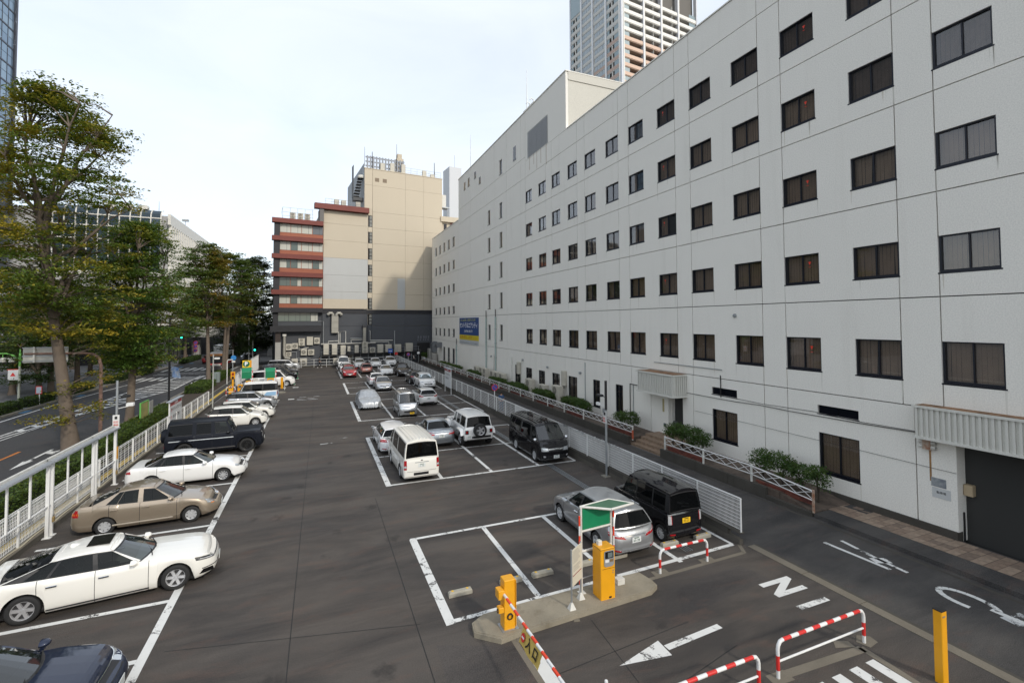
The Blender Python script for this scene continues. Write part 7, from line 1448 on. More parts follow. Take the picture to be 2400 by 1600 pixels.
cm_ = MB().add(V, F).build('cover', mat('silver_cover', (.40, .42, .44), .38, .35, var=.15, vscale=6), o, local=True, smooth=True, ang=60)
MB().tube([(-.4, -.95, .55), (-.4, -.9, 1.0), (-.35, -.6, 1.46), (-.35, 0, 1.485), (-.35, .6, 1.46), (-.4, .9, 1.0), (-.4, .95, .55)], .014, 5).build('tie_cord', BLACK, o, local=True)
tm_, rm_ = wheel_mesh(.30, 'cap')
for a in S.xa:
    for sg in (1, -1): wv = inst('wheel', tm_, (a, sg*.76, .30), (0, 0, 0 if sg > 0 else math.pi), o, True); inst('rim', rm_, parent=wv, local=True)
# ================================================================== entrance equipment, signs, street furniture, people
ISL = [(3.54, 11.27), (3.48, 10.90), (4.0, 10.44), (4.5, 10.50), (8.5, 10.68), (8.83, 10.85), (8.86, 11.1), (8.78, 11.6), (8.3, 11.62), (5.04, 11.55), (3.9, 11.5)]
isl = tag(empty('traffic_island', (6, 11, 0)), 'raised concrete island carrying barrier and ticket machine', 'island')
ISC = concrete('island_concrete', (.34, .30, .225), 1.0, streaks=.9)
MB().prism(ISL, -.02, .115).build('kerb', ISC, isl); cx_, cy_ = 6.1, 11.05; MB().prism([(cx_+(x-cx_)*.985, cy_+(y-cy_)*.90) for x, y in ISL], .116, .128).build('top', ISC, isl)
for x, y in ((4.45, 10.42), (6.05, 10.55)): MB().prism([(x-.09, y-.06), (x+.06, y-.1), (x+.1, y+.02), (x-.05, y+.05)], -.01, .015).build('mortar_lump', STRIP, isl)
ZI = .128
# barrier
bg_ = tag(empty('parking_barrier', (4.3, 10.8, ZI)), 'orange barrier post with striped arm and yellow entrance banner', 'barrier')
MB().box(4.10, 10.62, ZI-.005, 4.52, 10.98, ZI+.012).build('base_plate', STEEL, bg_)
MB().bbox(4.16, 10.66, ZI+.012, 4.44, 10.94, 1.29, .012).build('housing', YEL, bg_); MB().box(4.445, 10.64, ZI+.05, 4.46, 10.95, 1.27).build('door', YEL, bg_); MB().bbox(4.0, 10.62, .90, 4.155, 10.86, 1.10, .01).build('pivot_box', YEL, bg_); MB().bbox(4.02, 10.66, .56, 4.155, 10.82, .68, .01).build('sensor_box', YEL, bg_)
MB().lathe([(.075, 0), (.075, -.03), (.05, -.035)], (4.3, 10.655, .45), 'y', 14).build('lamp_cup', BLACK, bg_); MB().lathe([(.05, 0), (.045, -.02)], (4.02, 10.72, .6), 'x', 12).build('sensor_eye', BLACK, bg_)
ya, k = 10.68, 0
while ya > 4.4:
    yb = ya-.235; MB().tube([(4.14, ya-.001, 1.0-(10.7-ya)*.012), (4.15, yb+.001, 1.0-(10.7-yb)*.012)], .033, 10).build('arm_white' if k % 2 == 0 else 'arm_red', WHITE if k % 2 == 0 else mat('arm_red', (.75, .06, .02), .4), bg_, smooth=True); ya = yb; k += 1
bn = MB(); nb_ = 14
for i in range(nb_):
    a, b = i/nb_, (i+1)/nb_; f = lambda t: .008*math.sin(t*9)
    for (z0, z1, s0, s1) in ((.97, .82, .4, 1), (.82, .66, 1, 1.5)): bn.quad((4.13-(.97-z0)*.36+f(a)*s0, 9.44-a*.92, z0), (4.13-(.97-z0)*.36+f(b)*s0, 9.44-b*.92, z0), (4.13-(.97-z1)*.36+f(b)*s1, 9.46-b*.92, z1), (4.13-(.97-z1)*.36+f(a)*s1, 9.46-a*.92, z1))
ban = bn.build('banner', mat('banner_yellow', (.52, .37, .09), .8, var=.15, vscale=5), bg_, smooth=True)
RB = (R_(90), 0, R_(-90)); PB = (R_(96), 0, R_(90))
RB = (R_(70), 0, R_(-90)); text('banner_letter', '入', .24, (4.055, 9.04, .82), RB, BLACK, ban, bold=.005); text('banner_letter', '口', .22, (4.055, 8.74, .82), RB, BLACK, ban, bold=.005)
q_ = MB().lathe([(.085, 0), (.0, 0)], axis='x', n=16).build('no_entry_disc', RED, ban); q_.location = (4.055, 9.32, .82); q_.rotation_euler = (0, R_(20), 0); q_ = MB().box(-.006, -.055, -.016, -.002, .055, .016).build('no_entry_bar', WHITE, ban); q_.location = (4.055, 9.32, .82); q_.rotation_euler = (0, R_(20), 0)
# ticket machine
tmn = tag(empty('ticket_machine', (7.18, 10.98, ZI)), 'orange ticket machine with grey screen panel on the island', 'ticket machine')
MB().bbox(6.95, 10.79, ZI, 7.40, 11.2, 1.46, .015).build('cabinet', YEL, tmn); MB().box(6.95-.006, 10.785, 1.43, 7.406, 11.206, 1.44).build('lid_gap', mat('seam_brown', (.2, .09, .01), .6), tmn)
MB().box(7.0, 10.775, .93, 7.385, 10.786, .935).build('door_gap', mat('seam_brown', (.2, .09, .01), .6), tmn)
fc_ = MB().add([(7.05, 10.775, 1.02), (7.10, 10.775, .98), (7.30, 10.775, .98), (7.36, 10.775, 1.02), (7.36, 10.775, 1.36), (7.33, 10.775, 1.40), (7.08, 10.775, 1.40), (7.05, 10.775, 1.36)], [(7, 6, 5, 4, 3, 2, 1, 0)]).build('fascia', mat('fascia_grey', (.34, .35, .36), .4, .3), tmn)
MB().box(7.08, 10.766, 1.2, 7.33, 10.774, 1.375).build('screen_bezel', BLACKG, fc_); MB().box(7.16, 10.762, 1.225, 7.30, 10.7655, 1.35).build('screen', mat('screen_grey', (.14, .17, .17), .15), fc_); MB().box(7.08, 10.768, 1.1, 7.2, 10.774, 1.17).build('label_white', WHITE, fc_); MB().box(7.22, 10.768, 1.10, 7.33, 10.774, 1.17).build('coin_slot', mat('brown', (.2, .13, .06), .5), fc_)
MB().bbox(7.02, 11.0, 1.46, 7.14, 11.12, 1.58, .01).build('top_lamp', WHITE_D, tmn); MB().box(7.2, 10.77, .16, 7.27, 10.786, .2).build('maker_plate', BLACK, tmn)
for z in (.8, .86): MB().lathe([(.018, 0), (0, -.004)], (7.33, 10.785, z), 'y', 8).build('lock', STEEL, tmn)
sb_ = tag(empty('small_box', (7.9, 11.3, ZI)), 'small cream concrete block beside the ticket machine', 'box'); MB().bbox(7.78, 11.22, ZI, 8.02, 11.42, .28, .01).build('block', WHITE_D, sb_)
# green sign canopy
gc = tag(empty('sign_canopy', (7.3, 11.3, ZI)), 'green sign panel under a white pipe frame above the ticket machine', 'sign')
A, B, C_, D_ = (6.66, 11.36, 2.42), (7.42, 10.98, 2.37), (8.24, 11.10, 2.37), (7.70, 11.52, 2.42)
MB().add([A, B, C_, D_, *[(x, y, z+.012) for x, y, z in (A, B, C_, D_)]], [(3, 2, 1, 0), (4, 5, 6, 7), (0, 1, 5, 4), (1, 2, 6, 5), (2, 3, 7, 6), (3, 0, 4, 7)]).build('roof_sheet', GREEND, gc)
MB().tube([A, ((A[0]+B[0])/2, (A[1]+B[1])/2, 2.40), B], .034, 10).build('frame_pipe', WHITE_D, gc, smooth=True); MB().tube([B, C_], .034, 10).build('frame_pipe', WHITE_D, gc, smooth=True); MB().tube([C_, D_], .028, 10).build('frame_pipe', WHITE_D, gc, smooth=True); MB().tube([D_, A], .028, 10).build('frame_pipe', WHITE_D, gc, smooth=True)
for x, y in ((6.68, 11.33), (7.70, 11.42)): MB().tube([(x, y, ZI), (x, y, 2.4)], .032, 10).build('frame_post', WHITE_D, gc, smooth=True); MB().prism([(x-.09, y-.09), (x+.09, y-.09), (x+.09, y+.09), (x-.09, y+.09)], ZI, ZI+.015).build('base_plate', WHITE_D, gc)
MB().tube([(6.68, 11.33, 1.76), (7.70, 11.42, 1.76)], .03, 10).build('frame_pipe', WHITE_D, gc, smooth=True); MB().tube([(6.68, 11.33, 1.22), (7.70, 11.42, 1.22)], .032, 10).build('frame_pipe', WHITE_D, gc, smooth=True); MB().tube([(6.68, 11.33, .5), (7.70, 11.42, .5)], .016, 8).build('frame_pipe', STEEL, gc)
MB().add([(6.72, 11.32, 1.80), (7.66, 11.40, 1.80), (7.66, 11.40, 2.38), (6.72, 11.32, 2.38), (6.72, 11.34, 1.80), (7.66, 11.42, 1.80), (7.66, 11.42, 2.38), (6.72, 11.34, 2.38)], [(0, 1, 2, 3), (7, 6, 5, 4), (0, 4, 5, 1), (3, 2, 6, 7)]).build('sign_panel', GREEN, gc)
for x, y in ((6.60, 11.28), (7.79, 11.42)):
    for q, (a, b) in enumerate(zip(np.arange(ZI, 2.2, .26), np.arange(ZI+.26, 2.4, .26))): MB().tube([(x, y, a+.001), (x, y, b-.001)], .026, 8).build('striped_post_red' if q % 2 else 'striped_post_white', mat('arm_red', (.75, .06, .02), .4) if q % 2 else WHITE, gc, smooth=True)
# tariff board
tb = tag(empty('tariff_board', (6.3, 11.05, ZI)), 'white tariff board on two slim posts left of the ticket machine', 'sign')
PA, PB_ = Vector((6.07, 10.80, 0)), Vector((6.52, 11.10, 0)); dd = (PB_-PA).normalized(); nn = Vector((dd.y, -dd.x, 0))
for p in (PA, PB_): MB().tube([(p.x, p.y, ZI), (p.x, p.y, 1.62)], .024, 8).build('post', STEEL, tb, smooth=True); MB().add([(p.x-.09, p.y-.08, ZI), (p.x+.09, p.y-.08, ZI), (p.x+.09, p.y+.08, ZI), (p.x-.09, p.y+.08, ZI), (p.x-.02, p.y-.02, ZI+.17), (p.x+.02, p.y-.02, ZI+.17), (p.x+.02, p.y+.02, ZI+.17), (p.x-.02, p.y+.02, ZI+.17)], [(0, 1, 5, 4), (1, 2, 6, 5), (2, 3, 7, 6), (3, 0, 4, 7)]).build('foot', WHITE_D, tb)
def bq(s0, s1, z0, z1, off, m, nm):
    a, b = PA+dd*s0+nn*off, PA+dd*s1+nn*off; c, d = PA+dd*s0+nn*(off-.02), PA+dd*s1+nn*(off-.02)
    return MB().add([(a.x, a.y, z0), (b.x, b.y, z0), (b.x, b.y, z1), (a.x, a.y, z1), (c.x, c.y, z0), (d.x, d.y, z0), (d.x, d.y, z1), (c.x, c.y, z1)], [(0, 1, 2, 3), (7, 6, 5, 4), (0, 4, 5, 1), (3, 2, 6, 7), (0, 3, 7, 4), (1, 5, 6, 2)]).build(nm, m, tb)
LB = (PB_-PA).length; bq(.0, LB, .68, 1.60, .03, mat('board_cream', (.62, .58, .47), .5), 'board'); bq(.02, LB-.02, .93, .95, .034, mat('wine', (.25, .03, .04), .5), 'red_rule')
for i in range(13):
    if i in (8,): continue
    z = 1.54-i*.042; bq(.05, LB*(.62+.3*((i*37) % 7)/7), z, z+.012, .0325, mat('faint_ink', (.30, .28, .25), .6), 'text_line')
# orange post at the lower right, white bollard tip
op = tag(empty('entrance_post', (12.0, 5.85, 0)), 'square orange post with black cap at the lower right', 'post'); MB().bbox(11.91, 5.76, 0, 12.09, 5.92, 1.47, .012).build('shaft', YEL, op); MB().box(11.905, 5.755, 1.471, 12.095, 5.925, 1.49).build('cap', BLACK, op); MB().box(11.93, 5.752, 1.36, 12.02, 5.759, 1.385).build('maker_plate', STEEL, op)
bt = tag(empty('white_bollard', (5.0, 7.62, 0)), 'slim white pole tip beside the barrier arm at the lower edge', 'bollard'); MB().tube([(5.0, 7.62, 0), (5.0, 7.62, .8)], .032, 10).build('pole', WHITE, bt, smooth=True); MB().lathe([(.034, 0), (.03, .03), (0, .04)], (5.0, 7.62, .8), 'z', 10).build('cap', WHITE, bt)
# ---- poles and signs on the right
def round_pole(o, x, y, h, r=.05, m=STEEL, name='pole'): return MB().tube([(x, y, 0), (x, y, h*.5), (x, y, h)], [r, r, r*.95], 10).build(name, m, o, smooth=True)
SIGNW = mat('sign_white_board', (.66, .66, .64), .5); SBL = mat('sign_blue_round', (.015, .08, .38), .4)
cp = tag(empty('camera_pole', (12.95, 19.5, 0)), 'grey pole with floodlight and camera by the alley fence', 'pole'); round_pole(cp, 12.95, 19.5, 4.58, .055); MB().tube([(12.95, 19.5, 3.2), (12.95, 19.5, 4.6)], .062, 10).build('upper_sleeve', DARKM, cp)
MB().box(12.75, 19.3, 0, 13.15, 19.7, .04).build('footing', CONC, cp); MB().bbox(12.7, 19.6, 3.82, 12.9, 20.0, 3.92, .02).build('floodlight', BLACK, cp); MB().tube([(12.95, 19.5, 3.8), (12.85, 19.7, 3.85)], .02, 6).build('bracket', DARKM, cp); MB().bbox(12.72, 19.75, 3.38, 12.84, 20.05, 3.52, .02).build('camera', WHITE, cp); MB().tube([(12.95, 19.5, 3.35), (12.8, 19.8, 3.40)], .018, 6).build('bracket', WHITE, cp); MB().bbox(12.86, 19.52, 3.05, 12.98, 19.68, 3.25, .01).build('junction_box', STEEL, cp)
sg2 = MB().box(12.88, 19.36, 2.55, 12.892, 19.64, 3.15).build('warning_sign', SIGNW, cp); MB().box(12.86, 19.44, 2.95, 12.879, 19.56, 3.08).build('camera_symbol', BLACK, sg2); text('warning_text', '防犯', .1, (12.872, 19.56, 2.78), (R_(90), 0, R_(-90)), RED, sg2); text('warning_text', '録画', .1, (12.872, 19.56, 2.65), (R_(90), 0, R_(-90)), RED, sg2)
npk = tag(empty('no_parking_sign', (13.45, 36.5, 0)), 'round blue and red no parking sign on a white post by the fence', 'sign'); round_pole(npk, 13.45, 36.5, 2.2, .035, WHITE)
def disc(o, c, r, ang=R_(-8)):
    M_ = Matrix.Translation(c) @ Matrix.Rotation(ang, 4, 'Z'); d = MB().lathe([(r, .0), (r, -.015), (r*.80, -.016)], axis='y', n=22).build('rim', RED, o, local=False); d.matrix_world = M_ if 0 else d.matrix_world
    d.location = c; d.rotation_euler = (0, 0, ang); b = MB().lathe([(r*.80, -.017), (0, -.017)], axis='y', n=22).build('face', SBL, o); b.location = c; b.rotation_euler = (0, 0, ang)
    s = MB().add([(-r*.62, -.022, r*.50), (-r*.50, -.022, r*.62), (r*.62, -.022, -r*.50), (r*.50, -.022, -r*.62)], [(0, 1, 2, 3)]).build('slash', RED, o); s.location = c; s.rotation_euler = (0, 0, ang)
disc(npk, (13.45, 36.45, 2.1), .27)
nps = tag(empty('no_parking_sign', (14.9, 85, 0)), 'small round no parking sign at the far alley corner', 'sign'); round_pole(nps, 14.9, 85, 1.9, .04, WHITE); disc(nps, (14.9, 84.9, 1.75), .30)
rst = tag(empty('red_disc_sign', (13.0, 86.6, 0)), 'small red disc sign at the end of the far rail fence', 'sign'); round_pole(rst, 13.0, 86.6, 2.0, .05, WHITE); MB().lathe([(.28, 0), (0, 0)], (13.0, 86.52, 1.85), 'y', 16).build('disc', RED, rst)
bls = tag(empty('blue_guide_sign', (12.0, 86.7, 0)), 'blue square guide sign in front of the charcoal wall', 'sign'); round_pole(bls, 12.0, 86.7, 2.4, .05); MB().box(11.6, 86.6, 2.0, 12.4, 86.66, 2.75).build('plate', SBL, bls); MB().box(11.7, 86.58, 2.3, 12.3, 86.6, 2.4).build('stripe', WHITE, bls)
tp_ = tag(empty('slim_pole', (12.75, 86.8, 0)), 'tall slim grey pole before the charcoal wall units', 'pole'); round_pole(tp_, 12.75, 86.8, 6.0, .07)
apl = tag(empty('lamp_pole', (14.8, 74, 0)), 'dark pole with white camera boxes in the alley behind the black crossover', 'pole'); round_pole(apl, 13.35, 67, 3.6, .05, DARKM); MB().bbox(13.0, 66.8, 3.0, 13.3, 67.1, 3.25, .02).build('camera', WHITE, apl); MB().bbox(13.25, 66.85, 3.3, 13.5, 67.15, 3.6, .02).build('box', DARKM, apl)
def info_board(label, x, y0, y1, z0, z1, rz=0, brand=None):
    o = tag(empty('information_board', (x, y0, 0)), label, 'sign', 'white information boards with red heading')
    for y in (y0, y1): MB().box(x-.03, y-.03, 0, x+.03, y+.03, z1).build('post', WHITE, o)
    MB().box(x-.035, y0+.04, z0, x+.035, y1-.04, z1).build('board', mat('board_white', (.62, .63, .63), .5, var=.04), o); MB().box(x-.04, y0+.05, z1-.28, x+.04, y1-.05, z1-.02).build('heading', mat('heading_red', (.36, .05, .05), .5), o); MB().box(x-.14, y0-.15, z1+.01, x+.14, y1+.15, z1+.06).build('roof', mat('board_roof', (.42, .46, .50), .5, .2), o); return o
ib = info_board('white board with red heading on the left fence by the off-roader', -9.05, 37.4, 40.3, .62, 2.28)
for z, t in ((1.72, 'アイドリングストップ'), (1.25, '立ち木あり')):
    text('notice_text', 'アイドリングストップ' if z > 1.5 else '空ぶかし禁止', .27, (-9.005, 38.95, z), (R_(90), 0, R_(90)), BLACK, ib); MB().lathe([(.11, 0), (.09, .004), (.09, 0)], (-9.006, 37.75, z), 'x', 14).build('bullet_ring', RED, ib)
text('heading_text', '注意事項', .2, (-9.005, 38.85, 2.13), (R_(90), 0, R_(90)), SWT, ib)
ib2 = info_board('white board with red heading standing at the right fence', 12.75, 47.6, 50.1, .6, 2.55)
text('notice_text', 'アイドリングストップ', .22, (12.70, 48.85, 1.95), (R_(90), 0, R_(-90)), BLACK, ib2); text('notice_text', '空ぶかし禁止', .22, (12.70, 49.1, 1.55), (R_(90), 0, R_(-90)), BLACK, ib2); text('heading_text', '注意事項', .2, (12.70, 48.85, 2.4), (R_(90), 0, R_(-90)), SWT, ib2)
# ---- left pavement furniture
lp_ = tag(empty('camera_pole', (-8.95, 28.3, 0)), 'grey pole with camera and sign beside the left fence', 'pole'); round_pole(lp_, -8.95, 28.3, 4.75, .055); MB().bbox(-8.85, 28.4, 3.9, -8.55, 28.75, 4.0, .02).build('floodlight', BLACK, lp_); MB().bbox(-8.7, 28.6, 3.45, -8.4, 28.85, 3.6, .02).build('camera', WHITE, lp_); MB().tube([(-8.95, 28.3, 3.4), (-8.6, 28.6, 3.45)], .018, 6).build('bracket', WHITE, lp_)
sg3 = MB().box(-9.08, 28.22, 2.5, -8.82, 28.235, 3.12).build('warning_sign', SIGNW, lp_); MB().box(-9.0, 28.205, 2.92, -8.9, 28.219, 3.05).build('camera_symbol', BLACK, sg3); text('warning_text', '防犯', .1, (-8.95, 28.21, 2.78), (R_(90), 0, 0), RED, sg3); text('warning_text', '録画', .1, (-8.95, 28.21, 2.64), (R_(90), 0, 0), RED, sg3); MB().box(-9.02, 28.24, 1.0, -8.88, 28.37, 1.6).build('yellow_band', YEL, lp_)
lpb = tag(empty('lamp_pole', (-8.6, 48.5, 0)), 'slim pale pole with camera at the end of the left fence', 'pole'); round_pole(lpb, -8.6, 48.7, 4.7, .05, mat('pole_pale', (.45, .46, .43), .5)); MB().bbox(-8.5, 48.5, 4.3, -8.1, 48.75, 4.45, .02).build('camera', WHITE, lpb)
mbd = tag(empty('map_board', (-11.3, 40.6, 0)), 'green framed area map board behind the left hedge', 'sign'); GRN = mat('frame_green', (.13, .42, .08), .5)
for y in (39.85, 41.45): MB().box(-11.34, y-.04, 0, -11.26, y+.04, 2.02).build('post', GRN, mbd)
MB().box(-11.33, 39.9, .8, -11.27, 41.4, 1.95).build('panel', mat('map_tan', (.44, .34, .14), .6, col2=(.22, .26, .08), vscale=2.2), mbd); MB().box(-11.34, 39.9, 1.95, -11.26, 41.4, 2.02).build('top_rail', GRN, mbd)
m3_ = tag(empty('notice_board', (-11.3, 42.1, 0)), 'narrow grey notice board next to the map board', 'sign'); MB().box(-11.33, 41.7, .65, -11.28, 42.5, 1.85).build('panel', mat('notice_grey', (.40, .40, .38), .5, col2=(.2, .2, .2), vscale=3.5), m3_); MB().box(-11.34, 42.05, 0, -11.27, 42.15, .65).build('post', STEEL, m3_)
bp = tag(empty('lamp_post', (-12.1, 49.5, 0)), 'tall black street lamp post with blue banner', 'lamp post'); round_pole(bp, -12.1, 49.8, 7.95, .085, BLACK); MB().bbox(-12.6, 49.7, 7.86, -11.9, 49.9, 7.96, .02).build('lamp_head', DARKM, bp)
bf = MB(); 
for i in range(6):
    for j in range(6):
        f = lambda a, b: (-12.0+.62*a+.12*b, 49.75+.12*math.sin(a*5+b*3), 3.75-.95*b-.15*a)
        bf.quad(f(i/6, j/6), f((i+1)/6, j/6), f((i+1)/6, (j+1)/6), f(i/6, (j+1)/6))
bf.build('banner', mat('banner_blue', (.07, .20, .48), .7, col2=(.45, .50, .55), vscale=5), bp, smooth=True)
rp = tag(empty('road_sign_gantry', (-12.55, 37, 0)), 'rusty curved pole carrying a road sign seen from behind', 'sign'); MB().tube([(-12.5, 37, 0), (-12.52, 37, 2.5), (-12.55, 37, 4.9), (-12.65, 37, 5.35), (-12.95, 37, 5.62), (-13.4, 37, 5.68), (-16.2, 37, 5.72)], [.10, .095, .09, .085, .08, .07, .06], 10).build('pole', mat('rust_pole', (.22, .135, .105), .7, var=.3, vscale=4), rp, smooth=True)
MB().box(-16.3, 37.1, 5.18, -14.2, 37.13, 6.1).build('sign_plate', mat('sign_back', (.46, .45, .40), .5, var=.1), rp)
for z in (5.25, 5.55, 6.05): MB().box(-16.32, 37.04, z, -14.18, 37.095, z+.05).build('back_rail', STEEL, rp)
for x in (-15.8, -14.75): MB().box(x, 36.98, 5.2, x+.09, 37.036, 6.12).build('back_strut', WHITE_D, rp)
gl_ = tag(empty('lamp_post', (-25.57, 57.7, 0)), 'green topped lamp post with hanging lanterns across the road', 'lamp post'); PL = mat('post_pale', (.42, .44, .36), .5); GL2 = mat('lamp_green', (.16, .45, .09), .5)
MB().tube([(-25.57, 57.7, 0), (-25.55, 57.7, 3.6)], [.10, .08], 10).build('shaft', PL, gl_, smooth=True); MB().tube([(-25.55, 57.7, 3.6), (-25.55, 57.7, 4.8), (-25.55, 57.7, 5.2)], [.085, .08, .015], 10).build('top', GL2, gl_, smooth=True)
MB().tube([(-25.55, 57.7, 4.2), (-26.0, 57.7, 4.6), (-26.5, 57.7, 4.8), (-27.3, 57.7, 4.8)], .05, 8).build('arm', GL2, gl_, smooth=True); MB().tube([(-25.55, 57.7, 4.2), (-25.2, 57.7, 4.15), (-24.9, 57.7, 4.2)], .03, 6).build('scroll', GL2, gl_)
for x in (-26.1, -26.75):
    MB().tube([(x, 57.7, 4.7), (x, 57.7, 4.4)], .03, 6).build('hanger', GL2, gl_); MB().lathe([(.05, .05), (.28, -.02), (.30, -.12), (.22, -.16), (.22, -.30), (.27, -.34), (.20, -.42)], (x, 57.7, 4.4), 'z', 14).build('lantern', mat('lantern_grey', (.42, .42, .38), .4, .2), gl_)
MB().box(-26.35, 57.66, 2.35, -25.62, 57.69, 3.3).build('flag', SIGNW, gl_); MB().box(-26.4, 57.65, 3.28, -25.6, 57.695, 3.34).build('flag_bar', RED, gl_); MB().add([(-26.2, 57.65, 2.7), (-25.8, 57.65, 2.7), (-26.0, 57.65, 3.05)], [(0, 1, 2)]).build('flag_mark', RED, gl_)
l2 = tag(empty('lamp_post', (-25.8, 64.4, 0)), 'pale lamp post with red flower basket behind the leaning trunk', 'lamp post'); MB().tube([(-25.84, 64.4, 0), (-25.8, 64.4, 3.4)], [.10, .08], 10).build('shaft', PL, l2, smooth=True); MB().lathe([(.02, -.25), (.2, -.15), (.24, .05), (.1, .2)], (-26.05, 64.4, 2.6), 'z', 10).build('flower_basket', RED, l2)
ps_ = tag(empty('pedestrian_sign', (-23.6, 56.5, 0)), 'white sign with red border on a short post across the road', 'sign'); round_pole(ps_, -23.6, 56.5, 1.3, .04, WHITE); MB().box(-23.85, 56.44, 1.1, -23.4, 56.47, 1.8).build('plate', RED, ps_); MB().box(-23.8, 56.425, 1.16, -23.45, 56.438, 1.74).build('face', mat('sign_sky', (.45, .52, .58), .5), ps_)
cab = tag(empty('roadside_cabinet', (-11.7, 68.6, 0)), 'grey green roadside cabinet beside the slim zelkova', 'cabinet'); MB().bbox(-12.0, 68.4, .1, -11.38, 69.0, 1.35, .03).build('casing', mat('cabinet_green', (.20, .24, .23), .5), cab); MB().box(-11.7, 68.388, .2, -11.68, 68.399, 1.25).build('door_gap', BLACK, cab)
bsp = tag(empty('blue_sign_post', (-10.35, 71, 0)), 'grey post with blue round sign beyond the second entrance', 'sign'); round_pole(bsp, -10.35, 71, 4.0, .07); MB().lathe([(.32, 0), (0, -.01)], (-10.25, 70.9, 2.95), 'y', 18).build('disc', mat('sign_azure', (.03, .22, .55), .4), bsp); MB().box(-10.45, 70.9, 2.35, -10.05, 70.93, 2.55).build('plate', WHITE, bsp)
arc = tag(empty('white_arch_rail', (-10.2, 66, 0)), 'white bent pipe beside the second entrance', 'rail'); MB().tube([(-10.2, 66, 0), (-10.2, 66, 2.9), (-10.1, 66, 3.03), (-9.6, 66, 3.05)], .05, 8).build('pipe', WHITE, arc, smooth=True)
# ---- second entrance with pay stations
def canopy2(x0, x1, y, label):
    o = tag(empty('sign_canopy', ((x0+x1)/2, y, 0)), label, 'sign'); 
    for x in (x0, x1): MB().tube([(x, y, 0), (x, y, 2.2), (x+.02, y-.1, 2.38), (x+.02, y-.6, 2.42)], .035, 8).build('frame_post', WHITE, o, smooth=True)
    MB().add([(x0+.05, y-.03, 1.3), (x1-.05, y-.03, 1.3), (x1-.05, y-.03, 2.0), (x0+.05, y-.03, 2.0)], [(0, 1, 2, 3)]).build('sign_panel', GREEN, o); MB().add([(x0+.05, y-.03, 2.01), (x1-.05, y-.03, 2.01), (x1, y+.4, 2.42), (x0, y+.4, 2.42)], [(0, 1, 2, 3)]).build('roof_sheet', GREEN, o); MB().box(x0, y-.6, 2.40, x1, y+.4, 2.44).build('roof_cover', GREEND, o) if 0 else None
    for q in range(6): MB().box(x1+.02, y-.04, .5+q*.28, x1+.09, y+.03, .5+q*.28+.27).build('striped_post_red' if q % 2 else 'striped_post_white', RED if q % 2 else WHITE, o)
    MB().tube([(x0, y, .75), (x1, y, .75)], .03, 8).build('rail', WHITE, o); return o
canopy2(-7.92, -6.85, 60, 'green canopy sign left of the white minivan'); canopy2(-5.5, -4.45, 59.3, 'green canopy sign in front of the white minivan door')
psn = tag(empty('parking_sign', (-7.9, 64.5, 0)), 'yellow board with white P in a green oval above the canopy', 'sign'); MB().box(-8.38, 64.4, 2.15, -7.42, 64.5, 3.0).build('board', mat('p_yellow', (.80, .52, .02), .5), psn); MB().tube([(-7.9, 64.45, 0), (-7.9, 64.45, 2.15)], .05, 8).build('post', GREEN, psn); MB().box(-8.4, 64.36, 1.98, -7.4, 64.5, 2.14).build('lower_strip', GREEN, psn)
d_ = MB().lathe([(.36, 0), (0, 0)], axis='y', n=24).build('oval', mat('p_green', (.01, .13, .05), .5), psn); d_.location = (-7.98, 64.39, 2.58); text('letter', 'P', .62, (-7.98, 64.37, 2.58), (R_(90), 0, 0), SWT, psn, bold=.03); MB().box(-7.56, 64.38, 2.2, -7.45, 64.39, 2.95).build('side_mark', mat('p_orange', (.75, .25, .02), .5), psn)
sgl = tag(empty('exit_signal', (-8.47, 58.4, 0)), 'orange two-lamp exit signal at the second entrance', 'signal'); MB().bbox(-8.55, 58.3, 0, -8.40, 58.45, 1.5, .01).build('post', YEL, sgl); MB().bbox(-8.68, 58.25, 1.5, -8.27, 58.55, 2.25, .02).build('head', YEL, sgl)
for z, c in ((1.98, 'lens_red'), (1.6, 'lens_dark')): MB().box(-8.58, 58.235, z-.12, -8.36, 58.249, z+.16).build('lens', mat(c, (.28, .03, .01) if c == 'lens_red' else (.03, .015, .01), .3), sgl)
for k, (x, y, wd, h, lb) in enumerate(((-7.3, 58.6, .5, 1.15, 'orange ticket cabinet behind the blue and white van'), (-8.0, 58.2, .45, .85, 'low orange box beside the exit signal'), (-8.75, 57.6, .4, .55, 'short orange box behind the white pipe guard'), (-5.2, 58.5, .65, 1.35, 'orange framed pay machine under the canopy'), (-3.95, 59.8, .26, 1.25, 'orange barrier post of the second entrance'), (-4.5, 57.6, .26, 1.05, 'orange barrier post beside the striped pylon'))):
    o = tag(empty('pay_cabinet', (x, y, 0)), lb, 'machine', 'second entrance machines'); MB().bbox(x, y, 0, x+wd, y+.4, h, .015).build('cabinet', YEL, o)
    if wd > .6: MB().box(x+.1, y-.012, h*.55, x+wd-.1, y-.001, h*.92).build('panel', mat('fascia_grey', (.34, .35, .36), .4), o)
    elif wd > .4: MB().box(x+.08, y-.012, h*.6, x+wd-.08, y-.001, h*.9).build('panel', mat('fascia_dark', (.1, .1, .1), .4), o)
wbx = tag(empty('payment_box', (-6.6, 60.5, 0)), 'white payment box between the two green canopies', 'machine'); MB().bbox(-6.8, 60.3, 0, -6.35, 60.7, 1.2, .02).build('casing', WHITE_D, wbx)
for k, (x, y, lb) in enumerate(((-2.75, 63.0, 'green traffic cone at the nose of the white minivan'), (-2.62, 69.2, 'green traffic cone at the nose of the black minivan'))):
    o = tag(empty('traffic_cone', (x, y, 0)), lb, 'cone', 'green traffic cones'); MB().lathe([(.20, .03), (.05, .78), (.0, .8)], (x, y, 0), 'z', 14).build('body', GREEN, o, smooth=True); MB().box(x-.24, y-.24, 0, x+.24, y+.24, .035).build('base', WHITE_D, o)
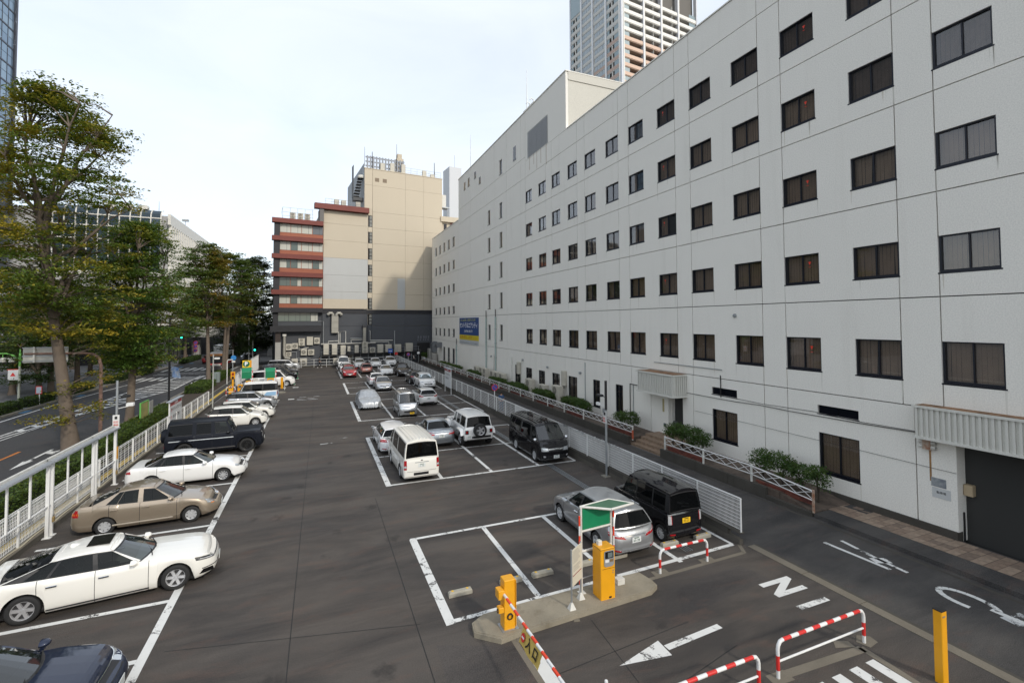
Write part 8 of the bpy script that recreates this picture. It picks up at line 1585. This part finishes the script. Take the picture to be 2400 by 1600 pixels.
pyl = tag(empty('striped_pylon', (-4.15, 56.4, 0)), 'orange and white striped pylon on the second island', 'pylon')
for q in range(5): MB().lathe([(.17-.025*q, .05+q*.22), (.145-.025*q, .27+q*.22)], (-4.15, 56.4, 0), 'z', 12).build('band_red' if q % 2 == 0 else 'band_white', mat('cone_red', (.75, .10, .02), .5) if q % 2 == 0 else WHITE, pyl)
is2 = tag(empty('traffic_island', (-3.8, 56.2, 0)), 'low kerb island tip at the second entrance', 'island'); MB().prism([(-8.3, 55.9), (-3.6, 55.8), (-3.2, 56.1), (-3.5, 56.5), (-8.3, 56.7)], 0, .12).build('kerb', CONC, is2)
hoop(-8.75, -7.95, 56.2, .9, 'white and red hoop guard beside the low orange box', True)
wp2 = tag(empty('white_post', (-3.35, 55.6, 0)), 'slim white post at the second entrance lane', 'post'); MB().tube([(-3.45, 58.6, 0), (-3.45, 58.6, 1.3)], .03, 8).build('pole', WHITE, wp2)
# ---- distant signals and signs
def signal(x, y, h, label, arm=None, green=True):
    o = tag(empty('traffic_signal', (x, y, 0)), label, 'traffic signal', 'traffic signals'); round_pole(o, x, y, h, .09); ax = x+(arm or 0)
    if arm: MB().tube([(x, y, h-1.9), (ax, y, h-1.8)], .05, 6).build('arm', STEEL, o)
    MB().bbox(ax-.25, y-.25, h-2.35, ax+.25, y-.05, h-1.6, .03).build('head', DARKM, o); MB().lathe([(.16, 0), (0, -.01)], (ax, y-.26, h-1.75), 'y', 14).build('lamp', mat('green_lit', (.02, .5, .35), .4, emit=((.02, .9, .6), 3.0)), o)
signal(-26.4, 105, 6.6, 'traffic signal with green light on a long arm', 2.75); signal(-10.9, 96, 4.4, 'traffic signal beside the dark evergreen', .35)
tpl = tag(empty('slim_pole', (-11.26, 96, 0)), 'tall grey pole beyond the second entrance', 'pole'); round_pole(tpl, -11.4, 95, 6.8, .09)
rsn = tag(empty('round_sign_post', (-23.9, 117, 0)), 'post with three stacked round road signs far down the street', 'sign'); round_pole(rsn, -23.9, 117, 3.8, .06)
for z in (3.4, 2.6, 1.8): disc(rsn, (-23.9, 116.9, z), .38, 0)
# ---- street vehicles
bus = tag(empty('city_bus', (-14.4, 88, 0), R_(-90)), 'red and silver city bus waiting at the crossing', 'bus', 'street vehicles'); PBS = mat('bus_silver', (.38, .36, .34), .35, .3)
Lb, Wb = 9.0, 2.3
MB().bbox(-Lb/2, -Wb/2, .35, Lb/2, Wb/2, 1.15, .08).build('lower_body', mat('bus_dark', (.05, .045, .045), .4), bus, local=True); MB().bbox(-Lb/2, -Wb/2, 1.16, Lb/2, Wb/2, 1.35, .03).build('red_stripe', RED, bus, local=True); MB().bbox(-Lb/2+.02, -Wb/2+.03, 1.36, Lb/2-.02, Wb/2-.03, 2.45, .05).build('cabin', mat('bus_glass', (.02, .022, .025), .08), bus, local=True); MB().bbox(-Lb/2, -Wb/2, 2.46, Lb/2, Wb/2, 2.95, .12).build('roof', PBS, bus, local=True)
MB().box(Lb/2+.001, -.85, 2.5, Lb/2+.02, .85, 2.8).build('destination_sign', mat('dest_orange', (.45, .18, .04), .5), bus, local=True); MB().box(Lb/2-.03, -.5, 1.0, Lb/2+.02, .6, 1.3).build('front_panel', WHITE_D, bus, local=True)
for s in (-1, 1): MB().box(Lb/2-.02, s*.85-.18, .7, Lb/2+.015, s*.85+.18, .9).build('headlight', CLEAR, bus, local=True); MB().bbox(Lb/2-.1, s*1.3-.1, 1.9, Lb/2+.15, s*1.3+.1, 2.3, .02).build('mirror', BLACK, bus, local=True)
tmb, rmb = wheel_mesh(.45, 'steel', .28)
for x in (-2.7, 3.0):
    for s in (-1, 1): wv = inst('wheel', tmb, (x, s*1.0, .45), (0, 0, 0 if s > 0 else math.pi), bus, True); inst('rim', rmb, parent=wv, local=True)
trk = tag(empty('box_truck', (-16.3, 100, 0), R_(-90)), 'white box truck behind the city bus', 'truck', 'street vehicles'); MB().bbox(-4, -1.1, .9, 1.4, 1.1, 3.5, .05).build('cargo_box', WHITE, trk, local=True); MB().bbox(1.5, -1.0, .5, 3.0, 1.0, 2.4, .12).build('cab', WHITE, trk, local=True); MB().box(3.0, -.85, 1.4, 3.015, .85, 2.2).build('windscreen', BLACKG, trk, local=True)
for x in (-2.7, 2.2):
    for s in (-1, 1): wv = inst('wheel', tmb, (x, s*.95, .45), (0, 0, 0 if s > 0 else math.pi), trk, True); inst('rim', rmb, parent=wv, local=True)
car('street_car', 'silver car waiting in the far lane behind the crossing', 'car', SEDAN, PSI, (-13.9, 112), -90, 'five', near=False, group='street vehicles'); car('street_car', 'dark car next to the bus at the crossing', 'car', SUVS, PDG, (-11.6, 92.5) if 0 else (-12.3, 100.5), -90, 'five', near=False, group='street vehicles'); car('street_car', 'red and white taxi on the far side of the crossing', 'car', SEDAN, PRD, (-19.0, 104), 90, 'five', near=False, group='street vehicles')
# ---- bicycle by the far fence
bk_ = tag(empty('bicycle', (-2.4, 86.5, 0)), 'dark bicycle leaning behind the far rail fence', 'bicycle')
for x in (-2.95, -1.9): MB().tube([(x+.33*math.cos(t), 86.5, .34+.33*math.sin(t)) for t in np.linspace(0, 2*math.pi, 19)], .02, 5, cap=False).build('wheel', BLACK, bk_)
for p, q in (((-2.95, .34), (-2.55, .35)), ((-2.55, .35), (-2.7, .85)), ((-2.7, .8), (-2.05, .8)), ((-2.05, .85), (-1.9, .34)), ((-2.55, .35), (-2.08, .72)), ((-2.05, .8), (-2.1, 1.05))): MB().tube([(p[0], 86.5, p[1]), (q[0], 86.5, q[1])], .018, 5).build('frame_tube', STEEL, bk_)
MB().bbox(-2.82, 86.42, .86, -2.58, 86.58, .92, .02).build('saddle', BLACK, bk_); MB().tube([(-2.2, 86.3, 1.05), (-2.1, 86.5, 1.06), (-2.2, 86.7, 1.05)], .016, 5).build('handlebar', BLACK, bk_)
# ---- people
SKIN = mat('skin', (.42, .25, .17), .6); HAIR = mat('hair', (.012, .010, .009), .6)
def skin_mesh(name, verts, edges, radii, m, parent, root=0, lv=2):
    me = bpy.data.meshes.new('limbs'); me.from_pydata(verts, edges, []); me.materials.append(m); o = bpy.data.objects.new('limbs', me)
    md = o.modifiers.new('skin', 'SKIN'); md.use_smooth_shade = True; sv = me.skin_vertices[0].data
    for i, r in enumerate(radii): sv[i].radius = (r, r); sv[i].use_root = (i == root)
    s2 = o.modifiers.new('sub', 'SUBSURF'); s2.levels = lv; s2.render_levels = lv
    me2 = to_mesh(o, name); bpy.data.objects.remove(o); return link(bpy.data.objects.new(name, me2), parent, True)
def person(label, pos, face, h, top, legs, step=.0, arms='down', hat=None, shoes=(.03, .03, .03), bag=None):
    o = tag(empty('person', (pos[0], pos[1], pos[2] if len(pos) > 2 else 0), R_(face)), label, 'person', 'people'); k = h/1.72    # faces local +x
    s = step; P = lambda *p: tuple(q*k for q in p)
    hip, kn, an = .90, .49, .09
    V = [P(0, 0, .95), P(0, 0, 1.12), P(0, 0, 1.30), P(.0, 0, 1.42), P(.01, 0, 1.50), P(.015, 0, 1.56), P(.025, 0, 1.63), P(.02, 0, 1.70)]
    E_ = [(i, i+1) for i in range(7)]; Rr = [.115, .105, .125, .09, .052, .06, .088, .06]
    for sg in (1, -1):
        b = len(V); f = s*sg; V += [P(0, sg*.09, hip-.02), P(f*.55+.02, sg*.095, kn), P(f-.02 if f > 0 else f*1.15-.02, sg*.095, an), P(f+.10, sg*.10, .04)]; E_ += [(0, b), (b, b+1), (b+1, b+2), (b+2, b+3)]; Rr += [.082, .058, .042, .04]
        b = len(V)
        if arms == 'front': pts = [P(0, sg*.19, 1.40), P(.03, sg*.23, 1.15), P(.24, sg*.10, 1.05), P(.31, sg*.05, 1.04)]
        elif arms == 'swing': pts = [P(0, sg*.19, 1.40), P(-f*.35, sg*.22, 1.15), P(-f*.55+.08, sg*.22, .93), P(-f*.6+.1, sg*.215, .86)]
        else: pts = [P(0, sg*.19, 1.40), P(-.02, sg*.22, 1.14), P(.03, sg*.225, .90), P(.05, sg*.22, .82)]
        V += pts; E_ += [(3, b), (b, b+1), (b+1, b+2), (b+2, b+3)]; Rr += [.055, .042, .032, .034]
    Rr = [r*k for r in Rr]; skin_mesh('body', V, E_, Rr, SKIN, o)
    def sub(idx, edges, g, m, nm): mp = {q: i for i, q in enumerate(idx)}; skin_mesh(nm, [V[q] for q in idx], [(mp[a], mp[b]) for a, b in edges], [Rr[q]*g for q in idx], m, o)
    sub([0, 1, 2, 3, 12, 13, 20, 21], [(0, 1), (1, 2), (2, 3), (3, 12), (12, 13), (3, 20), (20, 21)], 1.14, mat('cloth_%d' % int(sum(top)*1000), top, .85), 'shirt')
    sub([0, 8, 9, 10, 16, 17, 18], [(0, 8), (8, 9), (9, 10), (0, 16), (16, 17), (17, 18)], 1.17, mat('cloth_%d' % int(sum(legs)*1000+7), legs, .85), 'trousers')
    q = MB(); c = P(.005, 0, 1.655); q.lathe([(.0, .105*k), (.05*k, .095*k), (.085*k, .05*k), (.098*k, -.01*k), (.09*k, -.05*k)], c, 'z', 14); q.build('hair', HAIR, o, local=True, smooth=True)
    for i in (10, 18): v = V[i]; MB().bbox(v[0]-.06, v[1]-.045, 0, v[0]+.17, v[1]+.045, .085, .02).build('shoe', mat('shoe_%d' % int(shoes[0]*100), shoes, .6), o, local=True)
    for sg in (1, -1): q = MB().lathe([(.012*k, -.002), (0, -.006)], P(0, 0, 0), 'x', 8).build('eye', HAIR, o, local=True); q.location = P(.108, sg*.032, 1.635)
    MB().add([P(.10, -.012, 1.61), P(.10, .012, 1.61), P(.125, 0, 1.605), P(.10, 0, 1.645)], [(0, 2, 3), (2, 1, 3), (0, 1, 2)]).build('nose', SKIN, o, local=True)
    if bag: MB().bbox(-.28*k, -.15*k, 1.05*k, -.1*k, .15*k, 1.45*k, .04).build('backpack', mat('bag', bag, .8), o, local=True)
    return o
person('person in blue shirt holding a phone behind the alley fence', (14.0, 36.4), -100, 1.70, (.045, .10, .21), (.05, .08, .14), .06, 'front')
person('person in white top and dark trousers walking in the far alley', (15.9, 85.2), 0, 1.65, (.5, .5, .48), (.015, .015, .02), .22, 'swing', bag=(.02, .02, .02)); person('person in pale top standing at the far corner of the white building', (17.0, 81.5), 180, 1.65, (.5, .55, .6), (.02, .02, .03), .05)
person('person in dark top and shorts walking along the far rail fence', (.2, 84.9), 0, 1.68, (.02, .022, .03), (.02, .022, .03), .28, 'swing', shoes=(.6, .6, .6))
for k, (x, y, c, l, lb) in enumerate(((-24.6, 96.5, (.05, .03, .03), (.03, .05, .10), 'person in dark red waiting on the far pavement'), (-24.2, 103.5, (.02, .02, .022), (.02, .02, .02), 'person in black standing near the far bicycles'), (-24.4, 112, (.02, .02, .02), (.025, .025, .03), 'person in black farther up the pavement'), (-26.5, 90.5, (.30, .35, .40), (.06, .09, .15), 'person in pale shirt near the crossing corner'), (-9.9, 95, (.02, .03, .06), (.02, .02, .03), 'person in navy beside the column of the far block'))): person(lb, (x, y), rnd.uniform(0, 360), 1.68, c, l, .12, 'swing')
o = tag(empty('driver', (-5.62, 26.85, 0)), 'driver in pale green shirt inside the white sedan', 'person', 'people')
def seated(o, pos, hd, shirt):
    o.location = pos; o.rotation_euler = (0, 0, R_(hd)); V = [(-.05, 0, .62), (-.12, 0, .85), (-.16, 0, 1.05), (-.13, 0, 1.14), (-.10, 0, 1.24), (-.09, 0, 1.31)]; E_ = [(0, 1), (1, 2), (2, 3), (3, 4), (4, 5)]; Rr = [.13, .12, .12, .05, .085, .07]
    for sg in (1, -1): b = len(V); V += [(-.13, sg*.19, 1.02), (.02, sg*.24, .84), (.22, sg*.16, .95), (.28, sg*.12, .98)]; E_ += [(2, b), (b, b+1), (b+1, b+2), (b+2, b+3)]; Rr += [.055, .045, .035, .038]
    skin_mesh('body', V, E_, Rr, SKIN, o); skin_mesh('shirt', [V[i] for i in (0, 1, 2, 6, 7, 10, 11)], [(0, 1), (1, 2), (2, 3), (3, 4), (2, 5), (5, 6)], [Rr[i]*1.15 for i in (0, 1, 2, 6, 7, 10, 11)], mat('cloth_s%d' % int(sum(shirt)*100), shirt, .85), o); MB().lathe([(0, .1), (.06, .09), (.095, .03), (.1, -.03)], (-.11, 0, 1.27), 'z', 12).build('hair', HAIR, o, local=True, smooth=True)
seated(o, (-5.45, 26.5, -.08), 2, (.35, .45, .42))
o = tag(empty('driver', (0, 0, 0)), 'driver with raised arm inside the matt black off-roader', 'person', 'people'); seated(o, (-5.5, 31.9, .28), 2, (.3, .34, .36))
o = tag(empty('driver', (0, 0, 0)), 'driver inside the silver compact car', 'person', 'people'); seated(o, (-5.15, 46.85, -.06), 2, (.4, .4, .38))
bpy.data.scenes.remove(_TMP)
